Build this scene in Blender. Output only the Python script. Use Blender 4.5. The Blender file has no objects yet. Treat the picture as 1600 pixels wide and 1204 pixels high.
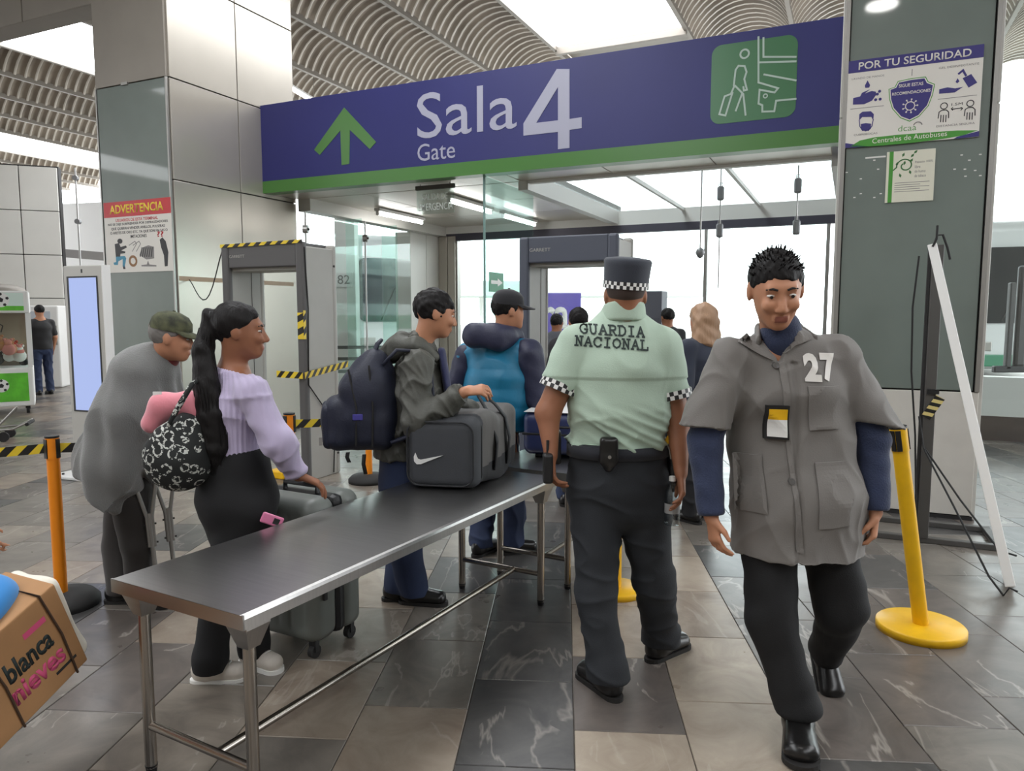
import bpy, bmesh, math, random
import numpy as np
from mathutils import Vector, Matrix, Euler
from mathutils.bvhtree import BVHTree
random.seed(7); np.random.seed(7)
SC = bpy.context.scene
COL = SC.collection
PI = math.pi

# ------------------------------------------------------------------ camera, sky, exposure
FPX, CAM_H = 1150.0, 1.55
PITCH = math.atan(112 / 1150)
cam = bpy.data.cameras.new('camera')
cam.sensor_width = 36.0
cam.lens = FPX / 1600 * 36.0
cam.clip_end = 300
co = bpy.data.objects.new('camera', cam); COL.objects.link(co)
co.location = (0, 0, CAM_H); co.rotation_euler = (PI / 2 - PITCH, 0, 0)
SC.camera = co
world = bpy.data.worlds.new('overcast_sky'); SC.world = world
world.use_nodes = True
SKY = 5.5
bg = world.node_tree.nodes['Background']
bg.inputs['Color'].default_value = (0.93, 0.97, 1.0, 1)
bg.inputs['Strength'].default_value = SKY
SKYLIGHT = 6.5
vs = SC.view_settings
vs.view_transform = 'Standard'; vs.look = 'None'; vs.gamma = 1.0; vs.use_curve_mapping = False
vs.exposure = 0.0
SC.cycles.use_denoising = True
SC.cycles.max_bounces = 8
SC.cycles.transparent_max_bounces = 16
SC.cycles.sample_clamp_indirect = 6.0
SC.cycles.caustics_reflective = False
SC.cycles.caustics_refractive = False

# building axes: u runs along the gate sign towards the right, v runs through the gate
TH = math.radians(-24.7)
UX = Vector((math.cos(TH), math.sin(TH), 0)); VX = Vector((-math.sin(TH), math.cos(TH), 0))
def W(u, v, z=0.0): return UX * u + VX * v + Vector((0, 0, z))
_fw = Vector((0, math.cos(PITCH), -math.sin(PITCH))); _up = Vector((0, math.sin(PITCH), math.cos(PITCH)))
def ray(x, y): return _fw + Vector(((x - 800) / FPX, 0, 0)) - _up * ((y - 602) / FPX)
def at(x, y, Y):            # the point at ground distance Y in that direction
    d = ray(x, y); return Vector((0, 0, CAM_H)) + d * (Y / d.y)
def ground(x, y, z=0.0):
    d = ray(x, y); return Vector((0, 0, CAM_H)) + d * ((z - CAM_H) / d.z)
def on_v(x, y, v):          # (u, z) on the building plane v
    d = ray(x, y); p = Vector((0, 0, CAM_H)) + d * (v / d.dot(VX)); return p.dot(UX), p.z
def on_u(x, y, u):
    d = ray(x, y); p = Vector((0, 0, CAM_H)) + d * (u / d.dot(UX)); return p.dot(VX), p.z

# ------------------------------------------------------------------ materials
def C(r, g=None, b=None):
    if g is None: g = b = r
    f = lambda c: (c / 255 / 12.92) if c / 255 <= .04045 else ((c / 255 + .055) / 1.055) ** 2.4
    return (f(r), f(g), f(b), 1)
MATS = {}
def mat(name, col=(.5, .5, .5, 1), rough=.5, metal=0., bump=0., bscale=60., var=0., vscale=6., spec=.5, coat=0.,
        emit=None, estr=1., sheen=0., stretch=None, var2=None):
    if name in MATS: return MATS[name]
    m = bpy.data.materials.new(name); m.use_nodes = True; MATS[name] = m
    nt = m.node_tree; N = nt.nodes; L = nt.links
    b = N['Principled BSDF']
    b.inputs['Base Color'].default_value = col
    b.inputs['Roughness'].default_value = rough
    b.inputs['Metallic'].default_value = metal
    b.inputs['Specular IOR Level'].default_value = spec
    b.inputs['Coat Weight'].default_value = coat
    b.inputs['Coat Roughness'].default_value = .04
    b.inputs['Sheen Weight'].default_value = sheen
    if emit:
        b.inputs['Emission Color'].default_value = emit; b.inputs['Emission Strength'].default_value = estr
    if bump or var:
        tc = N.new('ShaderNodeTexCoord'); mp = N.new('ShaderNodeMapping'); L.new(tc.outputs['Object'], mp.inputs['Vector'])
        if stretch: mp.inputs['Scale'].default_value = stretch
    if bump:
        n = N.new('ShaderNodeTexNoise'); n.inputs['Scale'].default_value = bscale; n.inputs['Detail'].default_value = 3
        L.new(mp.outputs[0], n.inputs['Vector'])
        bp = N.new('ShaderNodeBump'); bp.inputs['Strength'].default_value = bump; bp.inputs['Distance'].default_value = .01
        L.new(n.outputs['Fac'], bp.inputs['Height']); L.new(bp.outputs['Normal'], b.inputs['Normal'])
    if var:
        n = N.new('ShaderNodeTexNoise'); n.inputs['Scale'].default_value = vscale; n.inputs['Detail'].default_value = 4
        L.new(mp.outputs[0], n.inputs['Vector'])
        r = N.new('ShaderNodeValToRGB'); L.new(n.outputs['Fac'], r.inputs['Fac'])
        r.color_ramp.elements[0].position = .3; r.color_ramp.elements[1].position = .7
        c0 = var2 or tuple(c * (1 - var) for c in col[:3]) + (1,)
        c1 = col if var2 else tuple(min(1, c * (1 + var)) for c in col[:3]) + (1,)
        r.color_ramp.elements[0].color = c0; r.color_ramp.elements[1].color = c1
        L.new(r.outputs['Color'], b.inputs['Base Color'])
    return m
def emat(name, col, s):
    if name in MATS: return MATS[name]
    m = bpy.data.materials.new(name); m.use_nodes = True; MATS[name] = m
    nt = m.node_tree; nt.nodes.remove(nt.nodes['Principled BSDF'])
    e = nt.nodes.new('ShaderNodeEmission'); e.inputs['Color'].default_value = col; e.inputs['Strength'].default_value = s
    nt.links.new(e.outputs[0], nt.nodes['Material Output'].inputs['Surface']); return m
def glassmat(name, tint=(.93, .97, .96, 1), refl=.06):
    if name in MATS: return MATS[name]
    m = bpy.data.materials.new(name); m.use_nodes = True; MATS[name] = m
    nt = m.node_tree; N = nt.nodes; L = nt.links; N.remove(N['Principled BSDF'])
    t = N.new('ShaderNodeBsdfTransparent'); t.inputs['Color'].default_value = tint
    g = N.new('ShaderNodeBsdfGlossy'); g.inputs['Roughness'].default_value = .03; g.inputs['Color'].default_value = (1, 1, 1, 1)
    lw = N.new('ShaderNodeLayerWeight'); lw.inputs['Blend'].default_value = .5; pw = N.new('ShaderNodeMath'); pw.operation = 'POWER'; pw.inputs[1].default_value = 4.; L.new(lw.outputs['Facing'], pw.inputs[0])
    f = N.new('ShaderNodeMath'); f.operation = 'MULTIPLY_ADD'; f.inputs[1].default_value = .45; f.inputs[2].default_value = refl; L.new(pw.outputs[0], f.inputs[0])
    mx = N.new('ShaderNodeMixShader'); L.new(f.outputs[0], mx.inputs[0]); L.new(t.outputs[0], mx.inputs[1]); L.new(g.outputs[0], mx.inputs[2])
    L.new(mx.outputs[0], N['Material Output'].inputs['Surface']); return m

# ------------------------------------------------------------------ object helpers
def tag(o, label=None, cat=None, group=None, kind=None):
    if label: o['label'] = label
    if cat: o['category'] = cat
    if group: o['group'] = group
    if kind: o['kind'] = kind
    return o
def empty(name, loc=(0, 0, 0), rz=0., label=None, cat=None, group=None, kind=None):
    o = bpy.data.objects.new(name, None); COL.objects.link(o)
    o.location = loc; o.rotation_euler = (0, 0, rz); o.empty_display_size = .1
    return tag(o, label, cat, group, kind)
def link(name, me, parent=None, loc=None):
    o = bpy.data.objects.new(name, me); COL.objects.link(o)
    if parent: o.parent = parent
    if loc is not None: o.location = loc
    return o
class MB:
    def __init__(s): s.v = []; s.f = []; s.m = []; s.sm = []
    def add(s, vs, fs, m=0, smooth=False, M=None):
        k = len(s.v)
        for p in vs:
            p = Vector(p); s.v.append(tuple(M @ p) if M else tuple(p))
        for f in fs: s.f.append(tuple(i + k for i in f)); s.m.append(m); s.sm.append(smooth)
        return s
    def box(s, x0, x1, y0, y1, z0, z1, m=0, M=None, bev=0.):
        if bev > 0:
            b = min(bev, (x1 - x0) / 2.01, (y1 - y0) / 2.01, (z1 - z0) / 2.01)
            bm = bmesh.new(); bmesh.ops.create_cube(bm, size=1)
            for v in bm.verts: v.co = Vector(((x0 + x1) / 2 + v.co.x * (x1 - x0), (y0 + y1) / 2 + v.co.y * (y1 - y0), (z0 + z1) / 2 + v.co.z * (z1 - z0)))
            bmesh.ops.bevel(bm, geom=bm.edges[:], offset=b, segments=2, profile=.5, affect='EDGES')
            bm.verts.index_update()
            s.add([v.co for v in bm.verts], [[v.index for v in f.verts] for f in bm.faces], m, False, M); bm.free(); return s
        vs = [(x, y, z) for z in (z0, z1) for y in (y0, y1) for x in (x0, x1)]
        return s.add(vs, [(0, 2, 3, 1), (4, 5, 7, 6), (0, 1, 5, 4), (2, 6, 7, 3), (0, 4, 6, 2), (1, 3, 7, 5)], m, False, M)
    def cyl(s, p0, p1, r0, r1=None, n=16, m=0, M=None, caps=True):
        r1 = r0 if r1 is None else r1
        p0, p1 = Vector(p0), Vector(p1); d = (p1 - p0).normalized()
        e = Vector((1, 0, 0)) if abs(d.x) < .9 else Vector((0, 1, 0))
        a = d.cross(e).normalized(); b = d.cross(a)
        A = [(p0 + (a * math.cos(t) + b * math.sin(t)) * r0) for t in [2 * PI * i / n for i in range(n)]]
        B = [(p1 + (a * math.cos(t) + b * math.sin(t)) * r1) for t in [2 * PI * i / n for i in range(n)]]
        s.add(A + B, [(i, (i + 1) % n, n + (i + 1) % n, n + i) for i in range(n)], m, True, M)
        if caps: s.add(A, [tuple(reversed(range(n)))], m, False, M); s.add(B, [tuple(range(n))], m, False, M)
        return s
    def tube(s, pts, r, n=8, m=0, M=None, closed=False):
        pts = [Vector(p) for p in pts]; rs = r if isinstance(r, (list, tuple)) else [r] * len(pts)
        rings = []; prev = None
        for i, p in enumerate(pts):
            d = ((pts[(i + 1) % len(pts)] if (closed or i < len(pts) - 1) else p) - (pts[i - 1] if (closed or i > 0) else p))
            d = d.normalized() if d.length > 1e-9 else Vector((0, 0, 1))
            if prev is None:
                e = Vector((0, 0, 1)) if abs(d.z) < .9 else Vector((1, 0, 0)); a = d.cross(e).normalized()
            else: a = (prev - d * prev.dot(d)).normalized()
            prev = a; b = d.cross(a)
            rings.append([p + (a * math.cos(t) + b * math.sin(t)) * rs[i] for t in [2 * PI * k / n for k in range(n)]])
        k = len(rings); vs = [q for g in rings for q in g]; fs = []
        for i in range(k if closed else k - 1):
            j = (i + 1) % k
            for q in range(n): fs.append((i * n + q, i * n + (q + 1) % n, j * n + (q + 1) % n, j * n + q))
        s.add(vs, fs, m, True, M)
        if not closed: s.add(rings[0], [tuple(reversed(range(n)))], m, False, M); s.add(rings[-1], [tuple(range(n))], m, False, M)
        return s
    def ribbon(s, pts, wvec, thick, m=0, M=None):      # strap: pts centre line, wvec width vector (full), thickness
        pts = [Vector(p) for p in pts]; w = Vector(wvec) / 2; vs = []; fs = []
        for i, p in enumerate(pts):
            d = (pts[min(i + 1, len(pts) - 1)] - pts[max(i - 1, 0)]).normalized(); nn = d.cross(w).normalized() * thick / 2
            vs += [p - w - nn, p + w - nn, p + w + nn, p - w + nn]
        for i in range(len(pts) - 1):
            a, b = i * 4, i * 4 + 4
            for q in range(4): fs.append((a + q, a + (q + 1) % 4, b + (q + 1) % 4, b + q))
        fs += [(3, 2, 1, 0), tuple(len(vs) - 4 + q for q in range(4))]
        return s.add(vs, fs, m, True, M)
    def lathe(s, prof, n=32, m=0, M=None, mats=None):
        vs = []; fs = []
        for r, z in prof:
            for i in range(n): t = 2 * PI * i / n; vs.append((r * math.cos(t), r * math.sin(t), z))
        for j in range(len(prof) - 1):
            for i in range(n): fs.append((j * n + i, j * n + (i + 1) % n, (j + 1) * n + (i + 1) % n, (j + 1) * n + i))
        return s.add(vs, fs, m, True, M)
    def prism(s, poly, z0, z1, m=0, M=None):            # poly in xy, extruded along z
        n = len(poly); a = sum(poly[i][0] * poly[(i + 1) % n][1] - poly[(i + 1) % n][0] * poly[i][1] for i in range(n))
        if a < 0: poly = poly[::-1]
        vs = [(x, y, z0) for x, y in poly] + [(x, y, z1) for x, y in poly]
        return s.add(vs, [tuple(reversed(range(n))), tuple(range(n, 2 * n))] + [(i, (i + 1) % n, n + (i + 1) % n, n + i) for i in range(n)], m, False, M)
    def stroke(s, pts, w, z0, z1, m=0, M=None, closed=False):   # flat line drawing of width w with mitred corners
        P = [Vector((p[0], p[1])) for p in pts]; n = len(P); Lf = []; Rt = []
        for i, p in enumerate(P):
            a = P[i - 1] if (i > 0 or closed) else None; b = P[(i + 1) % n] if (i < n - 1 or closed) else None
            d1 = (p - a).normalized() if a is not None else (b - p).normalized(); d2 = (b - p).normalized() if b is not None else d1
            n1 = Vector((-d1.y, d1.x)); n2 = Vector((-d2.y, d2.x)); q = n1 + n2
            q = q.normalized() if q.length > 1e-6 else n1
            k = min(2., 1 / max(.3, q.dot(n1))) * w / 2
            Lf.append(p + q * k); Rt.append(p - q * k)
        for i in range(n if closed else n - 1):
            j = (i + 1) % n; s.prism([tuple(Rt[i]), tuple(Rt[j]), tuple(Lf[j]), tuple(Lf[i])], z0, z1, m, M)
        return s
    def mesh(s, name, mats):
        me = bpy.data.meshes.new(name); me.from_pydata(s.v, [], s.f)
        for mm in (mats if isinstance(mats, (list, tuple)) else [mats]): me.materials.append(mm)
        me.polygons.foreach_set('material_index', s.m); me.polygons.foreach_set('use_smooth', s.sm)
        me.update(); return me
    def build(s, name, mats, parent=None, loc=None): return link(name, s.mesh(name, mats), parent, loc)
def T(x=0, y=0, z=0): return Matrix.Translation((x, y, z))
def RZ(a): return Matrix.Rotation(a, 4, 'Z')
def RX(a): return Matrix.Rotation(a, 4, 'X')
def RY(a): return Matrix.Rotation(a, 4, 'Y')
WALLM = RX(PI / 2)          # maps drawing (x right, y up, z out) onto an upright face looking towards -Y
def circ(cx, cy, r, n=20, a0=0, a1=2 * PI, ry=None):
    ry = ry or r; full = abs(a1 - a0 - 2 * PI) < 1e-6
    return [(cx + r * math.cos(a0 + (a1 - a0) * i / (n if full else n - 1)), cy + ry * math.sin(a0 + (a1 - a0) * i / (n if full else n - 1))) for i in range(n)]
def rrect(x0, x1, y0, y1, r, n=6):
    P = []
    for cx, cy, a in ((x1 - r, y1 - r, 0), (x0 + r, y1 - r, PI / 2), (x0 + r, y0 + r, PI), (x1 - r, y0 + r, 1.5 * PI)):
        P += [(cx + r * math.cos(a + PI / 2 * i / n), cy + r * math.sin(a + PI / 2 * i / n)) for i in range(n + 1)]
    return P
def text_mesh(txt, w=None, h=None, ext=.002, bold=0., align='LEFT', cut=0, space=1.):
    """writing as a mesh in xy, left-bottom at 0, scaled to the width and / or height given"""
    cu = bpy.data.curves.new('t', 'FONT'); cu.body = txt; cu.size = 1; cu.extrude = 0.; cu.offset = bold; cu.resolution_u = 3
    cu.space_character = space
    ob = bpy.data.objects.new('t', cu); COL.objects.link(ob)
    dg = bpy.context.evaluated_depsgraph_get(); me = bpy.data.meshes.new_from_object(ob.evaluated_get(dg))
    COL.objects.unlink(ob); bpy.data.objects.remove(ob); bpy.data.curves.remove(cu)
    bm = bmesh.new(); bm.from_mesh(me); bpy.data.meshes.remove(me)
    bmesh.ops.remove_doubles(bm, verts=bm.verts[:], dist=1e-4)
    bmesh.ops.triangulate(bm, faces=bm.faces[:])
    xs = [v.co.x for v in bm.verts]; ys = [v.co.y for v in bm.verts]
    x0, x1, y0, y1 = min(xs), max(xs), min(ys), max(ys)
    sx = w / (x1 - x0) if w else None; sy = h / (y1 - y0) if h else None
    sx = sx or sy; sy = sy or sx
    for v in bm.verts: v.co = Vector(((v.co.x - x0) * sx, (v.co.y - y0) * sy, 0))
    if cut:
        for _ in range(6):
            es = [e for e in bm.edges if e.calc_length() > cut]
            if not es: break
            bmesh.ops.subdivide_edges(bm, edges=es, cuts=1); bmesh.ops.triangulate(bm, faces=bm.faces[:])
    if ext:
        fs = bm.faces[:]; r = bmesh.ops.extrude_face_region(bm, geom=fs)
        for v in [g for g in r['geom'] if isinstance(g, bmesh.types.BMVert)]: v.co.z += ext
        bmesh.ops.recalc_face_normals(bm, faces=bm.faces[:])
    out = bpy.data.meshes.new('lettering'); bm.to_mesh(out); bm.free(); return out
def text(name, txt, m, parent, M, **k):
    me = text_mesh(txt, **k); me.transform(M); me.materials.append(m); return link(name, me, parent)
def tape(mb, p0, p1, hvec, thick, period=.12, slant=.06, m0=0, m1=1, seg=None, sag=0., M=None):
    """a hazard strip from p0 to p1: slanted stripes of two materials, real thickness, optional sag"""
    p0, p1, h = Vector(p0), Vector(p1), Vector(hvec); L = (p1 - p0).length; d = (p1 - p0) / L
    nn = d.cross(h).normalized() * thick / 2; k = -1; half = period / 2
    def P(s, top):
        s = min(max(s, 0), L); return p0 + d * s + (h / 2 if top else -h / 2) - Vector((0, 0, 1)) * sag * 4 * (s / L) * (1 - s / L)
    x = -abs(slant)
    while x < L:
        a, b = x, x + half; k += 1
        q = [P(a, 0), P(b, 0), P(b + slant, 1), P(a + slant, 1)]
        if (min(b, L) - max(a, 0) > 1e-4) or (min(b + slant, L) - max(a + slant, 0) > 1e-4):
            vs = [v - nn for v in q] + [v + nn for v in q]
            mb.add(vs, [(3, 2, 1, 0), (4, 5, 6, 7), (0, 1, 5, 4), (2, 3, 7, 6)], m0 if k % 2 else m1, False, M)
        x += half
    return mb
# ------------------------------------------------------------------ shared materials
M_alu = mat('brushed_aluminium', C(170, 168, 164), .35, .85)
M_steel = mat('stainless_steel', C(178, 176, 174), .3, 1., bump=.02, bscale=30, stretch=(1, 25, 1), var=.05, vscale=5)
M_steel_tube = mat('steel_tube', C(165, 158, 150), .25, 1.)
M_dark = mat('dark_joint', C(38, 36, 36), .7)
M_black = mat('black_plastic', C(22, 22, 24), .45)
M_rubber = mat('black_rubber', C(30, 29, 29), .75)
M_white = mat('white_paint', C(232, 231, 228), .5)
M_white_plastic = mat('white_plastic', C(225, 224, 222), .4)
M_panel_beige = mat('beige_metal_panel', C(180, 174, 164), .26, .55, bump=.02, bscale=8, var=.03, vscale=2)
M_panel_grey = mat('warm_grey_panel', C(150, 143, 134), .5, .1, var=.04, vscale=3)
M_panel_white = mat('white_metal_panel', C(214, 212, 206), .38, .1, var=.03, vscale=2)
M_glass_panel = mat('grey_green_back_painted_glass', C(112, 122, 116), .35, 0., coat=.55, var=.05, vscale=3)
M_kick = mat('pale_kick_panel', C(212, 208, 200), .4, .15, var=.05, vscale=5)
M_glass = glassmat('clear_glass')
M_glass_green = glassmat('green_tinted_glass', (.80, .92, .89, 1))
M_sign_blue = mat('sign_blue', C(42, 44, 106), .5, 0., var=.05, vscale=1.5)
M_sign_green = mat('sign_green', C(74, 122, 58), .32)
M_sign_green2 = mat('icon_green', C(66, 116, 78), .32)
M_sign_grey = mat('sign_lilac_grey', C(168, 168, 186), .4)
M_yellow = mat('yellow_paint', C(232, 180, 20), .4, bump=.03, bscale=40, var=.06, vscale=14)
M_orange = mat('orange_paint', C(240, 140, 20), .42)
M_tape_y = mat('hazard_yellow', C(226, 196, 50), .45)
M_tape_b = mat('hazard_black', C(24, 23, 22), .5)
M_sky_sheet = emat('daylit_skylight_sheet', (.96, .98, 1, 1), SKYLIGHT)
M_tube_light = emat('lit_fluorescent_tube', (1, .99, .97, 1), 14.)
def marble(name, c0, c1, vein, vamt, seed, rough=.26):
    m = bpy.data.materials.new(name); m.use_nodes = True; nt = m.node_tree; N = nt.nodes; L = nt.links; b = N['Principled BSDF']
    g = N.new('ShaderNodeNewGeometry'); oi = N.new('ShaderNodeObjectInfo')
    ad = N.new('ShaderNodeVectorMath'); ad.operation = 'MULTIPLY_ADD'; L.new(oi.outputs['Random'], ad.inputs[0])
    ad.inputs[1].default_value = (17, 9, 5); L.new(g.outputs['Position'], ad.inputs[2])
    n1 = N.new('ShaderNodeTexNoise'); n1.inputs['Scale'].default_value = 3.2; n1.inputs['Detail'].default_value = 8; n1.inputs['Roughness'].default_value = .65; n1.inputs['Distortion'].default_value = 1.2
    L.new(ad.outputs[0], n1.inputs['Vector'])
    r1 = N.new('ShaderNodeValToRGB'); r1.color_ramp.elements[0].position = .33; r1.color_ramp.elements[1].position = .68
    r1.color_ramp.elements[0].color = c0; r1.color_ramp.elements[1].color = c1; L.new(n1.outputs['Fac'], r1.inputs['Fac'])
    n2 = N.new('ShaderNodeTexNoise'); n2.inputs['Scale'].default_value = 2.1; n2.inputs['Detail'].default_value = 5; n2.inputs['Distortion'].default_value = .6
    off = N.new('ShaderNodeVectorMath'); off.operation = 'ADD'; off.inputs[1].default_value = (seed * 3.1, seed, 2); L.new(ad.outputs[0], off.inputs[0]); sc_ = N.new('ShaderNodeVectorMath'); sc_.operation = 'MULTIPLY'; sc_.inputs[1].default_value = (1.6, .5, 1); L.new(off.outputs[0], sc_.inputs[0]); L.new(sc_.outputs[0], n2.inputs['Vector'])
    r2 = N.new('ShaderNodeValToRGB'); e = r2.color_ramp.elements; e[0].position = .485; e[0].color = (0, 0, 0, 1); e[1].position = .515; e[1].color = (0, 0, 0, 1)
    k = e.new(.5); k.color = (vamt, vamt, vamt, 1); L.new(n2.outputs['Fac'], r2.inputs['Fac'])
    n4 = N.new('ShaderNodeTexNoise'); n4.inputs['Scale'].default_value = 1.7; L.new(ad.outputs[0], n4.inputs['Vector'])
    r4 = N.new('ShaderNodeMath'); r4.operation = 'GREATER_THAN'; r4.inputs[1].default_value = .52; L.new(n4.outputs['Fac'], r4.inputs[0])
    mu = N.new('ShaderNodeMath'); mu.operation = 'MULTIPLY'; L.new(r2.outputs['Color'], mu.inputs[0]); L.new(r4.outputs[0], mu.inputs[1])
    mx = N.new('ShaderNodeMixRGB'); L.new(mu.outputs[0], mx.inputs['Fac']); L.new(r1.outputs['Color'], mx.inputs['Color1']); mx.inputs['Color2'].default_value = vein
    L.new(mx.outputs['Color'], b.inputs['Base Color'])
    n3 = N.new('ShaderNodeTexNoise'); n3.inputs['Scale'].default_value = 5; n3.inputs['Detail'].default_value = 4; L.new(g.outputs['Position'], n3.inputs['Vector'])
    mr = N.new('ShaderNodeMapRange'); mr.inputs[3].default_value = rough - .06; mr.inputs[4].default_value = rough + .18; L.new(n3.outputs['Fac'], mr.inputs[0]); L.new(mr.outputs[0], b.inputs['Roughness'])
    return m
VEIN = C(190, 182, 172)
TILES = [marble('marble_beige_brown', C(118, 104, 92), C(152, 140, 126), VEIN, .25, 1),
         marble('marble_taupe', C(104, 96, 88), C(136, 127, 116), VEIN, .3, 2),
         marble('marble_grey_brown', C(92, 87, 81), C(122, 115, 107), VEIN, .35, 3),
         marble('marble_slate', C(58, 57, 57), C(84, 82, 80), VEIN, .28, 4),
         marble('marble_dark_brown', C(80, 74, 70), C(108, 100, 94), VEIN, .42, 5),
         marble('marble_pale_beige', C(140, 126, 112), C(170, 158, 142), VEIN, .25, 6)]
M_grout = mat('grout', C(96, 90, 84), .8)
M_concrete = mat('yard_concrete', C(170, 168, 164), .9, var=.08, vscale=.6)

# ------------------------------------------------------------------ floor: slab, single tiles near the camera, the rest as one sheet
floor = MB().box(-40, 40, -16, 40, -.25, -.006).build('floor', [M_grout]); tag(floor, kind='structure')
FA = math.radians(-4.0); fx = Vector((math.cos(FA), math.sin(FA), 0)); fy = Vector((-math.sin(FA), math.cos(FA), 0))
TW, TL = .415, .60
p = ground(897, 1140); ox, oy = p.dot(fx), p.dot(fy)
tile_me = []
for k, mm in enumerate(TILES):
    g = .0018; x, y = TW / 2 - g, TL / 2 - g; b_ = .0022
    vs_ = [(-x, -y, -.01), (x, -y, -.01), (x, y, -.01), (-x, y, -.01), (-x, -y, -b_), (x, -y, -b_), (x, y, -b_), (-x, y, -b_)] + \
          [(-x + b_, -y + b_, 0), (x - b_, -y + b_, 0), (x - b_, y - b_, 0), (-x + b_, y - b_, 0)]
    fs_ = [(8, 9, 10, 11)] + [(i, (i + 1) % 4, 4 + (i + 1) % 4, 4 + i) for i in range(4)] + [(4 + i, 4 + (i + 1) % 4, 8 + (i + 1) % 4, 8 + i) for i in range(4)]
    tile_me.append(MB().add(vs_, fs_).mesh('floor_tile', mm))
def tone(i, j):
    r = random.Random(i * 131 + j * 17); q = r.random()
    if i >= 2: return 4 if q < .5 else (2 if q < .75 else 3)
    if i in (0, 1): return 5 if q < .4 else (0 if q < .8 else 1)
    if i == -1: return 3 if q < .35 else (4 if q < .6 else 1)
    return 2 if q < .32 else (1 if q < .58 else (0 if q < .74 else (4 if q < .9 else 3)))
FORCE = {}
for (px_, py_, t_) in ((820, 1060, 3), (820, 1150, 3), (640, 1110, 2), (640, 1190, 0), (480, 1080, 0), (1110, 1195, 5), (960, 1150, 5), (1330, 1060, 4), (1330, 1180, 4), (1100, 940, 0), (960, 1060, 4), (1150, 870, 3), (1060, 820, 0)):
    q = ground(px_, py_); i = math.floor((q.dot(fx) - ox) / TW); st = ((i * 37) % 5) / 5 * TL
    FORCE[(i, math.floor((q.dot(fy) - oy - st) / TL))] = t_
cells = []
for i in range(-44, 30):
    st = ((i * 37) % 5) / 5 * TL
    for j in range(-7, 34):
        c = fx * (ox + (i + .5) * TW) + fy * (oy + st + (j + .5) * TL)
        if c.y < .9 or abs(c.x) > .78 * c.y + 1.2 or c.dot(VX) > 11.3: 
            if not (c.dot(VX) < 11.3 and c.y > -2.5): continue
            cells.append((1e3 + c.length, i, j, c)); continue
        q = c - Vector((0, 0, CAM_H)); cells.append((c.y, i, j, c))
cells.sort(key=lambda t: t[0])
NT = 0; far = MB()
for key, i, j, c in cells:
    t_ = FORCE.get((i, j), tone(i, j))
    if NT < 290 and key < 1e3 and abs(c.x) < .72 * c.y + .5:
        o = link('floor_tile', tile_me[t_], floor, (c.x, c.y, 0)); o.rotation_euler = (0, 0, FA); NT += 1
    else:
        g = .002; A = [(-TW / 2 + g, -TL / 2 + g), (TW / 2 - g, -TL / 2 + g), (TW / 2 - g, TL / 2 - g), (-TW / 2 + g, TL / 2 - g)]
        vs_ = [c + fx * a + fy * b_ for a, b_ in A]; far.add([v_ for v_ in vs_] + [v_ - Vector((0, 0, .006)) for v_ in vs_], [(0, 1, 2, 3)] + [(4 + k, 4 + (k + 1) % 4, (k + 1) % 4, k) for k in range(4)], t_)
far = far.build('floor_tiles_beyond', TILES, floor); far['kind'] = 'stuff'
yard = MB().box(-60, 60, 11.75, 90, -.24, -.002); yard = yard.build('floor_bus_yard', [M_concrete]); yard.rotation_euler = (0, 0, TH); tag(yard, kind='structure')

# ------------------------------------------------------------------ hall roof: barrel strips on purlins, skylights between
RZ0, V0, V1 = 6.5, -11.0, 20.0
M_roof = mat('galvanised_corrugated_roof', C(158, 144, 128), .4, .35, var=.5, vscale=.9, var2=C(92, 80, 68))
M_purlin = mat('roof_purlin_grey', C(150, 143, 134), .5, .3)
roof = empty('ceiling', W(0, 0, RZ0), TH, kind='structure')
bw, nseg = 1.69, 14; rb = MB(); vs_ = []; fs_ = []; step = .055; nr = int((V1 - V0) / step)
for r in range(nr + 1):
    dz = (-.022, -.022, .012, .012)[r % 4]
    for s in range(nseg + 1):
        a = PI * (.10 + .80 * s / nseg); R = bw / 2 / math.cos(PI * .10)
        vs_.append((bw / 2 - (R + dz) * math.cos(a), V0 + r * step, (R + dz) * math.sin(a) - R * math.sin(PI * .10)))
for r in range(nr):
    for s in range(nseg): q = r * (nseg + 1) + s; fs_.append((q, q + 1, q + nseg + 2, q + nseg + 1))
M_ring_hi = mat('roof_ring_highlight', C(204, 196, 184), .4, .2, var=.15, vscale=2)  # ring highlights of the corrugation put into a paler colour
rb.add(vs_, fs_, 0, True); rb.m = [1 if (k_ // nseg) % 4 == 0 else 0 for k_ in range(len(fs_))]; barrel = rb.mesh('roof_barrel', [M_roof, M_ring_hi])
pur = MB().box(-.035, .035, V0, V1, -.04, .06).mesh('purlin', M_purlin)
sky_runs = []
u0 = -2.83; strips = []
for k in range(-3, 2):
    e = u0 + k * 9.2                      # right edge of a skylight band, four barrels to its right
    for b_ in range(4): strips.append(e + b_ * 1.69)
    sky_runs.append((e - 2.44, e))
for u in strips: link('roof_barrel', barrel, roof, (u, 0, 0)); link('purlin', pur, roof, (u, 0, 0))
RUNS = {-3: [(-9, 19)], -2: [(-9, 18)], -1: [(-9, 0), (8.2, 16.6)], 0: [(-9, 13.4)], 1: [(-9, 13)]}  # stretches behind the camera are added for front fill light
M_deck = mat('roof_deck_sheet', C(165, 160, 152), .6, .2, var=.1, vscale=2)
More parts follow.
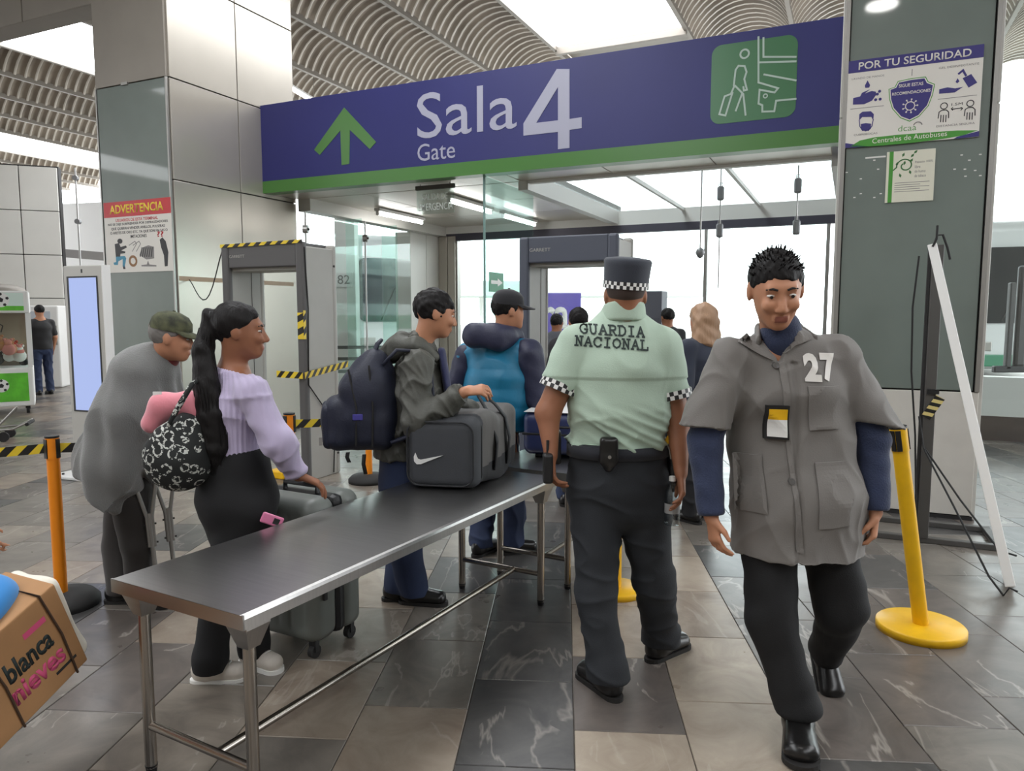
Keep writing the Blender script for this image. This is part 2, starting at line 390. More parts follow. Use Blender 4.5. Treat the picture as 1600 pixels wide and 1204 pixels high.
for k, (a, b_) in zip(range(-3, 2), sky_runs):
    link('purlin', pur, roof, (a, 0, 0))
    last = V0
    for (s0, s1) in RUNS[k]:
        if s0 > last: MB().box(a, b_, last, s0, .12, .16).build('roof_deck', M_deck, roof)
        nsh = max(1, round((s1 - s0) / 5.0)); L_ = (s1 - s0) / nsh
        for q in range(nsh): MB().box(a + .06, b_ - .06, s0 + q * L_ + .03, s0 + (q + 1) * L_ - .03, .02, .05).build('skylight', M_sky_sheet, roof)
        MB().box(a, b_, s0 - .1, s0, -.1, .16).build('skylight_end', M_purlin, roof); MB().box(a, b_, s1, s1 + .1, -.1, .16).build('skylight_end', M_purlin, roof)
        last = s1 + .1
    if last < V1: MB().box(a, b_, last, V1, .12, .16).build('roof_deck', M_deck, roof)
# ------------------------------------------------------------------ hall walls out of view (rear, right) and the panelled wall far left
M_hall_wall = mat('hall_wall', C(176, 170, 160), .7, var=.05, vscale=1)
w = MB().box(-34, 13, -11.3, -11.0, -.01, 7.4).build('wall_rear', M_hall_wall); w.rotation_euler.z = TH; tag(w, kind='structure')
w = MB().box(12.6, 12.9, -11.0, 6.2, -.01, 7.4).build('wall_right', M_hall_wall); w.rotation_euler.z = TH; tag(w, kind='structure')
a21 = math.radians(20); P0 = ground(50, 600)
wl = empty('wall_left', (P0.x, P0.y, 0), a21, kind='structure')
MB().box(-14, .74, .03, .3, 0, 4.75).build('wall_core', M_dark, wl)
pm = MB().box(-.355, .355, -.03, .03, -.465, .465, bev=.008).mesh('wall_panel', M_panel_white)
for i in range(-16, 1):
    for j in range(5): link('wall_panel', pm, wl, (.365 + i * .73, 0, .47 + j * .945))
MB().box(-14, .74, -.06, .02, 0, .1).build('skirting', M_dark, wl)
# pale partition and glass fin beyond it
wp = MB().box(-3.5, 3.6, 0, .2, 0, 4.6).build('wall_partition', M_white); wp.location = (-10.9, 20.5, 0); wp.rotation_euler.z = math.radians(-14); tag(wp, kind='structure')
beam = MB().box(-1.4, 2.5, -.1, .1, -.1, .1).build('trim_1', mat('grey_rail', C(150, 145, 140), .5)); beam.location = (-11.2, 18.4, 3.05); beam.rotation_euler = (0, math.radians(5), math.radians(-14)); tag(beam, kind='structure')
# ------------------------------------------------------------------ clad columns
def clad_face(parent, name, m, x0, x1, z0, z1, M, g=.012, d=.02):
    """one panel of a column: local drawing x along the face, y = height, z outwards"""
    o = MB().box(x0 + g / 2, x1 - g / 2, z0 + g / 2, z1 - g / 2, -.01, d, bev=.004)
    me = o.mesh(name, m); me.transform(M); return link(name, me, parent)
UL0, UL1, VL0, VL1 = -7.92, -6.79, 5.9, 7.86
col = empty('clad_column', W(UL0, VL0), TH, 'broad beige clad column left of the blue gate sign, with red and white warning notice', 'column')
wU, wV = UL1 - UL0, VL1 - VL0
MB().box(.015, wU - .015, .015, wV - .015, 0, RZ0 + .1).build('core', M_dark, col)
FRONT = WALLM                                             # faces -v
RIGHT = T(wU, 0, 0) @ RZ(PI / 2) @ WALLM                  # faces +u, x runs along v
LEFT = RZ(-PI / 2) @ WALLM @ T(-wV, 0, 0)
BACK = T(wU, wV, 0) @ RZ(PI) @ WALLM
zl = [0, 1.03, 2.04, 3.005, 4.085, 5.2, 6.5]
clad_face(col, 'panel', M_panel_grey, 0, wU, 4.085, 5.2, FRONT); clad_face(col, 'panel', M_panel_grey, 0, wU, 5.2, 6.5, FRONT)
clad_face(col, 'glass_panel', M_glass_panel, .02, wU - .02, 1.03, 4.085, FRONT); clad_face(col, 'panel', M_kick, 0, wU, 0, 1.03, FRONT)
for i in range(2, 6):
    clad_face(col, 'panel', M_panel_beige, 0, .98, zl[i] if i > 2 else 0.0, zl[i + 1], RIGHT); clad_face(col, 'panel', M_panel_beige, .98, wV, zl[i] if i > 2 else 0.0, zl[i + 1], RIGHT)
for i in range(5):
    clad_face(col, 'panel', M_panel_beige, 0, wV, zl[i], zl[i + 1], LEFT); clad_face(col, 'panel', M_panel_beige, 0, wU, zl[i], zl[i + 1], BACK)
for x in (0, wU - .02): MB().box(x, x + .02, -.026, .0, 1.03, 4.085).build('edge_trim', M_alu, col)
MB().box(.45, .55, -.04, -.02, 4.07, 4.1).build('clip', M_alu, col)
# packing tape strip on the right face
MB().box(wU + .021, wU + .023, .02, wV - .1, 1.915, 1.965).build('brown_tape', mat('brown_tape', C(150, 126, 100), .35), col)
UR0, UR1, VR0, VR1 = -.13, .88, 6.37, 8.1
colr = empty('clad_column', W(UR0, VR0), TH, 'grey-green glass clad column right of the blue gate sign, carrying the safety notices', 'column')
wU, wV = UR1 - UR0, VR1 - VR0
MB().box(.015, wU - .015, .015, wV - .015, 0, RZ0 + .1).build('core', M_dark, colr)
RIGHT2 = T(wU, 0, 0) @ RZ(PI / 2) @ WALLM; LEFT2 = RZ(-PI / 2) @ WALLM @ T(-wV, 0, 0)
clad_face(colr, 'glass_panel', M_glass_panel, .03, wU - .04, .975, 6.5, FRONT); clad_face(colr, 'kick_panel', M_kick, .0, wU, 0.03, .975, FRONT)
for M_ in (RIGHT2, LEFT2):
    clad_face(colr, 'panel', M_panel_white, 0, wV, 0, 3.05, M_); clad_face(colr, 'panel', M_panel_white, 0, wV, 3.05, 6.5, M_)
for x in (0.0, wU - .035): MB().box(x, x + .03, -.035, .0, .975, 6.5).build('edge_trim', M_alu, colr)
MB().box(0, wU, -.012, .0, 0, .03).build('skirting', M_dark, colr)
# scraps of old adhesive left on the glass, then one sheen line in white
M_scrap_sheen = mat('white_scrap_and_sheen', C(225, 225, 220), .6)
for (x, y) in ((1366, 251), (1372, 265), (1345, 280), (1345, 303), (1335, 309), (1366, 309), (1323, 270), (1514, 251), (1491, 265), (1507, 265), (1523, 267), (1531, 275), (1531, 242), (1508, 276), (1376, 303), (1502, 243)):
    u, z = on_v(x, y, VR0); MB().box(u - UR0 - .008, u - UR0 + .008, -.0225, -.02, z - .004, z + .004).build('scrap_sheen_mark', M_scrap_sheen, colr)
u, z = on_v(1352, 248, VR0); u2, z2 = on_v(1384, 243, VR0)
MB().box(u - UR0, u2 - UR0, -.0225, -.02, z - .004, z + .008).build('scrap_sheen_mark', M_scrap_sheen, colr)  # white sheen on the glass, put in as a thin pale strip
# ------------------------------------------------------------------ panelled lintel running left from the top of the left column
lint = empty('wall_lintel', W(UL0, VL0 + .1), TH, kind='structure')
MB().box(-7, 0, .02, .32, 5.09, 6.6).build('core', M_panel_grey, lint)
for i in range(5):
    MB().box(-1.4 * (i + 1) + .01, -1.4 * i - .01, 0, .02, 5.09, 5.8, bev=.004).build('panel', M_panel_grey, lint); MB().box(-1.4 * (i + 1) + .01, -1.4 * i - .01, 0, .02, 5.82, 6.5, bev=.004).build('panel', M_panel_grey, lint)
# ------------------------------------------------------------------ gate room: ceiling, soffit, walls of glass
VS, VB, ZC = 7.25, 11.5, 3.06
gc = empty('ceiling', W(0, 0, ZC), TH, kind='structure')
MB().box(UL1, -3.45, VS + .1, VB + .2, .06, .2).build('ceiling_core', M_dark, gc)
M_soffit = mat('white_soffit_panel', C(212, 206, 196), .3, .2)
for i in range(6):
    a, b_ = UL1 + .02 + i * 1.09, UL1 + .02 + (i + 1) * 1.09
    MB().box(a + .006, b_ - .006, VS + .165, VS + .62, 0, .06, bev=.004).build('soffit_panel', M_soffit, gc)
for i in range(3):
    for j in range(3):
        a = UL1 + .02 + i * 1.09; c = VS + .64 + j * 1.19
        MB().box(a + .006, a + 1.084, c + .006, c + 1.184, 0, .06, bev=.004).build('ceiling_panel', M_soffit, gc)
for u in (-3.48, -.18): MB().box(u - .06, u + .06, VS + .62, VB + .1, -.1, .1).build('beam', M_white, gc)
MB().box(-3.45, -.1, VS + .62, VS + .7, -.03, .12).build('beam', M_white, gc)
for u in (-2.4, -1.3): MB().box(u - .02, u + .02, VS + .7, VB + .1, .05, .1).build('glazing_bar', M_white, gc)
for i in range(3):
    a = -3.42 + i * 1.08; MB().box(a, a + 1.06, VS + .7, VB + .1, .1, .112).build('roof_glass', M_glass, gc)
MB().box(UL1, .0, VB - .05, VB + .12, -.12, .1).build('beam', M_white, gc)
MB().box(UL1 + .05, UL1 + .25, VL1, VB, -.16, .0).build('beam', M_panel_white, gc)
# back wall
wb = empty('window_1', W(0, VB), TH, kind='structure')
M_rail = mat('dark_window_rail', C(74, 72, 84), .45, .3)
MB().box(UL1, .0, -.05, .06, 2.82, 2.94).build('head_rail', M_rail, wb); MB().box(UL1, .0, -.05, .06, 0, .08).build('sill_rail', M_rail, wb)
for u in (-6.35, -4.95, -3.5, -2.05, -.35): MB().box(u - .025, u + .025, -.04, .04, .08, 2.82).build('mullion', M_alu, wb)
us = [-6.35, -4.95, -3.5, -2.05, -.35]
for a, b_ in zip(us[:-1], us[1:]): MB().box(a + .025, b_ - .025, -.006, .006, .08, 2.82).build('pane', M_glass, wb)
# left glass wall and corner pilaster
wl2 = empty('window_2', W(UL1, 0), TH, kind='structure')
vg = [VL1 + .02, 8.8, 9.7, 10.52]
for a, b_ in zip(vg[:-1], vg[1:]): MB().box(.09, .102, a + .006, b_ - .006, .05, 2.9).build('pane', M_glass, wl2)
for v in vg[1:3]: MB().box(.102, .38, v - .006, v + .006, .05, 2.9).build('glass_fin', M_glass_green, wl2)
MB().box(.05, .15, VL1, 10.52, 0, .05).build('sill_rail', M_alu, wl2)
pil = empty('clad_pilaster', W(UL1, 10.52), TH, 'narrow pale metal clad pilaster at the far end of the side glazing', 'pilaster')
for (a, b_) in ((0, .5), (.51, .98)): MB().box(-.2, .1, a, b_, 0, 2.9, bev=.006).build('panel', M_panel_white, pil)
for (a, b_) in ((.11, .28), (.29, .44)): MB().box(a, b_, .9, 1.1, 0, 2.9, bev=.006).build('panel', M_panel_beige, pil)
# glass screen standing through the gate under the sign
scr = empty('glass_screen', W(-3.62, VS + .1), TH, 'tall green-edged glass screen hanging below the blue gate sign, left of the far detector', 'glass screen')
e1 = on_v(757, 300, VS + .1)[0] + 3.62
MB().box(e1 - .008, e1 + .008, 0, 1.35, .02, ZC - .01).build('pane', M_glass_green, scr)
MB().box(e1 - .012, e1 + .012, -.012, 0.0, .02, ZC - .01).build('edge_strip', mat('glass_edge_green', C(120, 150, 145), .2), scr)
# right hand glazing and parapet beyond
w3 = empty('window_3', W(UR1, 7.6), TH, kind='structure')
MB().box(.10, 1.25, -.006, .006, .0, 4.6).build('pane', M_glass, w3); MB().box(1.26, 2.5, -.006, .006, .0, 4.6).build('pane', M_glass, w3)
MB().box(.04, .09, -.05, .05, 0, 4.6).build('jamb', M_alu, w3)
for z in (.95, 2.0, 2.9, 3.75): MB().cyl((.13, -.04, z), (.13, .02, z), .03, n=12).build('glass_clamp', M_alu, w3)
MB().box(.0, 3.2, -.3, .3, 4.6, 6.6).build('upper_panel', mat('soft_brown_panel', C(120, 96, 76), .6), w3)
pp = empty('wall_parapet', W(.9, 10.6), TH, kind='structure')
MB().box(0, 9, 0, .25, 0, .3).build('base_course', mat('dark_brown_tile', C(74, 58, 52), .5), pp); MB().box(0, 9, .01, .24, .3, .78).build('upper_course', M_white, pp)
# ================================================================== implicit surfaces (soft bodies, bags, people)
def ridge(P, scale, seed=0): return 2 * (1 - np.minimum(1, np.abs(wob(P, scale, seed, 6)))) ** 2 - .8
class Vol:
    def __init__(s, lo, hi, h):
        s.h = h; s.lo = np.array(lo, np.float32) - 3 * h; n = np.ceil((np.array(hi) + 3 * h - s.lo) / h).astype(int) + 1
        s.n = n; s.a = np.full(n, .08, np.float32)
        s.ax = [(s.lo[i] + h * np.arange(n[i])).astype(np.float32) for i in range(3)]
    def _sub(s, lo, hi):
        i0 = np.clip(np.floor((np.array(lo) - s.lo) / s.h).astype(int), 0, s.n - 1); i1 = np.clip(np.ceil((np.array(hi) - s.lo) / s.h).astype(int) + 1, 1, s.n)
        sl = tuple(slice(a, b) for a, b in zip(i0, i1))
        if any(b <= a for a, b in zip(i0, i1)): return None, None
        X, Y, Z = np.meshgrid(s.ax[0][sl[0]], s.ax[1][sl[1]], s.ax[2][sl[2]], indexing='ij', sparse=True)
        return sl, (X, Y, Z)
    def seg(s, p0, p1, r0, r1=None, e1=None, k=.02, sub=False):
        """tapered elliptic capsule; r = radius or (half width along e1, half depth)"""
        r0 = (r0, r0) if np.isscalar(r0) else r0; r1 = r0 if r1 is None else ((r1, r1) if np.isscalar(r1) else r1)
        p0 = np.array(p0, np.float32); p1 = np.array(p1, np.float32); d = p1 - p0; L = float(np.linalg.norm(d))
        d = d / L if L > 1e-6 else np.array([0, 0, 1], np.float32)
        e = np.array(e1 if e1 is not None else ((1, 0, 0) if abs(d[0]) < .9 else (0, 1, 0)), np.float32)
        e = e - d * float(e @ d); e /= np.linalg.norm(e); f = np.cross(d, e)
        R = max(*r0, *r1) + .06 + k
        sl, G = s._sub(np.minimum(p0, p1) - R, np.maximum(p0, p1) + R)
        if sl is None: return s
        q = [G[i] - p0[i] for i in range(3)]
        dot = lambda w: q[0] * w[0] + q[1] * w[1] + q[2] * w[2]
        td = dot(d); t = np.clip(td / L, 0, 1) if L > 1e-6 else np.zeros_like(td)
        ra = r0[0] + (r1[0] - r0[0]) * t; rb = r0[1] + (r1[1] - r0[1]) * t; rc = np.minimum(ra, rb)
        x = dot(e); y = dot(f); z = td - t * L
        k0 = np.sqrt((x / ra) ** 2 + (y / rb) ** 2 + (z / rc) ** 2) + 1e-6; k1 = np.sqrt((x / ra ** 2) ** 2 + (y / rb ** 2) ** 2 + (z / rc ** 2) ** 2) + 1e-6
        D = k0 * (k0 - 1) / k1; D = np.where(k0 < .3, -rc * .7, D)
        return s._mix(sl, D, k, sub)
    def ell(s, c, r, e1=(1, 0, 0), e3=(0, 0, 1), k=.02, sub=False):
        c = np.array(c, np.float32); e = np.array(e1, np.float32); e /= np.linalg.norm(e); g = np.array(e3, np.float32); g = g - e * float(g @ e); g /= np.linalg.norm(g); f = np.cross(g, e)
        R = max(r) + .06 + k; sl, G = s._sub(c - R, c + R)
        if sl is None: return s
        q = [G[i] - c[i] for i in range(3)]; dot = lambda w: q[0] * w[0] + q[1] * w[1] + q[2] * w[2]
        x, y, z = dot(e), dot(f), dot(g)
        k0 = np.sqrt((x / r[0]) ** 2 + (y / r[1]) ** 2 + (z / r[2]) ** 2) + 1e-6; k1 = np.sqrt((x / r[0] ** 2) ** 2 + (y / r[1] ** 2) ** 2 + (z / r[2] ** 2) ** 2) + 1e-6
        D = np.where(k0 < .3, -min(r) * .7, k0 * (k0 - 1) / k1)
        return s._mix(sl, D, k, sub)
    def rbox(s, c, half, r, Rm=None, k=.01, sub=False):
        c = np.array(c, np.float32); Rm = np.eye(3) if Rm is None else np.array(Rm)
        R = float(np.linalg.norm(half)) + .06 + k; sl, G = s._sub(c - R, c + R)
        if sl is None: return s
        q = [G[i] - c[i] for i in range(3)]; dot = lambda w: q[0] * w[0] + q[1] * w[1] + q[2] * w[2]
        a = [np.abs(dot(Rm[:, i])) - (half[i] - r) for i in range(3)]
        D = np.sqrt(np.maximum(a[0], 0) ** 2 + np.maximum(a[1], 0) ** 2 + np.maximum(a[2], 0) ** 2) + np.minimum(np.maximum(np.maximum(a[0], a[1]), a[2]), 0) - r
        return s._mix(sl, D, k, sub)
    def _mix(s, sl, D, k, sub):
        A = s.a[sl]
        if sub:
            h = np.maximum(k - np.abs(A + D), 0) / k if k > 0 else 0; s.a[sl] = np.maximum(A, -D) + h * h * k / 4
        else:
            h = np.maximum(k - np.abs(A - D), 0) / k if k > 0 else 0; s.a[sl] = np.minimum(A, D) - h * h * k / 4
        return s
    def clip(s, p, n):                                   # keep the side the normal points away from
        n = np.array(n, np.float32); n /= np.linalg.norm(n)
        P = s.ax[0][:, None, None] * n[0] + s.ax[1][None, :, None] * n[1] + s.ax[2][None, None, :] * n[2] - float(np.dot(p, n))
        np.maximum(s.a, P, out=s.a); return s
    def surf(s):
        a = s.a; ins = a < 0
        c = ins[:-1, :-1, :-1].astype(np.int8)
        for i, j, k in ((1, 0, 0), (0, 1, 0), (0, 0, 1), (1, 1, 0), (1, 0, 1), (0, 1, 1), (1, 1, 1)):
            c = c + ins[i:i + c.shape[0], j:j + c.shape[1], k:k + c.shape[2]]
        act = (c > 0) & (c < 8); idx = np.argwhere(act); N = len(idx)
        lut = np.full(act.shape, -1, np.int32); lut[act] = np.arange(N)
        off = np.array([(0, 0, 0), (1, 0, 0), (0, 1, 0), (1, 1, 0), (0, 0, 1), (1, 0, 1), (0, 1, 1), (1, 1, 1)])
        val = np.stack([a[idx[:, 0] + o[0], idx[:, 1] + o[1], idx[:, 2] + o[2]] for o in off], 1)
        acc = np.zeros((N, 3)); cnt = np.zeros(N)
        for i, j in ((0, 1), (2, 3), (4, 5), (6, 7), (0, 2), (1, 3), (4, 6), (5, 7), (0, 4), (1, 5), (2, 6), (3, 7)):
            m = (val[:, i] < 0) != (val[:, j] < 0); t = val[m, i] / (val[m, i] - val[m, j])
            acc[m] += off[i] + t[:, None] * (off[j] - off[i]); cnt[m] += 1
        V = (idx + acc / cnt[:, None]) * s.h + s.lo
        F = []
        for ax in range(3):
            sl0 = [slice(1, -1)] * 3; sl1 = [slice(1, -1)] * 3; sl0[ax] = slice(0, -1); sl1[ax] = slice(1, None)
            b0 = ins[tuple(sl0)]; b1 = ins[tuple(sl1)]; e = np.argwhere(b0 != b1)
            if not len(e): continue
            o = np.ones(3, int); o[ax] = 0; g = e + o
            u, v = [(1, 2), (2, 0), (0, 1)][ax]
            def cell(du, dv):
                q = g.copy(); q[:, u] -= du; q[:, v] -= dv; return lut[q[:, 0], q[:, 1], q[:, 2]]
            Q = np.stack([cell(1, 1), cell(0, 1), cell(0, 0), cell(1, 0)], 1)
            fl = ~b0[tuple(e.T)]; Q[fl] = Q[fl][:, ::-1]; F.append(Q)
        F = np.concatenate(F); F = F[(F >= 0).all(1)]
        return V, F
def normals(V, F):
    n = np.cross(V[F[:, 2]] - V[F[:, 0]], V[F[:, 3]] - V[F[:, 1]]); N = np.zeros_like(V)
    for i in range(4): np.add.at(N, F[:, i], n)
    return N / (np.linalg.norm(N, axis=1)[:, None] + 1e-9)
def relax(V, F, it=1, w=.5):
    for _ in range(it):
        S = np.zeros_like(V); c = np.zeros(len(V))
        for i in range(4):
            np.add.at(S, F[:, i], V[F[:, (i + 1) % 4]]); np.add.at(c, F[:, i], 1)
            np.add.at(S, F[:, i], V[F[:, i - 1]]); np.add.at(c, F[:, i], 1)
        V = V * (1 - w) + w * S / c[:, None]
    return V
_rng = np.random.RandomState(3)
def wob(P, scale, seed=0, n=10):                         # smooth pseudo noise, about -1..1
    r = np.random.RandomState(seed + 11); o = np.zeros(len(P)); sc = np.array(scale) if not np.isscalar(scale) else np.array([scale] * 3)
    for _ in range(n):
        k = r.normal(size=3) * sc; o += np.sin(P @ k + r.uniform(0, 6.28))
    return o / math.sqrt(n) * .9
def np_mesh(name, V, F, mats, fm=None, smooth=True):
    me = bpy.data.meshes.new(name); me.vertices.add(len(V)); me.vertices.foreach_set('co', V.astype(np.float32).ravel())
    me.loops.add(F.size); me.loops.foreach_set('vertex_index', F.astype(np.int32).ravel())
    me.polygons.add(len(F)); me.polygons.foreach_set('loop_start', np.arange(0, F.size, 4, dtype=np.int32))
    if hasattr(me.polygons[0], 'loop_total') and False: pass
    me.polygons.foreach_set('use_smooth', np.full(len(F), smooth))
    for m in (mats if isinstance(mats, (list, tuple)) else [mats]): me.materials.append(m)
    if fm is not None: me.polygons.foreach_set('material_index', fm.astype(np.int32))
    me.update(calc_edges=True); me.validate(); return me
def soft(name, vol, mats, parent, origin=(0, 0, 0), fold=None, it=1, fmat=None, sub=None):
    V, F = vol.surf()
    if it: V = relax(V, F, it)
    if fold is not None:
        N = normals(V, F); V = V + N * fold(V, N)[:, None]
    fm = fmat(V[F].mean(1)) if fmat is not None else None
    o = link(name, np_mesh(name, V - np.array(origin), F, mats, fm), parent); return o
def wrap_flat(me, M, target_objs, direction, offset=.003, origin=Vector((0, 0, 0))):
    """lay flat lettering onto cloth: every vertex is moved along the direction until it meets the surface"""
    bvhs = []
    for t in target_objs:
        m = t.data; bvhs.append(BVHTree.FromPolygons([v.co + origin for v in m.vertices], [p.vertices[:] for p in m.polygons]))
    d = Vector(direction).normalized(); hits = []
    for v in me.vertices:
        q = M @ v.co; best = None
        for b in bvhs:
            h = b.ray_cast(q - d * .5, d, 1.2)
            if h[0] is not None and (best is None or h[3] < best): best = h[3]
        hits.append((v, q, best))
    bs = sorted(b for _, _, b in hits if b is not None); med = bs[len(bs) // 2] if bs else .5
    for v, q, b in hits: v.co = q + d * ((min(b, med + .05) if b is not None else med + .02) - .5 - offset) - origin
    me.update(); return me

# ================================================================== gate sign
zS0, zS1 = 3.05, 4.115
sg = empty('gate_sign', W(UL1, VS), TH, 'long blue hanging sign reading Sala 4 Gate, with green arrow and bottom band', 'sign')
LS = -.16 - UL1
MB().box(.005, LS, 0, .16, zS0 + .145, zS1).build('blue_board', M_sign_blue, sg)
MB().box(.005, LS, -.002, .16, zS0, zS0 + .145).build('green_band', M_sign_green, sg)
def S_(x, y): u, z = on_v(x, y, VS); return (u - UL1, z)
arrow = [(538, 168), (588, 222), (578, 233), (547, 203), (546, 256), (534, 258), (532, 204), (500, 242), (491, 234)]
MB().prism([S_(*q) for q in arrow], .0, .004, M=WALLM).build('arrow', M_sign_green, sg)
text('lettering', 'Sala', M_sign_grey, sg, WALLM @ T(-4.50 - UL1, 3.49, 0), w=1.22, h=.49, ext=.004)
text('lettering', 'Gate', M_sign_grey, sg, WALLM @ T(-4.50 - UL1, 3.25, 0), w=.48, h=.185, ext=.004)
f4 = [(870, 108), (890, 108), (890, 186), (909, 183), (909, 200), (890, 203), (890, 231), (872, 233), (872, 206), (818, 212), (818, 193)]
mb = MB(); P4 = [S_(*q) for q in f4]; hole = [S_(*q) for q in [(872, 136), (872, 188), (838, 192)]]
t_, l_, r_ = P4[0], P4[10], P4[2]
mb.prism([P4[0], P4[1], P4[2], P4[6], P4[7], P4[8], hole[1], hole[0]], 0, .004, M=WALLM)
mb.prism([P4[2], P4[3], P4[4], P4[5]], 0, .004, M=WALLM); mb.prism([P4[8], P4[9], P4[10], hole[2], hole[1]], 0, .004, M=WALLM); mb.prism([P4[10], P4[0], hole[0], hole[2]], 0, .004, M=WALLM)
mb.build('numeral', M_sign_grey, sg)
MB().prism(rrect(-1.285 - UL1, -.535 - UL1, 3.315, 4.025, .09), 0, .003, M=WALLM).build('icon_plate', M_sign_green2, sg)
def I_(X, Y): return S_(800 + X * .3, Y * .3)
mb = MB(); kw = dict(M=WALLM); z0, z1 = .003, .006; sw = .016
cx, cy = I_(1212, 281); mb.stroke(circ(cx, cy, .038, 16), sw, z0, z1, closed=True, **kw)
for poly in ([(1155, 450), (1165, 365), (1180, 343), (1212, 345), (1222, 375), (1210, 412), (1224, 468), (1208, 472), (1205, 450)], [(1160, 445), (1205, 490), (1217, 602)], [(1200, 485), (1165, 580)],
             [(1158, 450), (1140, 490), (1108, 502), (1080, 595), (1112, 602), (1150, 480)], [(1284, 190), (1284, 430), (1386, 460), (1368, 482), (1290, 468), (1284, 540), (1304, 548), (1304, 582), (1366, 580), (1376, 525), (1482, 515)],
             [(1310, 195), (1310, 297), (1482, 297)], [(1284, 326), (1482, 320)], [(1310, 388), (1482, 420)]):
    mb.stroke([I_(*q) for q in poly], sw, z0, z1, **kw)
cx, cy = I_(1320, 500); mb.stroke(circ(cx, cy, .017, 12), .01, z0, z1, closed=True, **kw)
mb.build('icon_lines', mat('icon_line', C(178, 196, 186), .4), sg)
# ================================================================== printed notices
M_p_white = mat('print_white', C(226, 222, 214), .45); M_p_blue = mat('print_blue', C(58, 52, 120), .45); M_p_green = mat('print_green', C(74, 150, 56), .45)
M_p_red = mat('print_red', C(196, 40, 46), .45); M_p_yellow = mat('print_yellow', C(240, 214, 70), .45); M_p_black = mat('print_black', C(36, 34, 36), .5)
M_p_grey = mat('print_grey', C(130, 126, 124), .5); M_p_skin = mat('print_teal', C(60, 140, 170), .5); M_p_brown = mat('print_brown', C(140, 96, 50), .5)
uA, uB, zA, zB = -.10, .775, 2.815, 3.455
no = empty('safety_notice', W(uA, VR0 - .022), TH, 'white and blue POR TU SEGURIDAD board with shield on the right column', 'notice'); no.rotation_euler = (0, 0, TH)
bw_, bh_ = uB - uA, zB - zA
MB().box(0, bw_, -.012, 0, zA, zB).build('board', M_p_white, no)
def N_(X, Y):
    s = (X - 25) / 918; t = ((775 - 75 * s) - Y) / ((775 - 75 * s) - (165 - 110 * s)); return (s * bw_, zA + t * bh_)
def poly(parent, nm, m, pts, f=N_, z0=.012, z1=.0135, **k): return MB().prism([f(*q) for q in pts], z0, z1, M=WALLM).build(nm, m, parent)
MB().box(0, bw_, -.0135, -.012, zB - .09, zB).build('title_band', M_p_blue, no)
text('title', 'POR TU SEGURIDAD', M_p_white, no, WALLM @ T(.07, zB - .073, .0135), w=.73, h=.055, ext=.001, bold=.012)
poly(no, 'corner', M_p_blue, [(25, 775), (25, 740), (200, 765)]); poly(no, 'corner', M_p_blue, [(943, 698), (943, 660), (800, 700), (780, 715)])
gw = [(25 + 700 * i / 12, 762 - 105 * math.sin(min(1, i / 10) * PI / 2) ) for i in range(13)]
poly(no, 'wave', M_p_green, [(60, 765), (130, 722), (230, 700), (400, 682), (600, 668), (800, 655), (935, 655), (840, 690), (700, 715), (500, 740), (300, 757), (150, 768)])
a = N_(220, 742); text('footer', 'Centrales de Autobuses', M_p_white, no, WALLM @ T(a[0], a[1] - .002, .0135) @ RZ(.02), w=.49, h=.036, ext=.001)
for s_, x_, y_, w_ in (('LAVADO DE MANOS', 52, 296, .22), ('GEL DESINFECTANTE', 655, 225, .25), ('CUBREBOCAS', 85, 690, .16), ('DISTANCIA SEGURA', 660, 632, .24)):
    a = N_(x_, y_); text('caption', s_, M_p_grey, no, WALLM @ T(a[0], a[1], .012), w=w_, h=.014, ext=.001)
a = N_(398, 660); text('logo', 'dcaa', M_p_green, no, WALLM @ T(a[0], a[1], .012), w=.12, h=.042, ext=.001, bold=-.01)
cx, cy = N_(533, 620); MB().stroke(circ(cx, cy, .028, 10, .2, PI - .2), .007, .012, .0135, M=WALLM).build('logo_arc', M_p_grey, no)
for (X0, Y0, X1, Y1) in ((50, 500, 290, 476), (660, 435, 915, 408)): MB().stroke([N_(X0, Y0), N_(X1, Y1)], .004, .012, .013, M=WALLM).build('rule', M_p_grey, no)
MB().stroke([N_(475, 222), N_(475, 268)], .005, .012, .013, M=WALLM).build('rule', M_p_grey, no)
shield = [(380, 305), (475, 285), (570, 275), (590, 310), (635, 328), (625, 400), (600, 480), (540, 555), (475, 590), (410, 565), (350, 500), (325, 430), (318, 360), (360, 345)]
poly(no, 'shield_rim', M_p_green, shield); cxs, cys = 475, 425
poly(no, 'shield_gap', M_p_white, [(cxs + (x - cxs) * .96, cys + (y - cys) * .96) for x, y in shield], z0=.0135, z1=.0142)
poly(no, 'shield', M_p_blue, [(cxs + (x - cxs) * .91, cys + (y - cys) * .91) for x, y in shield], z0=.0142, z1=.015)
a = N_(388, 352); text('shield_text', 'SIGUE ESTAS', M_p_white, no, WALLM @ T(a[0], a[1], .015), w=.16, h=.024, ext=.001, bold=.015)
a = N_(345, 408); text('shield_text', 'RECOMENDACIONES', M_p_white, no, WALLM @ T(a[0], a[1], .015), w=.25, h=.022, ext=.001, bold=.015)
mb = MB(); cx, cy = N_(473, 480); mb.stroke(circ(cx, cy, .03, 16), .006, .015, .016, M=WALLM, closed=True)
for i in range(9):
    t = 2 * PI * i / 9; mb.stroke([(cx + .03 * math.cos(t), cy + .03 * math.sin(t)), (cx + .045 * math.cos(t), cy + .045 * math.sin(t))], .004, .015, .016, M=WALLM); mb.prism(circ(cx + .048 * math.cos(t), cy + .048 * math.sin(t), .006, 8), .015, .016, M=WALLM)
mb.build('virus_icon', M_p_white, no)
mb = MB(); X = dict(M=WALLM)
mb.prism([N_(*q) for q in [(166, 298), (186, 332), (180, 348), (152, 350), (148, 335)]], .012, .0135, **X)
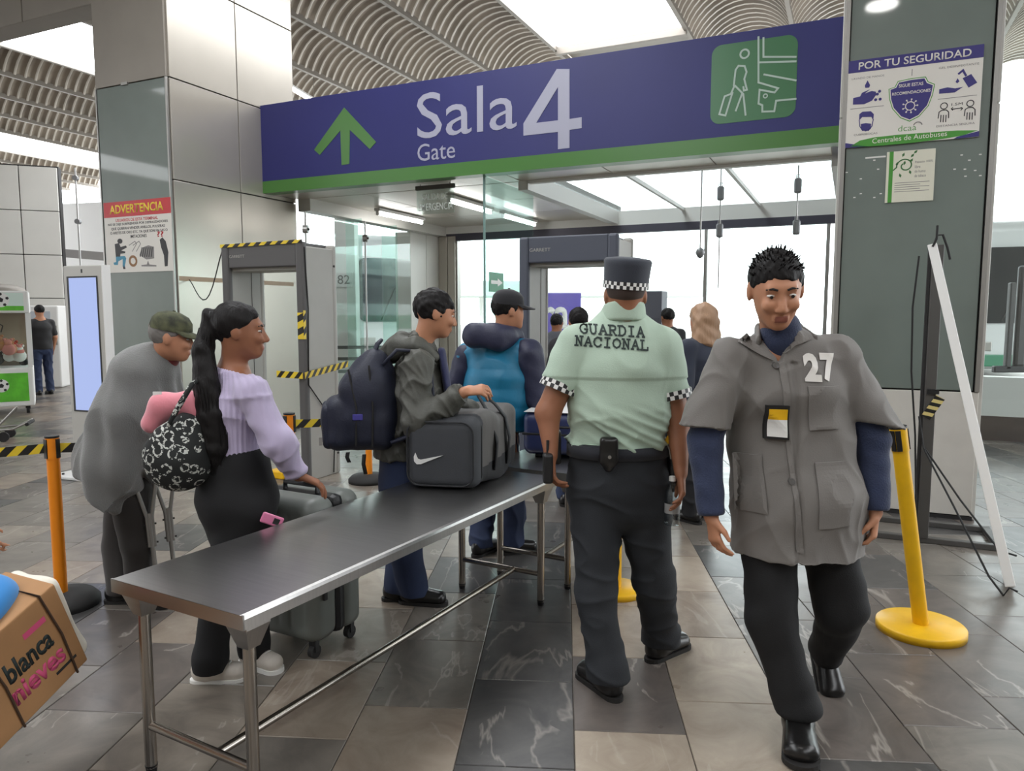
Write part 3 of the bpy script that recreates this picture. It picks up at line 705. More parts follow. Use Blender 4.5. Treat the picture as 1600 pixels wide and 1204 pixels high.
mb.prism([N_(*q) for q in [(68, 422), (118, 410), (130, 385), (188, 360), (150, 390), (200, 372), (230, 378), (232, 400), (205, 440), (150, 465), (68, 468)]], .012, .0135, **X)
for (x, y) in ((255, 375), (262, 430), (230, 434), (240, 395)): mb.prism(circ(*N_(x, y), .011, 8), .012, .0135, **X)
mb.build('hand_washing_icon', M_p_blue, no)
mb = MB(); mb.prism([N_(*q) for q in [(118, 580), (118, 535), (140, 518), (200, 515), (222, 535), (220, 580), (205, 555), (140, 555)]], .012, .0135, **X)
mb.prism([N_(*q) for q in [(132, 605), (168, 598), (205, 603), (205, 640), (168, 658), (135, 640)]], .012, .0135, **X); mb.stroke([N_(*q) for q in [(118, 575), (125, 620), (145, 650), (190, 650), (212, 620), (220, 570)]], .006, .012, .0135, **X)
mb.build('mask_icon', M_p_blue, no)
mb = MB(); mb.prism([N_(*q) for q in [(815, 290), (870, 262), (912, 322), (858, 356)]], .012, .0135, **X); mb.stroke([N_(*q) for q in [(838, 275), (815, 235), (785, 262)]], .014, .012, .0135, **X)
mb.prism([N_(*q) for q in [(783, 290), (796, 312), (782, 325), (770, 315)]], .012, .0135, **X); mb.prism([N_(*q) for q in [(665, 365), (720, 352), (770, 360), (822, 350), (770, 388), (665, 396)]], .012, .0135, **X)
mb.build('gel_bottle_icon', M_p_blue, no)
mb = MB()
for dx, dy in ((0, 0), (172, -16)):
    mb.stroke(circ(*N_(703 + dx, 482 + dy), .022, 12), .006, .012, .0135, closed=True, **X); mb.stroke([N_(a + dx, b + dy) for a, b in [(668, 570), (672, 525), (690, 512), (720, 510), (736, 525), (738, 568)]], .006, .012, .0135, **X)
    for q in (686, 703, 720): mb.stroke([N_(q + dx, 545 + dy), N_(q + dx, 596 + dy)], .006, .012, .0135, **X)
mb.stroke([N_(752, 506), N_(826, 497)], .006, .012, .0135, **X)
for q, s_ in ((752, 1), (826, -1)): mb.stroke([N_(q + 12 * s_, 492), N_(q, 502), N_(q + 12 * s_, 514)], .005, .012, .0135, **X)
mb.build('distance_icon', M_p_black, no)
a = N_(752, 482); text('caption', '1.5M', M_p_black, no, WALLM @ T(a[0], a[1], .012), w=.07, h=.018, ext=.001)
# smoke free notice
u0_, u1_, z0_, z1_ = .19, .51, 2.385, 2.76
ns = empty('smoke_free_notice', W(u0_, VR0 - .022), TH, 'small cream notice with green stripe and curling leaf stem below the blue safety board', 'notice')
wN, hN = u1_ - u0_, z1_ - z0_
MB().box(0, wN, -.006, 0, z0_, z1_).build('sheet', mat('print_cream', C(222, 220, 202), .5), ns); MB().box(.018, .045, -.007, -.006, z0_, z1_).build('stripe', M_p_green, ns)
mb = MB(); sp = []
for i in range(28): t = 3.3 - i * .27; r = .055 - i * .0013; sp.append((.125 + r * math.cos(t) * 1.05, z0_ + .265 + r * math.sin(t)))
mb.stroke([(.045, z0_ + .235)] + sp, .009, .006, .007, **X)
for (x, y, a) in ((.11, .345, 1.2), (.17, .335, .9), (.19, .36, .8), (.165, .3, 1), (.07, .28, 1.4), (.12, .285, 1.4), (.16, .215, 1.9), (.095, .195, 1.9)):
    c_, s__ = math.cos(a), math.sin(a); mb.prism([(x + c_ * p_ - s__ * q_, z0_ + y + s__ * p_ + c_ * q_) for p_, q_ in ((-.016, 0), (0, .009), (.018, 0), (0, -.009))], .006, .007, **X)
mb.build('leaf_stem', mat('print_dark_green', C(60, 110, 60), .5), ns)
for k, (s_, w_) in enumerate((('Espacio 100%', .115), ('libre', .035), ('de humo', .07), ('de tabaco', .075))): text('lettering', s_, M_p_grey, ns, WALLM @ T(.19, z0_ + .275 - k * .033, .006), w=w_, h=.02, ext=.001)
for k in range(5): MB().box(.06, .29 - (k % 2) * .06, -.0065, -.006, z0_ + .075 + k * .016, z0_ + .079 + k * .016).build('small_print', M_p_grey, ns)
# ADVERTENCIA
wa = empty('warning_notice', W(-7.87, VL0 - .022), TH, 'red topped ADVERTENCIA notice with cartoon figures on the left column', 'notice')
wW = 1.075; q0, q1 = 2.02, 2.815; hA = q1 - q0
MB().box(0, wW, -.006, 0, q0, q1).build('sheet', M_p_white, wa); MB().box(0, wW, -.0075, -.006, q1 - .17, q1).build('title_band', M_p_red, wa)
text('title', 'ADVERTENCIA', M_p_yellow, wa, WALLM @ T(.10, q1 - .135, .0075), w=.86, h=.10, ext=.001, bold=.02)
for k, (s_, x_, w_, m_) in enumerate((('USUARIOS DE ESTA TERMINAL', .19, .68, M_p_red), ('NO SE DEJE SORPRENDER POR DEFRAUDADORES', .06, .96, M_p_black), ('QUE QUIERAN VENDER ANILLOS, PULSERAS', .11, .86, M_p_black), ('O ARETES DE ORO ETC. YA QUE SON FALSAS O', .09, .92, M_p_black), ('IMITACIONES', .42, .26, M_p_black))):
    text('lettering', s_, m_, wa, WALLM @ T(x_, q1 - .225 - k * .047, .006), w=w_, h=.034, ext=.001, bold=.01)
def A_(X_, Y_): s = (X_ - 665) / 430; return (s * wW, q1 - (Y_ - (130 - 20 * s)) / 470 * hA)
def ap(nm, m, pts): return MB().prism([A_(*q) for q in pts], .006, .007, M=WALLM).build(nm, m, wa)
ap('kneeling_figure_top', M_p_black, [(727, 405), (755, 398), (765, 425), (800, 415), (806, 428), (768, 448), (795, 455), (792, 466), (762, 470), (758, 490), (730, 490)]); ap('kneeling_figure_head', M_p_black, circ(762, 386, 17, 12))
ap('kneeling_figure_legs', M_p_skin, [(730, 488), (790, 485), (798, 500), (785, 560), (772, 555), (775, 505), (745, 520), (740, 545), (716, 545), (712, 530), (730, 525)]); ap('shoe', M_p_black, [(772, 548), (786, 548), (790, 572), (776, 572)])
mb = MB(); mb.stroke([A_(*q) for q in circ(842, 518, 22, 18, ry=30)], .028, .006, .007, M=WALLM, closed=True); mb.build('ring_picture', M_p_brown, wa)
mb = MB(); [mb.stroke([A_(820 + d, 415), A_(860 + d, 388), A_(870 + d, 405), A_(840 + d, 455)], .008, .006, .007, M=WALLM) for d in (0, 26)]; mb.build('chain_picture', M_p_grey, wa)
ap('banknotes_picture', M_p_grey, [(885, 480), (905, 430), (945, 415), (980, 425), (978, 500), (930, 508)]); mb = MB(); [mb.stroke([A_(890 + 14 * i, 490), A_(905 + 13 * i, 428)], .012, .007, .008, M=WALLM) for i in range(6)]; mb.build('banknote_lines', M_p_black, wa)
ap('stand_picture', M_p_grey, [(895, 545), (930, 540), (938, 515), (946, 540), (990, 545), (990, 553), (895, 553)])
ap('standing_figure', M_p_black, [(1018, 380), (1035, 365), (1055, 390), (1068, 460), (1060, 550), (1042, 552), (1040, 480), (1025, 430)]); text('question_mark', '??', M_p_red, wa, WALLM @ T(*A_(1003, 362), .006), w=.10, h=.06, ext=.001, bold=.02)
# ================================================================== touch screen totem
kp = ground(152, 742); ks = empty('information_totem', (kp.x, kp.y, 0), TH + .05, 'grey floor standing display totem with blank pale blue screen before the left column', 'display')
M_tot = mat('totem_grey', C(186, 184, 178), .4, .1)
MB().box(-.25, .25, -.045, .045, .03, 2.0, bev=.012).build('housing', M_tot, ks); MB().box(-.32, .32, -.26, .2, .0, .03, bev=.008).build('base_plate', M_white_plastic, ks)
MB().box(.25, .262, -.045, .045, .03, 2.0).build('side_strip', M_white_plastic, ks)
MB().box(-.2, .2, -.05, -.044, .62, 1.9).build('screen_bezel', M_black, ks); s_ = MB().box(-.17, .185, -.0525, -.05, .635, 1.885).build('screen', emat('lit_screen_pale_blue', C(176, 192, 240), 1.0), ks)
MB().box(-.01, .01, -.047, -.044, 1.93, 1.965).build('camera_lens', M_black, ks)
for x in (-.2, .2): MB().cyl((x, -.2, .03), (x, -.2, .045), .012, n=8).build('bolt', M_dark, ks)
# ================================================================== walk-through metal detectors
M_det_dark = mat('detector_dark_grey', C(84, 82, 82), .5); M_det = mat('detector_grey_panel', C(168, 166, 160), .5, var=.04, vscale=4)
def detector(u, v, wd, label, tapes, dark=M_det_dark):
    r = empty('metal_detector', W(u, v), TH, label, 'metal detector', 'walk-through detectors at the gate')
    for x0, inn in ((0, 1), (wd - .09, -1)):
        p = MB().box(x0 + .008, x0 + .082, .03, .45, .0, 2.16, bev=.008).build('side_panel', M_det, r)
        for y in (0, .42): MB().box(x0, x0 + .09, y, y + .06, 0, 2.2, bev=.02).build('edge_post', dark if y == 0 else M_det, p)
        MB().box(x0 + (.083 if inn > 0 else .0), x0 + (.085 if inn > 0 else .007), .3, .305, .05, 2.1).build('seam', M_dark, p)
        for z in (.2, 2.0): MB().cyl((x0 - .002, .44, z), (x0 + .092, .44, z), .012, n=8).build('screw', M_dark, p)
    MB().box(.085, wd - .085, .01, .46, 1.98, 2.2, bev=.012).build('header', dark, r)
    MB().box(.08, wd - .08, .06, .42, 1.955, 1.98).build('header_base', M_det, r)
    text('nameplate', 'GARRETT', M_det, r, WALLM @ T(.10, 2.075, -.0085), w=.19, h=.028, ext=.0015)
    if tapes:
        mb = MB(); tape(mb, (.0, -.002, 2.19), (wd, -.002, 2.2), (0, 0, .03), .004, .13, .04); mb.build('hazard_strip', [M_tape_b, M_tape_y], r)
        mb = MB(); tape(mb, (wd - .04, -.004, 1.32), (wd - .04, -.004, 1.56), (.07, 0, 0), .004, .12, .03); mb.build('hazard_strip', [M_tape_b, M_tape_y], r)
        mb = MB(); tape(mb, (wd + .003, .0, 1.32), (wd + .003, .0, 1.58), (0, .03, 0), .004, .12, .03); mb.build('hazard_strip', [M_tape_b, M_tape_y], r)
        MB().tube([(wd + .004, .02, 2.15), (wd + .006, .05, 1.6), (wd + .004, .03, .9), (wd + .006, .3, .6), (wd + .006, .38, .3), (wd + .004, .36, .02)], .006, 6).build('cable', M_rubber, r)
    return r
detector(-5.5, 5.3, .99, 'grey walk-through metal detector with hazard tape along its top, behind the ponytailed girl', True)
detector(-2.62, 5.83, .88, 'blue-grey walk-through metal detector behind the man in the teal vest', False, mat('detector_blue_grey', C(78, 82, 94), .5))
q = W(-5.5, 5.33, 2.17); e_ = W(-6.76, 6.05, 1.93)
cb = MB().tube([q + (e_ - q) * (i / 10) - Vector((0, 0, .35 * math.sin(PI * i / 10) ** 1.2)) for i in range(11)], .006, 6).build('power_cable', M_rubber); tag(cb, 'thin dark cable sagging from the detector to the left column', 'cable')
# ================================================================== queue posts
def post(loc, h, mp, mbase, label, br=.175, bt=.035, lean=(0, 0), dark_head=True, r=.031, dome=False):
    o = empty('queue_post', loc, 0, label, 'queue post', 'retractable belt posts')
    if dome: MB().lathe([(0, 0), (br, 0), (br * 1.0, .03), (br * .85, .06), (br * .3, .075), (0, .075)], 36).build('base', mbase, o)
    else: MB().lathe([(0, 0), (br, 0), (br, bt * .85), (br - .006, bt), (0, bt)], 40).build('base', mbase, o)
    b = Vector((0, 0, bt)); t = Vector((lean[0], lean[1], h)); d = (t - b).normalized()
    MB().cyl(b, t, r, n=20).build('pole', mp, o)
    hd = MB().cyl(t - d * .105, t + d * .006, r + .003, n=20).build('belt_cassette', mp, o)
    Q = Vector((0, 0, 1)).rotation_difference(d).to_matrix().to_4x4()
    MB().cyl(t + d * .006, t + d * .016, r + .004, n=20).build('cap', M_black, hd)
    for a in (-2.1, -.2, 1.6, 3.5):
        MB().box(r - .004, r + .006, -.012, .012, -.1, 0, M=T(*t) @ Q @ RZ(a)).build('belt_slot', M_black, hd)
    return o, t + Vector(loc) - d * .05
def belt(a, b, label, sag=.01, h=.05):
    mb = MB(); tape(mb, a, b, (0, 0, h), .003, .10, .05, sag=sag); o = mb.build('barrier_belt', [M_tape_b, M_tape_y]); return tag(o, label, 'belt', 'black and yellow barrier belts')
pL = ground(97, 945); oL, hL = post(pL, .9, M_orange, M_rubber, 'orange queue post with black base between cardboard box and grey poncho', .185, .05, dome=True)
p2 = at(452, 650, 4.4); o2, h2 = post((p2.x, p2.y, 0), .94, M_orange, M_rubber, 'orange queue post mostly hidden behind the lilac sweater sleeve', dome=True)
p3 = ground(577, 752); o3, h3 = post(p3, .95, M_orange, M_rubber, 'orange queue post with dark round base below the navy backpack', .19, .05, dome=True)
pR = ground(1438, 985); oR, hR = post(pR, 1.0, M_yellow, M_yellow, 'leaning yellow queue post right of the man numbered 27', .2, .04, (-.16, .0), r=.036)
p5 = ground(962, 925); o5, h5 = post(p5, .95, M_yellow, M_yellow, 'yellow queue post seen between the guard legs', .15, .035)
belt(hL + Vector((.035, .01, 0)), h2 + Vector((-.035, 0, 0)), 'black and yellow belt running behind the grey poncho from the orange post', .03)
belt(hL + Vector((-1.6, -.45, -.05)), hL + Vector((-.035, -.01, 0)), 'black and yellow belt leaving the left edge towards the orange post', .01)
belt(h2 + Vector((.035, 0, 0)), h2 + Vector((.62, .45, .02)), 'black and yellow belt running behind the navy backpack', .02)
q0_ = W(-5.0, 5.22, .98); mb = MB(); tape(mb, W(-4.78, 5.22, 1.0), W(-4.52, 5.27, .99), (0, 0, .06), .004, .09, .05); tape(mb, W(-4.495, 5.27, .99), W(-4.49, 5.9, 1.06), (0, 0, .06), .004, .09, .05)
ct = mb.build('caution_tape', [M_tape_b, M_tape_y]); tag(ct, 'black and yellow caution tape wound round the near detector at waist height', 'tape')
yb = ground(440, 745); yb = MB().box(-.1, .1, -.09, .09, 0, .075, bev=.012).build('floor_block', M_yellow, None, yb); yb.rotation_euler.z = TH; tag(yb, 'low yellow block on the floor beyond the lilac sleeve', 'block')
# ================================================================== steel inspection tables
NR, FR = Vector((-.77, 2.03, 0)), Vector((.24, 3.84, 0)); dl = (FR - NR).normalized(); TR_ = math.atan2(dl.y, dl.x) - PI / 2; TLN = (FR - NR).length; TZ = .69
def table(loc, L_, wd, label, legs_in=.07, rail=True):
    o = empty('steel_table', loc, TR_, label, 'table', 'stainless inspection tables')     # local: x to the right edge = 0, y along
    mb = MB(); prof = [(-wd, TZ - .045), (-wd, TZ - .008), (-wd + .008, TZ), (-.012, TZ), (-.003, TZ - .004), (0, TZ - .014), (0, TZ - .045), (-.006, TZ - .045), (-.006, TZ - .016), (-.014, TZ - .008), (-wd + .012, TZ - .008), (-wd + .006, TZ - .045)]
    n = len(prof); vs_ = [(x, y, z) for y in (0, L_) for x, z in prof]
    mb.add(vs_, [(i, (i + 1) % n, n + (i + 1) % n, n + i) for i in range(n)], 0)
    for y0 in (0, L_ - .006): mb.box(-wd, 0, y0, y0 + .006, TZ - .045, TZ - .001)
    mb.build('top', M_steel, o)
    for x in (-.06, -wd + .06):
        for y in (legs_in, L_ - legs_in):
            lg = MB().cyl((x, y, .02), (x, y, TZ - .01), .0195, n=18).build('leg', M_steel_tube, o)
            MB().add([(x - .045, y - .045, TZ - .012), (x + .045, y - .045, TZ - .012), (x + .045, y + .045, TZ - .012), (x - .045, y + .045, TZ - .012), (x - .045, y - .045, TZ - .06), (x + .045, y - .045, TZ - .06), (x + .045, y + .045, TZ - .06), (x - .045, y + .045, TZ - .06),
                      (x - .023, y - .023, TZ - .13), (x + .023, y - .023, TZ - .13), (x + .023, y + .023, TZ - .13), (x - .023, y + .023, TZ - .13)],
                     [(0, 1, 2, 3), (8, 11, 10, 9)] + [(i, 4 + i, 4 + (i + 1) % 4, (i + 1) % 4) for i in range(4)] + [(4 + i, 8 + i, 8 + (i + 1) % 4, 4 + (i + 1) % 4) for i in range(4)]).build('socket', M_steel, lg)
            MB().cyl((x, y, 0), (x, y, .03), .016, .021, n=12).build('foot', M_black, lg)
    if rail:
        for y in (legs_in, L_ - legs_in): MB().cyl((-wd + .06, y, .17), (-.06, y, .17), .0145, n=14).build('cross_rail', M_steel_tube, o)
        MB().cyl((-wd * .36, legs_in, .17), (-wd * .36, L_ - legs_in, .17), .0145, n=14).build('long_rail', M_steel_tube, o)
    return o
table(NR, TLN, .62, 'long stainless steel inspection table in the foreground carrying the grey duffel bag')
table(NR + dl * (TLN + .1) + Vector((.02, -.02, 0)), 1.55, .56, 'second stainless steel table beyond the first, carrying a navy suitcase', .12)
# ================================================================== luggage
M_nav = mat('navy_suitcase_shell', C(44, 52, 92), .4, var=.08, vscale=6)
nb = ground(812, 716, TZ); sc_ = empty('suitcase', (nb.x, nb.y, TZ), TR_ + .25, 'navy blue suitcase lying flat on the far steel table', 'suitcase')
v_ = Vol((-.02, -.02, 0), (.46, .64, .28), .008); v_.rbox((.22, .31, .15), (.21, .29, .13), .05); soft('shell', v_, M_nav, sc_)
MB().box(.008, .432, .018, .602, .14, .155, bev=.004).build('zip_band', M_black, sc_)
for x in (.1, .34):
    for y in (.08, .54): MB().cyl((x - .02, y, .012), (x + .02, y, .012), .0125, n=12).build('wheel', M_black, sc_)
MB().tube([(.12, .0, .2), (.12, -.02, .2), (.3, -.02, .2), (.3, .0, .2)], .008, 8).build('handle', M_black, sc_)
MB().box(.02, .42, .02, .6, .279, .281).build('lid_strip', M_white_plastic, sc_)
# grey upright suitcase of the girl
M_sg = mat('grey_suitcase_shell', C(112, 116, 112), .42, var=.05, vscale=8)
cn = Vector((-.875, 3.135, 0)); RS = math.radians(-28); c_ = cn + Vector((math.cos(RS) * -.22, math.sin(RS) * -.22, 0)) + Vector((-math.sin(RS) * .17, math.cos(RS) * .17, 0))
s2 = empty('suitcase', c_, RS, 'grey upright hard suitcase with black band standing behind the steel table', 'suitcase')
v_ = Vol((-.24, -.19, .05), (.24, .19, .74), .008); v_.rbox((0, -.08, .4), (.22, .085, .33), .06, k=.004); v_.rbox((0, .1, .4), (.22, .07, .33), .055, k=.004)
for x in np.linspace(-.15, .15, 5): v_.seg((x, -.17, .15), (x, -.17, .65), .008, sub=True, k=.01)
soft('shell', v_, M_sg, s2)
MB().box(-.215, .215, -.02, .055, .075, .728, bev=.03).build('zip_band', M_black, s2)
for x in (-.17, .17):
    for y in (-.12, .12):
        w_ = MB().cyl((x - .014, y, .03), (x + .014, y, .03), .03, n=16).build('wheel', M_rubber, s2); MB().box(x - .02, x + .02, y - .012, y + .012, .03, .09).build('wheel_fork', M_black, w_)
for (y, z) in ((-.1, .3), (.1, .42)): MB().box(.216, .232, y - .012, y + .012, z - .03, z + .03, bev=.005).build('side_foot', M_black, s2)
MB().tube([(-.1, .0, .725), (-.1, .0, .76), (.1, .0, .76), (.1, .0, .725)], .012, 8).build('handle', M_black, s2); MB().box(.02, .1, -.02, .02, .775, .777).build('luggage_tag', M_white, s2)
# duffel bag
M_df = mat('duffel_charcoal', C(62, 64, 68), .75, bump=.15, bscale=220, var=.06, vscale=10); M_df2 = mat('duffel_grey_side', C(92, 90, 88), .7, bump=.15, bscale=200, var=.1, vscale=7); M_dfb = mat('duffel_black', C(34, 35, 38), .7)
d0 = Vector((-.535, 3.575, TZ)); ex = Vector((.985, -.16, 0)).normalized(); RD = math.atan2(ex.y, ex.x)
df = empty('duffel_bag', d0, RD, 'charcoal duffel bag with white swoosh standing on the steel table', 'bag')
v_ = Vol((0, 0, 0), (.6, .7, .42), .007)
def skew(y): return .11 * y / .6
for i in range(12):
    y = .05 + i * .047; v_.rbox((.185 + skew(y), y, .175 + .018 * math.sin(i * .7)), (.182 - .006 * abs(i - 5.5) / 5, .05, .172 + .016 * math.sin(PI * i / 11)), .049, k=.03)
v_.clip((0, 0, .004), (0, 0, -1))
soft('body', v_, [M_df, M_df2, M_dfb], df, it=3, fold=lambda V, N: .007 * wob(V, (14, 20, 14), 2) * (V[:, 1] > .08), fmat=lambda c: np.where(c[:, 1] < .085, 0, np.where(c[:, 2] < .10 + .08 * (c[:, 1] - .1), 2, 1)))
sw_ = [(0, .03), (-.008, .012), (-.006, -.008), (.008, -.02), (.03, -.019), (.06, -.008), (.148, .022), (.05, .004), (.028, .0), (.014, .004), (.008, .014)]
MB().prism([(.062 + x * .95, .148 + y * 1.15) for x, y in sw_], 0, .004, M=T(0, -.002, 0) @ WALLM).build('swoosh', M_white, df)
mb = MB(); mb.tube([(x, .0, z) for x, z in rrect(.02, .352, .02, .335, .06)], .005, 6, closed=True); mb.build('end_piping', M_dfb, df)
mb = MB(); mb.tube([(x, .072, z) for x, z in rrect(.008, .378, .01, .352, .06)], .005, 6, closed=True); mb.build('seam_piping', M_dfb, df)
for yy, top in ((.24, (.30, .28, .47)), (.42, (.30, .33, .47))):
    sx = .365 + skew(yy) + .006; pts = [(sx, yy, .06), (sx + .012, yy, .2), (sx - .01, yy, .31), (sx - .06, (yy + top[1]) / 2, .385), top]
    MB().ribbon(pts, (0, .05, 0), .006).build('strap', M_dfb, df)
MB().ribbon([(.05, .30, .33), (.12, .30, .40), (.22, .3, .46), (.30, .305, .47)], (0, .034, 0), .006).build('strap', M_dfb, df)
MB().tube([(.30, .24, .475), (.30, .37, .475)], .014, 10).build('grip', M_dfb, df)
for (x, y, z) in ((.12, .12, .365), (.16, .16, .37)): MB().box(x - .012, x + .012, y - .004, y + .004, z - .004, z + .006, bev=.002).build('zip_pull', M_alu, df)
# cardboard box in a white sack, leaning at lower left
M_cb = mat('cardboard', C(172, 128, 86), .75, bump=.05, bscale=60, var=.1, vscale=5); M_sack = mat('white_woven_sack', C(226, 220, 206), .7, bump=.3, bscale=14)
bR, bP, bT = at(138, 1030, 2.4), at(0, 1172, 2.1), at(84, 912, 2.25)
bA = bR + (bP - bR).normalized() * .52; X_ = bR - bA; R_ax = X_.normalized(); Z_ = bT - bR; BH = Z_.length; Z_ = (Z_ - R_ax * Z_.dot(R_ax)).normalized(); Y_ = Z_.cross(R_ax)
Mb = Matrix((R_ax, Y_, Z_)).transposed().to_4x4()
bx_ = empty('cardboard_box', (bA.x, bA.y, max(bA.z, .01)), 0, 'brown cardboard box with blanca nieves print carried in a white sack, lower left', 'box'); bx_.rotation_mode = 'QUATERNION'; bx_.rotation_quaternion = Mb.to_quaternion()
BL, BD = X_.length, .20
MB().box(0, BL, 0, BD, 0, BH, bev=.006).build('carton', M_cb, bx_)
MB().prism([(BL * .1, .005), (BL - .20, .005), (BL - .24, .06), (BL * .1, .06)], BH, BH + .004, M=T(0, 0, 0)).build('flap', M_cb, bx_)
text('print', 'blanca', mat('print_dark_green_black', C(34, 44, 44), .6), bx_, WALLM @ T(BL - .24, BH * .46, 0), w=.165, h=.08, ext=.001, bold=.03)
text('print', 'nieves', mat('print_pink', C(214, 84, 128), .6), bx_, WALLM @ T(BL - .25, BH * .22, 0), w=.19, h=.075, ext=.001, bold=.03)
MB().box(BL - .15, BL - .07, -.001, 0, BH * .74, BH * .80).build('pink_bar', MATS['print_pink'], bx_); MB().box(BL - .11, BL - .03, -.001, 0, BH * .15, BH * .18).build('print_bar', M_p_black, bx_)
for x in (BL - .27, BL - .06): MB().tube([(x, BD + .002, .01), (x, BD, BH + .004), (x, -.003, BH + .004), (x + .015, -.004, BH * .5), (x + .01, -.003, -.003)], .004, 6).build('string', mat('brown_string', C(70, 50, 36), .8), bx_)
v_ = Vol((.1, -.02, -.06), (BL + .08, BD + .08, BH + .1), .009); v_.rbox((BL / 2 + .128, BD / 2 + .02, BH / 2 - .012), (BL / 2 - .085, BD / 2 - .01, BH / 2 - .005), .03)
soft('sack', v_, M_sack, bx_, it=1, fold=lambda V, N: .006 * wob(V, 30, 5))
v_ = Vol((.0, 0, BH - .05), (BL, BD + .05, BH + .16), .009); v_.ell((BL - .18, BD * .6, BH + .015), (.15, .085, .075)); 
soft('blue_cloth', v_, mat('blue_cloth', C(44, 130, 200), .8, sheen=.3), bx_, fold=lambda V, N: .006 * wob(V, 30, 8))
# ================================================================== people
def skin(name, c): return mat(name, c, .5, var=.06, vscale=18, spec=.4)
SK1 = skin('skin_brown', C(168, 116, 88)); SK2 = skin('skin_tan', C(184, 130, 100)); SK3 = skin('skin_dark_tan', C(150, 100, 74))
M_lip = mat('lips', C(152, 92, 78), .45); M_eye = mat('eye_white', C(225, 222, 216), .2); M_iris = mat('iris_dark', C(34, 24, 20), .2)
M_hair = mat('black_hair', C(20, 17, 17), .6, spec=.25, bump=.5, bscale=90, stretch=(1, 1, .12)); M_brow = mat('eyebrow', C(26, 20, 18), .7)
M_shoe = mat('black_leather', C(22, 21, 21), .28, bump=.05, bscale=50); M_sole = mat('shoe_sole', C(28, 26, 25), .7); M_shoe_w = mat('white_canvas_shoe', C(206, 198, 188), .6, var=.06, vscale=30)
M_jean = mat('dark_blue_jeans', C(42, 54, 84), .8, bump=.12, bscale=250, var=.12, vscale=7); M_blackcloth = mat('black_cloth', C(24, 24, 28), .8, bump=.1, bscale=200)
def cloth(name, c, var=.06, vs=8, bump=.12, bs=220, rough=.82, sheen=.15): return mat(name, c, rough, bump=bump, bscale=bs, var=var, vscale=vs, sheen=sheen)
def unit(v): v = Vector(v); return v.normalized()
def lerp(a, b, t): return Vector(a) * (1 - t) + Vector(b) * t
def head_frame(c, fwd, pitch=0., roll=0.):
    f = unit((fwd[0], fwd[1], 0)); r = Vector((f.y, -f.x, 0)); up = Vector((0, 0, 1))
    M = Matrix((r, f, up)).transposed().to_4x4(); M = Matrix.Translation(c) @ M @ RX(pitch) @ RY(roll); return M
def hv(v, w=None): return np.array(v)
def do_head(vol, Hm, s=1.0, nose=True):
    P = lambda x, y, z: Hm @ Vector((x * s, y * s, z * s)); D = lambda v: (Hm.to_3x3() @ Vector(v))
    ex, ez = D((1, 0, 0)), D((0, 0, 1)); r = lambda *a: tuple(q * s for q in a)
    vol.ell(P(0, -.012, .03), r(.076, .096, .086), ex, ez, k=.03); vol.ell(P(0, .028, -.035), r(.061, .066, .078), ex, ez, k=.04)
    vol.ell(P(0, .062, -.092), r(.026, .024, .02), ex, ez, k=.03)
    if nose:
        vol.seg(P(-.034, .081, .024), P(.034, .081, .024), .011 * s, k=.02)
        vol.ell(P(-.036, .082, -.028), r(.02, .016, .018), ex, ez, k=.02); vol.ell(P(.036, .082, -.028), r(.02, .016, .018), ex, ez, k=.02)
        for x in (-.031, .031): vol.ell(P(x, .102, .004), r(.017, .014, .010), ex, ez, k=.012, sub=True)
        vol.seg(P(0, .088, .012), P(0, .110, -.034), .007 * s, .0125 * s, k=.012)
        for x in (-.012, .012): vol.ell(P(x, .100, -.040), r(.008, .009, .007), ex, ez, k=.008)
        vol.seg(P(-.017, .090, -.063), P(.017, .090, -.063), .0075 * s, k=.006); vol.seg(P(-.015, .089, -.073), P(.015, .089, -.073), .008 * s, k=.006)
    for x in (-.078, .078): vol.ell(P(x, -.006, -.004), r(.009, .019, .032), ex, ez, k=.008)
def do_hand(vol, w, d, n, th, curl=.5, s=1., grip=0.):
    """wrist, finger direction, palm normal, thumb side"""
    w = Vector(w); d = unit(d); n = Vector(n); n = (n - d * n.dot(d)).normalized(); t = Vector(th); t = t - d * t.dot(d) - n * t.dot(n); t.normalize()
    vol.seg(w, w + d * .085 * s, (.026 * s, .017 * s), (.039 * s, .014 * s), e1=t, k=.012)
    for i, (o, L) in enumerate(((.031, .074), (.0105, .084), (-.0105, .079), (-.031, .062))):
        p = w + d * (.086 - abs(o) * .15) * s + t * o * s; dd = (d + t * o * 2.2).normalized(); c = curl * (1 + .12 * i)
        for L_, r0, r1, b in ((.45, .0092, .0086, .55), (.3, .0086, .0078, 1.), (.25, .0078, .0066, .7)):
            a = c * b; dd = (dd * math.cos(a) + n * math.sin(a)).normalized(); q = p + dd * L * L_ * s; vol.seg(p, q, r0 * s, r1 * s, k=.003); p = q
            n2 = n - dd * n.dot(dd)
    p = w + d * .022 * s + t * .026 * s; dd = (d * .72 + t * .55 + n * (.25 + grip)).normalized(); q = p + dd * .045 * s; vol.seg(p, q, .014 * s, .0105 * s, k=.012)
    dd = (dd + d * .35 - t * .25 + n * grip).normalized(); vol.seg(q, q + dd * .034 * s, .0105 * s, .008 * s, k=.004)
def bounds(pts, pad): A = np.array([list(p) for p in pts]); return A.min(0) - pad, A.max(0) + pad
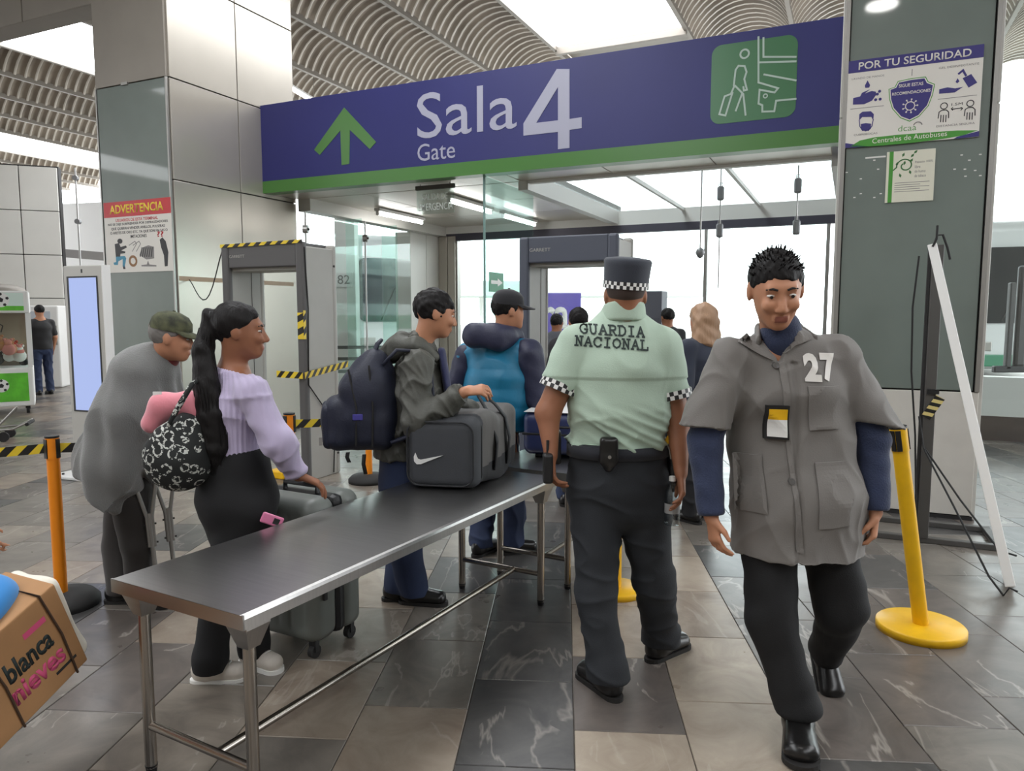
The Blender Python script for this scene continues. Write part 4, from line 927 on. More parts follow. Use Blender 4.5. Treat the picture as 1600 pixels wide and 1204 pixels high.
class Person:
    def __init__(s, label, J, fwd, sk, base, hp=0., hr=0., g=1., hs=1., res=.007, hfwd=None, group='travellers and staff at the gate'):
        s.J = {k: Vector(v) for k, v in J.items()}; J = s.J; s.f = unit((fwd[0], fwd[1], 0)); s.r = Vector((s.f.y, -s.f.x, 0)); s.g = g
        s.o = Vector((base[0], base[1], 0)); s.root = empty('person', s.o, 0, label, 'person', group); s.sk = sk; s.res = res; s.hs = hs
        s.H = head_frame(J['head'], hfwd or fwd, hp, hr); s.fine = res <= .0075
        sp = J['neck'] - J['pelvis']
        s.waist = J.get('waist', J['pelvis'] + sp * .36); s.chest = J.get('chest', J['pelvis'] + sp * .70); s.top = J['pelvis'] + sp * .93 if 'chest' not in J else lerp(J['chest'], J['neck'], .75)
    def vol(s, pts, pad, res=None):
        lo, hi = bounds(pts, pad); return Vol(lo, hi, res or s.res)
    def body(s, hands, arms=True):
        J, g = s.J, s.g; v = s.vol(J.values(), .17, s.res); e = s.r
        for a, b, ra, rb in ((J['pelvis'], s.waist, (.145, .10), (.13, .092)), (s.waist, s.chest, (.13, .092), (.145, .105)), (s.chest, s.top, (.145, .105), (.105, .07)), (s.top, J['neck'], (.07, .06), (.055, .055))):
            v.seg(a, b, tuple(q * g for q in ra), tuple(q * g for q in rb), e1=e, k=.04)
        for S in 'LR':
            v.seg(s.top, J['sh' + S], .058 * g, .05 * g, k=.04); v.seg(J['sh' + S], J['el' + S], .05 * g, .04 * g, k=.03); v.seg(J['el' + S], J['wr' + S], .041 * g, .027, k=.02)
            v.seg(J['hip' + S], J['kn' + S], .082 * g, .056, k=.04); v.seg(J['kn' + S], J['an' + S], .054, .036, k=.03)
            ft = J.get('toe' + S); v.seg(J['an' + S], J['an' + S] + (Vector(ft) - J['an' + S]) * .7 if ft is not None else J['an' + S] + s.f * .04 - Vector((0, 0, .05)), .034, .028, k=.02)
            if S in hands: do_hand(v, J['wr' + S], **hands[S])
        hb = s.H @ Vector((0, -.025 * s.hs, -.055 * s.hs)); v.seg(J['neck'], hb, .056 * min(g, 1.15), .053 * min(g, 1.1), k=.03)
        do_head(v, s.H, s.hs, s.fine)
        Hi = np.array(s.H.inverted()); 
        def fm(c):
            q = c @ Hi[:3, :3].T + Hi[:3, 3]; q = q / s.hs
            return ((np.abs(q[:, 0]) < .019) & (q[:, 1] > .088) & (q[:, 2] < -.058) & (q[:, 2] > -.080)).astype(int)
        s.bodyo = soft('body', v, [s.sk, M_lip], s.root, s.o, fmat=fm)
        if s.fine:
            for x in (-.031, .031):
                p = s.H @ Vector((x * s.hs, .0805 * s.hs, .003 * s.hs)) - s.o; eo = MB().lathe([(math.sin(t) * .0125 * s.hs, -math.cos(t) * .0125 * s.hs) for t in np.linspace(0, PI, 9)], 14).build('eye', M_eye, s.bodyo); eo.location = p; eo.scale = (1, 1, .42)
                MB().cyl(s.H.to_3x3() @ Vector((0, .011 * s.hs, -.001)), s.H.to_3x3() @ Vector((0, .0133 * s.hs, -.001)), .0058, n=12).build('iris', M_iris, s.bodyo, p)
                M = T(*(-s.o)) @ s.H @ Matrix.Scale(s.hs, 4)
                MB().tube([M @ Vector((x * f_, y_, z_ - .003)) for f_, y_, z_ in ((.45, .0945, .026), (.9, .0935, .031), (1.5, .083, .026))], [.004, .0045, .0025], 6).build('eyebrow', M_brow, s.bodyo)
        return s
    def garment(s, name, segs, m, caps=(), k=.03, fold=None, res=None, clips=(), cuts=(), pad=.03, it=2, fmat=None):
        """segs: list of lists; each inner list is one tube group with its own clip planes: (segs, [(p, n)...])"""
        pts = [q for grp, cl in segs for sg_ in grp for q in (sg_[0], sg_[1])]; R = max(max(np.atleast_1d(sg_[2]).max(), np.atleast_1d(sg_[3]).max()) for grp, cl in segs for sg_ in grp)
        lo, hi = bounds(pts, R + pad); h = res or max(s.res, .007); tot = None
        for grp, cl in segs:
            v = Vol(lo, hi, h)
            for sg_ in grp: v.seg(sg_[0], sg_[1], sg_[2], sg_[3], e1=sg_[4] if len(sg_) > 4 else s.r, k=k)
            for p, n in cl: v.clip(p, n)
            if tot is None: tot = v
            else: tot._mix((slice(None),) * 3, v.a, .02, False)
        for p, n in clips: tot.clip(p, n)
        for f in cuts: tot.a = np.maximum(tot.a, -f(tot)).astype(np.float32)
        return soft(name, tot, m, s.root, s.o, fold=fold, it=it, fmat=fmat)
    def shoe(s, S, m=None, L=.275, w=.047, toe=None, sole=None, pitch=0., fwd=None, ht=.1, r=.007):
        m = m or M_shoe; an = s.J['an' + S]; f = unit(fwd or s.f); f = unit((f.x, f.y, 0)); x = Vector((f.y, -f.x, 0)); up = Vector((0, 0, 1))
        M = Matrix((x, f, up)).transposed().to_4x4(); M = Matrix.Translation(an) @ M @ RX(pitch) @ T(0, 0, -ht)
        v = Vol((-.07, -.1, 0), (.07, L - .05, .15), r)
        v.seg((0, -.045, .05), (0, .0, .055), (w * .82, .05), (w * .82, .055), e1=(1, 0, 0), k=.02); v.seg((0, .0, .05), (0, L - .14, .038), (w * .85, .05), (w, .038), e1=(1, 0, 0), k=.03)
        v.seg((0, -.02, .05), (0, .0, .12), .043, .045, k=.02); v.clip((0, 0, .012), (0, 0, -1)); v.clip((0, 0, .125), (0, 0, 1))
        V, F = v.surf(); V = relax(V, F, 1); me = np_mesh('shoe', V, F, m); me.transform(T(*(-s.o)) @ M); o = link('shoe', me, s.root)
        pr = [(w * .78 * math.cos(t), -.045 + w * .95 * math.sin(t)) for t in np.linspace(PI, 2 * PI, 9)] + [(w * 1.03 * math.cos(t), L - .14 + w * 1.02 * math.sin(t)) for t in np.linspace(0, PI, 11)]
        MB().prism(pr, 0, .018, M=T(*(-s.o)) @ M).build('sole', sole or M_sole, o)
        if m is M_shoe or m is M_shoe_w:
            for q in range(3): MB().tube([(-.018, .035 + q * .022, .098 - q * .010), (0, .04 + q * .022, .104 - q * .010), (.018, .035 + q * .022, .098 - q * .010)], .0035, 6, M=T(*(-s.o)) @ M).build('lace', M_black if m is M_shoe else M_white, o)
        return o
    def hair(s, m=M_hair, grow=0., clipz=-.015, slope=.75, back=None, fold=.003, parent=None, extra=None, fs=120):
        Hm = s.H; P = lambda x, y, z: Hm @ Vector((x * s.hs, y * s.hs, z * s.hs)); D = lambda v: Hm.to_3x3() @ Vector(v)
        v = s.vol([J for J in (s.J['head'],)] + ([Vector(q) for e in (extra or []) for q in e[:2]]), .19, min(s.res, .008)); 
        v.ell(P(0, -.014, .034), tuple(q * s.hs + grow for q in (.083, .102, .091)), D((1, 0, 0)), D((0, 0, 1)), k=.01)
        v.clip(P(0, 0, clipz), D((0, slope, -1)))
        for e in (extra or []): v.seg(*e, k=.02)
        return soft('hair', v, m, s.root, s.o, fold=lambda V, N: fold * wob(V, fs, 4), it=1)
    def local(s, o): return o
    def patch(s, name, px, Y, targets, m, off=.004, direction=(0, 1, 0), cut=.018, parent=None, base=-.002):
        bm = bmesh.new(); vs_ = [bm.verts.new(at(x, y, Y)) for x, y in px]; bm.faces.new(vs_); bmesh.ops.triangulate(bm, faces=bm.faces[:])
        for _ in range(6):
            es = [e for e in bm.edges if e.calc_length() > cut]
            if not es: break
            bmesh.ops.subdivide_edges(bm, edges=es, cuts=1); bmesh.ops.triangulate(bm, faces=bm.faces[:])
        me = bpy.data.meshes.new(name); bm.to_mesh(me); bm.free()
        wrap_flat(me, Matrix.Identity(4), targets, direction, -base, s.o)
        bm = bmesh.new(); bm.from_mesh(me); r = bmesh.ops.extrude_face_region(bm, geom=bm.faces[:]); d = Vector(direction).normalized()
        for q in [g for g in r['geom'] if isinstance(g, bmesh.types.BMVert)]: q.co -= d * (off - base)
        bmesh.ops.recalc_face_normals(bm, faces=bm.faces[:]); bm.to_mesh(me); bm.free()
        for p_ in me.polygons: p_.use_smooth = False
        me.materials.append(m); return link(name, me, parent or s.root)
UPV = Vector((0, 0, 1)); DN = Vector((0, 0, -1))
def gz(x, y, z=.1): p = ground(x, y); p.z = z; return p
# ------------------------------------------------------------------ the guard
J = dict(head=at(977, 462, 3.0), neck=at(973, 508, 3.02), pelvis=at(965, 735, 3.02), shL=at(903, 538, 3.02), shR=at(1034, 542, 3.0), elL=at(856, 645, 2.99), elR=at(1058, 655, 2.98),
         wrL=at(861, 712, 2.93), wrR=at(1064, 738, 2.9), hipL=at(930, 775, 3.02), hipR=at(1002, 775, 3.02), knL=at(933, 925, 2.95), knR=at(1021, 905, 3.08), anL=gz(948, 1082), anR=gz(1031, 1026))
G_ = Person('uniformed guard in pale green GUARDIA NACIONAL shirt seen from behind', J, (.08, 1), SK3, (.53, 3.0), g=1.25, res=.006)
J = G_.J
G_.body({'L': dict(d=(.05, -.1, -1), n=(1, .2, 0), th=(.1, 1, 0), curl=.9), 'R': dict(d=(.0, -.35, -1), n=(-1, .1, -.1), th=(0, 1, .2), curl=.55)})
shirt_g = cloth('pale_green_shirt', C(176, 196, 178), .03, 6)
zb = at(965, 694, 3.0).z
def gfold(V, N):
    z = V[:, 2]; yo = np.where(z > at(960, 588, 3.0).z, .006, 0.); k = np.clip((1.20 - z) / .12, 0, 1); sk_ = V @ np.array([[1, 0, .5], [0, 1, 0], [0, 0, 1]])
    return yo + .003 * wob(V, (10, 10, 25), 1) + k * (.010 * ridge(sk_, (9, 9, 36), 6) + .005 * ridge(V, (16, 16, 40), 7)) + .004 * ridge(V, (14, 14, 12), 31)
cutL = (lerp(J['shL'], J['elL'], .66), J['elL'] - J['shL']); cutR = (lerp(J['shR'], J['elR'], .70), J['elR'] - J['shR'])
w1 = Vector((J['pelvis'].x, J['pelvis'].y, zb))
G_shirt = G_.garment('shirt', [([(w1, w1 + UPV * .15, (.208, .15), (.205, .152)), (w1 + UPV * .15, G_.chest, (.205, .152), (.20, .145)), (G_.chest, G_.top - UPV * .02, (.20, .145), (.145, .10)), (G_.top, J['neck'] + UPV * .05, (.11, .085), (.074, .074)), (G_.top - UPV * .03, J['shL'], .085, .078), (G_.top - UPV * .03, J['shR'], .085, .078)], [(w1 - UPV * .005, DN)]),
    ([(J['shL'], J['elL'], .080, .073)], [cutL]), ([(J['shR'], J['elR'], .080, .073)], [cutR])], shirt_g, fold=gfold, k=.05)
v = G_.vol([J['neck']], .16, .006); v.seg(J['neck'] + Vector((0, -.014, .02)), J['neck'] + Vector((.002, -.018, .10)), (.094, .092), (.082, .084), e1=(1, 0, 0), k=.01); v.clip(J['neck'] + UPV * .075, (0, .3, 1)); v.clip(J['neck'] + UPV * .02, DN); soft('collar', v, shirt_g, G_.root, G_.o)
def check_band(p, axis, ra, rb, e1, rows, n, hh, name, parent, o, m0, m1, slant=0.):
    ax = unit(axis); e = Vector(e1); e = (e - ax * e.dot(ax)).normalized(); f = ax.cross(e); mb = MB()
    for r_ in range(rows):
        for i in range(n):
            q = []
            for (ii, rr) in ((i, r_), (i + 1, r_), (i + 1, r_ + 1), (i, r_ + 1)):
                t = 2 * PI * ii / n; q.append(p - o + e * ra * math.cos(t) + f * rb * math.sin(t) + ax * (rr * hh / rows + slant * math.cos(t)))
            mb.add(q, [(0, 1, 2, 3)], (i + r_) % 2, True)
    return mb.build(name, [m0, m1], parent)
for S, (p, n) in (('L', cutL), ('R', cutR)): check_band(p - unit(n) * .03, n, .0815, .0815, (1, 0, 0), 2, 30, .034, 'checked_cuff', G_shirt, G_.o, M_p_black, M_white)
trs = cloth('charcoal_trousers', C(38, 41, 46), .05, 8, sheen=0.)
def tfold(V, N): return .005 * wob(V, (12, 12, 10), 9) + .004 * ridge(V, (14, 14, 26), 3)
hemL, hemR = J['anL'] - UPV * .035, J['anR'] - UPV * .03
G_tr = G_.garment('trousers', [([(w1 + UPV * .0, J['pelvis'] - UPV * .06, (.20, .145), (.205, .15)), (J['pelvis'] - UPV * .06, lerp(J['hipL'], J['hipR'], .5) - UPV * .02, (.2, .15), (.17, .13))], [(w1 + UPV * .01, UPV)]),
    ([(J['hipL'], J['knL'], .118, .082), (J['knL'], J['anL'], .082, .084), (J['anL'], hemL - UPV * .1, .084, .084)], [(hemL, DN)]), ([(J['hipR'], J['knR'], .118, .084), (J['knR'], J['anR'], .084, .082), (J['anR'], hemR - UPV * .1, .08, .08)], [(hemR, DN)])], trs, fold=tfold, k=.04)
bz = w1.z + .0
mb = MB(); n_ = 48; ring = [(w1 + Vector((.214 * math.cos(t), .158 * math.sin(t), -.045))) - G_.o for t in [2 * PI * i / n_ for i in range(n_)]]
mb.add([p_ for p_ in ring] + [p_ + UPV * .05 for p_ in ring] + [p_ * 1 - Vector((p_.x - (w1 - G_.o).x, p_.y - (w1 - G_.o).y, 0)) * .05 for p_ in ring] + [p_ + UPV * .05 - Vector((p_.x - (w1 - G_.o).x, p_.y - (w1 - G_.o).y, 0)) * .05 for p_ in ring],
       [(i, (i + 1) % n_, n_ + (i + 1) % n_, n_ + i) for i in range(n_)] + [(n_ + i, n_ + (i + 1) % n_, 3 * n_ + (i + 1) % n_, 3 * n_ + i) for i in range(n_)] + [(2 * n_ + i, 2 * n_ + (i + 1) % n_, (i + 1) % n_, i) for i in range(n_)], 0, True)
bl = mb.build('belt', cloth('duty_belt_webbing', C(30, 32, 40), .03), G_.root)
pc = at(943, 700, 3.02); pc.y = w1.y - .165
v = Vol((-.05, -.04, -.08), (.05, .04, .08), .005); v.rbox((0, 0, .02), (.036, .024, .055), .015); v.seg((0, 0, -.01), (0, 0, -.045), (.034, .022), (.02, .02), e1=(1, 0, 0)); o_ = soft('pouch', v, M_shoe, bl); o_.location = pc - G_.o
MB().cyl((0, -.026, .0), (0, -.03, .0), .007, n=10).build('snap', M_alu, bl, pc - G_.o)
hp_ = at(1052, 728, 2.98); v = Vol((-.05, -.06, -.12), (.05, .06, .1), .006); v.rbox((0, 0, .0), (.022, .035, .07), .015); v.seg((0, -.01, .06), (0, -.03, .085), .016, .014); v.seg((0, 0, -.05), (0, .01, -.10), .018, .014); o_ = soft('holster', v, M_black, bl); o_.location = hp_ - G_.o
yk = at(1043, 688, 2.95); MB().box(-.012, .012, -.004, .004, -.02, .02, bev=.004, M=RY(.6)).build('yellow_tag', M_yellow, bl, yk - G_.o); MB().tube([(0, 0, -.018), (.008, 0, -.035), (.012, -.004, -.06), (.015, .0, -.075)], .004, 6).build('keys', M_alu, bl, yk - G_.o)
rd = at(868, 690, 3.03); MB().box(-.022, .022, -.035, .035, -.09, .05, bev=.01).build('radio', M_black, bl, rd - G_.o)
for S, fd in (('L', (-.45, .9, 0)), ('R', (.75, .65, 0))): G_.shoe(S, M_shoe, .29, .05, fwd=fd)
# garrison cap
M_capg = cloth('dark_slate_cap', C(52, 56, 66), .04)
hc = G_.H @ Vector((0, -.012, .03)); hat = empty('hat', hc - G_.o, 0); hat.parent = G_.root
hat.rotation_euler = (.10, .06, 0)
mb = MB(); prof = [(.088, .0), (.0895, .028), (.094, .09), (.096, .108), (.088, .118), (.04, .124), (0, .125)]
MB().lathe(prof, 40, M=Matrix.Diagonal((1, 1.16, 1, 1))).build('crown', M_capg, hat)
mb = MB()
for r_ in range(2):
    for i in range(44):
        q = [(math.cos(2 * PI * a / 44) * .0915, math.sin(2 * PI * a / 44) * .0915 * 1.16, z) for a, z in ((i, r_ * .014), (i + 1, r_ * .014), (i + 1, r_ * .014 + .014), (i, r_ * .014 + .014))]; mb.add(q, [(0, 1, 2, 3)], (i + r_) % 2, True)
mb.build('checked_band', [M_p_black, M_white], hat)
v = G_.vol([J['head']], .15, .006); Dh = G_.H.to_3x3(); v.ell(G_.H @ Vector((0, -.014, .034)), (.078, .099, .088), Dh @ Vector((1, 0, 0)), k=.01); v.clip(G_.H @ Vector((0, 0, -.03)), Dh @ Vector((0, .75, -1))); v.clip(G_.H @ Vector((0, 0, .04)), (0, 0, 1))
soft('hair', v, mat('cropped_hair', C(64, 50, 44), .7), G_.root, G_.o)
# slab lettering on the back
def slab(ch):
    S_ = dict(G=[[(.92, .75), (.75, .95), (.45, 1), (.15, .8), (.05, .5), (.15, .2), (.45, 0), (.75, .05), (.9, .2), (.9, .45)], [(.62, .45), (1, .45)], [(.92, .98), (.92, .68)]],
              U=[[(.18, 1), (.18, .3), (.3, .06), (.5, 0), (.7, .06), (.82, .3), (.82, 1)], [(0, 1), (.36, 1)], [(.64, 1), (1, 1)]],
              A=[[(.1, 0), (.5, 1), (.9, 0)], [(.25, .36), (.75, .36)], [(0, 0), (.28, 0)], [(.72, 0), (1, 0)]],
              R=[[(.2, 0), (.2, 1), (.6, 1), (.82, .9), (.86, .75), (.8, .58), (.58, .5), (.2, .5)], [(.5, .5), (.85, 0), (1, 0)], [(0, 0), (.4, 0)], [(0, 1), (.3, 1)]],
              D=[[(.2, 0), (.2, 1), (.55, 1), (.85, .8), (.93, .5), (.85, .2), (.55, 0), (.05, 0)], [(.0, 1), (.3, 1)]],
              I=[[(.5, 0), (.5, 1)], [(.2, 0), (.8, 0)], [(.2, 1), (.8, 1)]],
              N=[[(.2, 0), (.2, 1), (.8, 0), (.8, 1)], [(0, 0), (.4, 0)], [(.0, 1), (.25, 1)], [(.6, 1), (1, 1)]],
              C=[[(.92, .75), (.75, .95), (.45, 1), (.15, .8), (.05, .5), (.15, .2), (.45, 0), (.75, .05), (.93, .25)], [(.92, .98), (.92, .68)]],
              O=[[(.5, 1), (.15, .8), (.05, .5), (.15, .2), (.5, 0), (.85, .2), (.95, .5), (.85, .8), (.5, 1)]],
              L=[[(.2, 1), (.2, 0), (.9, 0), (.9, .28)], [(0, 1), (.42, 1)], [(0, 0), (.3, 0)]])
    return S_[ch]
def slab_text(txt, P, w, parent, pers, targets, direction, m, off=.003):
    """P(s, t) gives the point for running position s (letters) and height t"""
    bm = bmesh.new()
    for i, ch in enumerate(txt):
        for line in slab(ch):
            for a, b in zip(line[:-1], line[1:]):
                a = Vector(a); b = Vector(b); d = (b - a).normalized() * w * .35; nn = Vector((-d.y, d.x)).normalized() * w / 2; a2, b2 = a - d, b + d; seg = max(1, int((b2 - a2).length / .2))
                for q in range(seg):
                    c0, c1 = a2.lerp(b2, q / seg), a2.lerp(b2, (q + 1) / seg); bm.faces.new([bm.verts.new(P(i + .06 + .86 * (c.x + s_ * nn.x), c.y + s_ * nn.y)) for c, s_ in ((c0, -1), (c1, -1), (c1, 1), (c0, 1))])
    me = bpy.data.meshes.new('lettering'); bm.to_mesh(me); bm.free(); wrap_flat(me, Matrix.Identity(4), targets, direction, off, pers.o); me.materials.append(m); return link('lettering', me, parent)
M_let = mat('lettering_dark_green', C(40, 52, 50), .7)
def bil(tl, tr, bl_, br, n, Y): return lambda s, t: at(*((1 - s / n) * ((1 - t) * np.array(bl_) + t * np.array(tl)) + (s / n) * ((1 - t) * np.array(br) + t * np.array(tr))), Y)
slab_text('GUARDIA', bil((911, 505), (1017, 511), (911, 520), (1016, 527), 7, 2.8), .2, G_shirt, G_, [G_shirt], (0, 1, -.02), M_let)
slab_text('NACIONAL', bil((903, 525), (1022, 533), (902, 540), (1021, 548), 8, 2.8), .2, G_shirt, G_, [G_shirt], (0, 1, -.02), M_let)
for sx, S in ((-1, 'L'), (1, 'R')): MB().box(-.05, .05, -.022, .022, -.004, .004, M=RY(sx * .45)).build('epaulette', cloth('epaulette_navy', C(40, 46, 66)), G_shirt, lerp(J['sh' + S], G_.top, .4) + UPV * .075 - G_.o)
wb_ = at(1050, 800, 2.92); wbo = empty('water_bottle', (wb_.x, wb_.y, wb_.z - .05), 0, 'clear plastic water bottle hanging at the guard right hand', 'bottle')
MB().lathe([(0, 0), (.028, 0), (.031, .01), (.031, .09), (.028, .1), (.031, .11), (.03, .14), (.012, .17), (.012, .185)], 20).build('bottle', glassmat('clear_plastic', (.78, .82, .84, 1)), wbo); MB().cyl((0, 0, .18), (0, 0, .198), .015, n=14).build('cap', M_white, wbo)
MB().cyl((0, 0, .05), (0, 0, .09), .0315, n=20, caps=False).build('label', mat('clear_label', C(150, 150, 150), .4), wbo)
ph = at(856, 727, 2.90); pho = empty('hand_radio', ph - UPV * .07, 0, 'dark handheld radio in the guard left hand', 'radio'); MB().box(-.02, .02, -.03, .03, 0, .12, bev=.01).build('case', M_black, pho); MB().cyl((0, .015, .12), (0, .015, .17), .006, n=8).build('antenna', M_rubber, pho)
# ------------------------------------------------------------------ the man numbered 27
J = dict(head=at(1212, 452, 2.60), neck=at(1220, 533, 2.70), pelvis=at(1240, 770, 2.74), shR=at(1142, 560, 2.68), shL=at(1304, 556, 2.70), elR=at(1101, 690, 2.66), elL=at(1362, 685, 2.70), wrR=at(1111, 806, 2.60), wrL=at(1367, 800, 2.64),
         hipR=at(1200, 805, 2.73), hipL=at(1285, 805, 2.75), knR=at(1206, 968, 2.64), knL=at(1314, 950, 2.72), anR=gz(1246, 1148, .105), anL=at(1293, 1012, 2.95), toeL=at(1293, 1022, 2.95))
K_ = Person('walking man in grey work coat numbered 27 with hanging badge', J, (-.12, -1), SK2, (1.1, 2.7), hp=-.30, hr=.05, g=1.1, hs=1.12, res=.006)
J = K_.J
K_.body({'R': dict(d=(.15, -.2, -1), n=(1, .3, .1), th=(.2, -1, 0), curl=.55), 'L': dict(d=(-.05, -.05, -1), n=(-1, .5, 0), th=(-.2, -1, 0), curl=1.1, grip=.3)})
coatm = cloth('grey_work_coat', C(118, 114, 110), .04, 6); sweat = cloth('navy_fleece', C(38, 48, 76), .08, 20, .3, 160)
sw2 = K_.garment('sweater', [([(K_.waist, K_.chest, (.165, .115), (.175, .12)), (K_.chest, K_.top, (.175, .12), (.12, .085)), (K_.top, J['neck'] + Vector((-.01, -.02, .0)), (.085, .085), (.075, .078)), (J['neck'] + Vector((-.01, -.02, .0)), J['neck'] + Vector((-.015, -.03, .05)), (.075, .078), (.07, .074))], []),
    ([(lerp(J['shR'], J['elR'], .6), J['elR'], .056, .060), (J['elR'], J['wrR'] + UPV * .02, .060, .048)], [(J['wrR'] + UPV * .005, J['wrR'] - J['elR'])]), ([(lerp(J['shL'], J['elL'], .6), J['elL'], .056, .062), (J['elL'], J['wrL'] + UPV * .02, .062, .05)], [(J['wrL'] + UPV * .005, J['wrL'] - J['elL'])])], sweat, k=.02, fold=lambda V, N: .004 * wob(V, (20, 20, 45), 4))
hemz = at(1240, 872, 2.62).z; hemp = Vector((J['pelvis'].x + .005, J['pelvis'].y - .025, hemz))
cR = (at(1100, 668, 2.66), Vector((-.35, -.1, -1)) + Vector((-.25, 0, 0)) * -1); cL = (at(1362, 662, 2.70), Vector((-.2, -.1, -1)))
vb, vt = at(1226, 566, 2.55), at(1226, 500, 2.55)
def vcut(vol):
    X = vol.ax[0][:, None, None]; Y = vol.ax[1][None, :, None]; Z = vol.ax[2][None, None, :]
    d = np.abs(X - vb.x + (Z - vb.z) * .02) - (Z - vb.z) * .50; return np.maximum(np.maximum(d, Y - (J['neck'].y - .02)), (vb.z - .0) - Z) + 0 * X
def cfold(V, N):
    cr = .005 * ridge(V, (10, 10, 12), 41) + .004 * ridge(V, (20, 20, 14), 43)
    z = V[:, 2]; fl = np.clip((1.05 - z) / .4, 0, 1); slit = -.012 * np.exp(-((V[:, 0] - at(1237, 800, 2.6).x - (z - .9) * -.03) / .012) ** 2) * (V[:, 1] < J['neck'].y - .05) * (z < vb.z)
    return cr + .004 * wob(V, (9, 9, 9), 12) + .006 * fl * wob(V, (13, 13, 3), 5) + slit + .006 * wob(V, (16, 16, 16), 21) * np.clip(np.abs(V[:, 0] - J['neck'].x) / .2 - .8, 0, 1)
coat = K_.garment('coat', [([(hemp - UPV * .1, hemp + UPV * .2, (.24, .195), (.235, .185)), (hemp + UPV * .2, K_.waist, (.235, .185), (.222, .155)), (K_.waist, K_.chest, (.222, .15), (.215, .15)), (K_.chest, K_.top - UPV * .02, (.215, .15), (.15, .105)), (K_.top, J['neck'] - UPV * .0, (.10, .085), (.085, .085)), (K_.top - UPV * .03, J['shR'], .085, .075), (K_.top - UPV * .03, J['shL'], .085, .075)], [(hemp, DN)]),
    ([(J['shR'], lerp(J['shR'], cR[0], 1.4), .078, .098)], [cR]), ([(J['shL'], lerp(J['shL'], cL[0], 1.4), .078, .098)], [cL])], coatm, k=.045, fold=cfold, cuts=[vcut], it=1)
tg = [coat]; PX = lambda nm, pts, off=.005, m=coatm: K_.patch(nm, pts, 2.5, tg, m, off, parent=coat)
PX('lapel', [(1172, 536), (1188, 522), (1224, 566), (1204, 556)], .009); PX('lapel', [(1292, 530), (1272, 512), (1262, 514), (1228, 566), (1258, 541)], .009)
nk = J['neck']; v = K_.vol([nk], .2, .006)
for a_, b_ in (((-.10, -.055, -.005), (-.075, .03, .035)), ((-.075, .03, .035), (0, .07, .05)), ((0, .07, .05), (.075, .03, .035)), ((.075, .03, .035), (.10, -.055, -.005))): v.seg(nk + Vector(a_), nk + Vector(b_), (.032, .010), (.032, .010), e1=(0, 0, 1), k=.012)
soft('collar', v, coatm, coat, K_.o)
PX('pocket', [(1272, 606), (1326, 606), (1327, 674), (1276, 676)], .004); PX('pocket', [(1164, 722), (1206, 720), (1210, 812), (1168, 815)], .004); PX('pocket', [(1284, 728), (1337, 726), (1340, 824), (1284, 830)], .004)
PX('placket', [(1231, 572), (1241, 566), (1252, 745), (1262, 870), (1252, 868), (1244, 745)], .004)
for (x, y) in ((1227, 573), (1246, 757)): PX('button', circ(x, y, 5.2, 10), .008, mat('grey_button', C(90, 88, 86), .3))
M_27 = mat('white_numeral', C(224, 220, 214), .6)
for ch_, (x0_, x1_) in (('2', (1269, 1295)), ('7', (1298, 1325))):
    A_0, A_1, A_2 = at(x0_, 598, 2.5), at(x1_, 599, 2.5), at(x0_, 553, 2.5); me = text_mesh(ch_, w=(A_1 - A_0).length, h=(A_2 - A_0).length, ext=0, bold=.055, cut=.012)
    ex_, ez_ = (A_1 - A_0).normalized(), (A_2 - A_0).normalized(); Mt = Matrix((ex_, ez_, ex_.cross(ez_))).transposed().to_4x4(); Mt.translation = A_0
    wrap_flat(me, Mt, [coat], (0, 1, 0), .005, K_.o); me.materials.append(M_27); link('numeral', me, coat)
b0 = PX('badge', [(1209, 637), (1243, 637), (1243, 692), (1209, 692)], .014, M_black); PX('badge_card', [(1213, 660), (1240, 660), (1240, 688), (1213, 688)], .0175, M_white); PX('badge_stripe', [(1213, 643), (1240, 643), (1240, 660), (1213, 660)], .0175, M_yellow)
mt = cloth('black_trousers', C(15, 15, 17), .05, sheen=0.); hR_, hL_ = J['anR'] - UPV * .01, J['anL']
K_.garment('trousers', [([(hemp + UPV * .15, J['pelvis'] - UPV * .08, (.19, .13), (.185, .13))], []), ([(J['hipR'], J['knR'], .112, .084), (J['knR'], J['anR'], .084, .074), (J['anR'], J['anR'] - UPV * .1, .072, .072)], [(hR_, DN)]),
    ([(J['hipL'], J['knL'], .115, .092), (J['knL'], J['anL'] - (J['knL'] - J['anL']) * .2, .088, .074)], [(hL_ - (J['knL'] - J['anL']) * .08, J['anL'] - J['knL'])])], mt, k=.03, fold=lambda V, N: .005 * wob(V, (13, 13, 12), 4) + .004 * wob(V, (26, 26, 30), 8))
K_.shoe('R', M_shoe, .32, .062, fwd=(-.32, -1, 0)); K_.shoe('L', M_shoe, .29, .052, fwd=(-.05, -1, 0), pitch=-.75)
hr_ = K_.hair(grow=-.002, clipz=.0, slope=.62, fold=.003)
mb = MB(); rr = random.Random(5)
for i in range(170):
    a, b = rr.uniform(-1.25, 1.25), rr.uniform(-.9, 1.1); q = Vector((math.sin(a) * .074, -.012 + math.sin(b) * math.cos(a) * .086, .036 + math.cos(a) * math.cos(b) * .085)) * K_.hs; d = (q - Vector((0, -.012, .02))).normalized(); p = K_.H @ q; e = K_.H @ (q + d * rr.uniform(.014, .026) + Vector((rr.uniform(-.005, .005), .006, 0)))
    mb.cyl(p - K_.o, e - K_.o, .0035, .0006, n=5, caps=False)
mb.build('hair_spikes', M_hair, hr_)
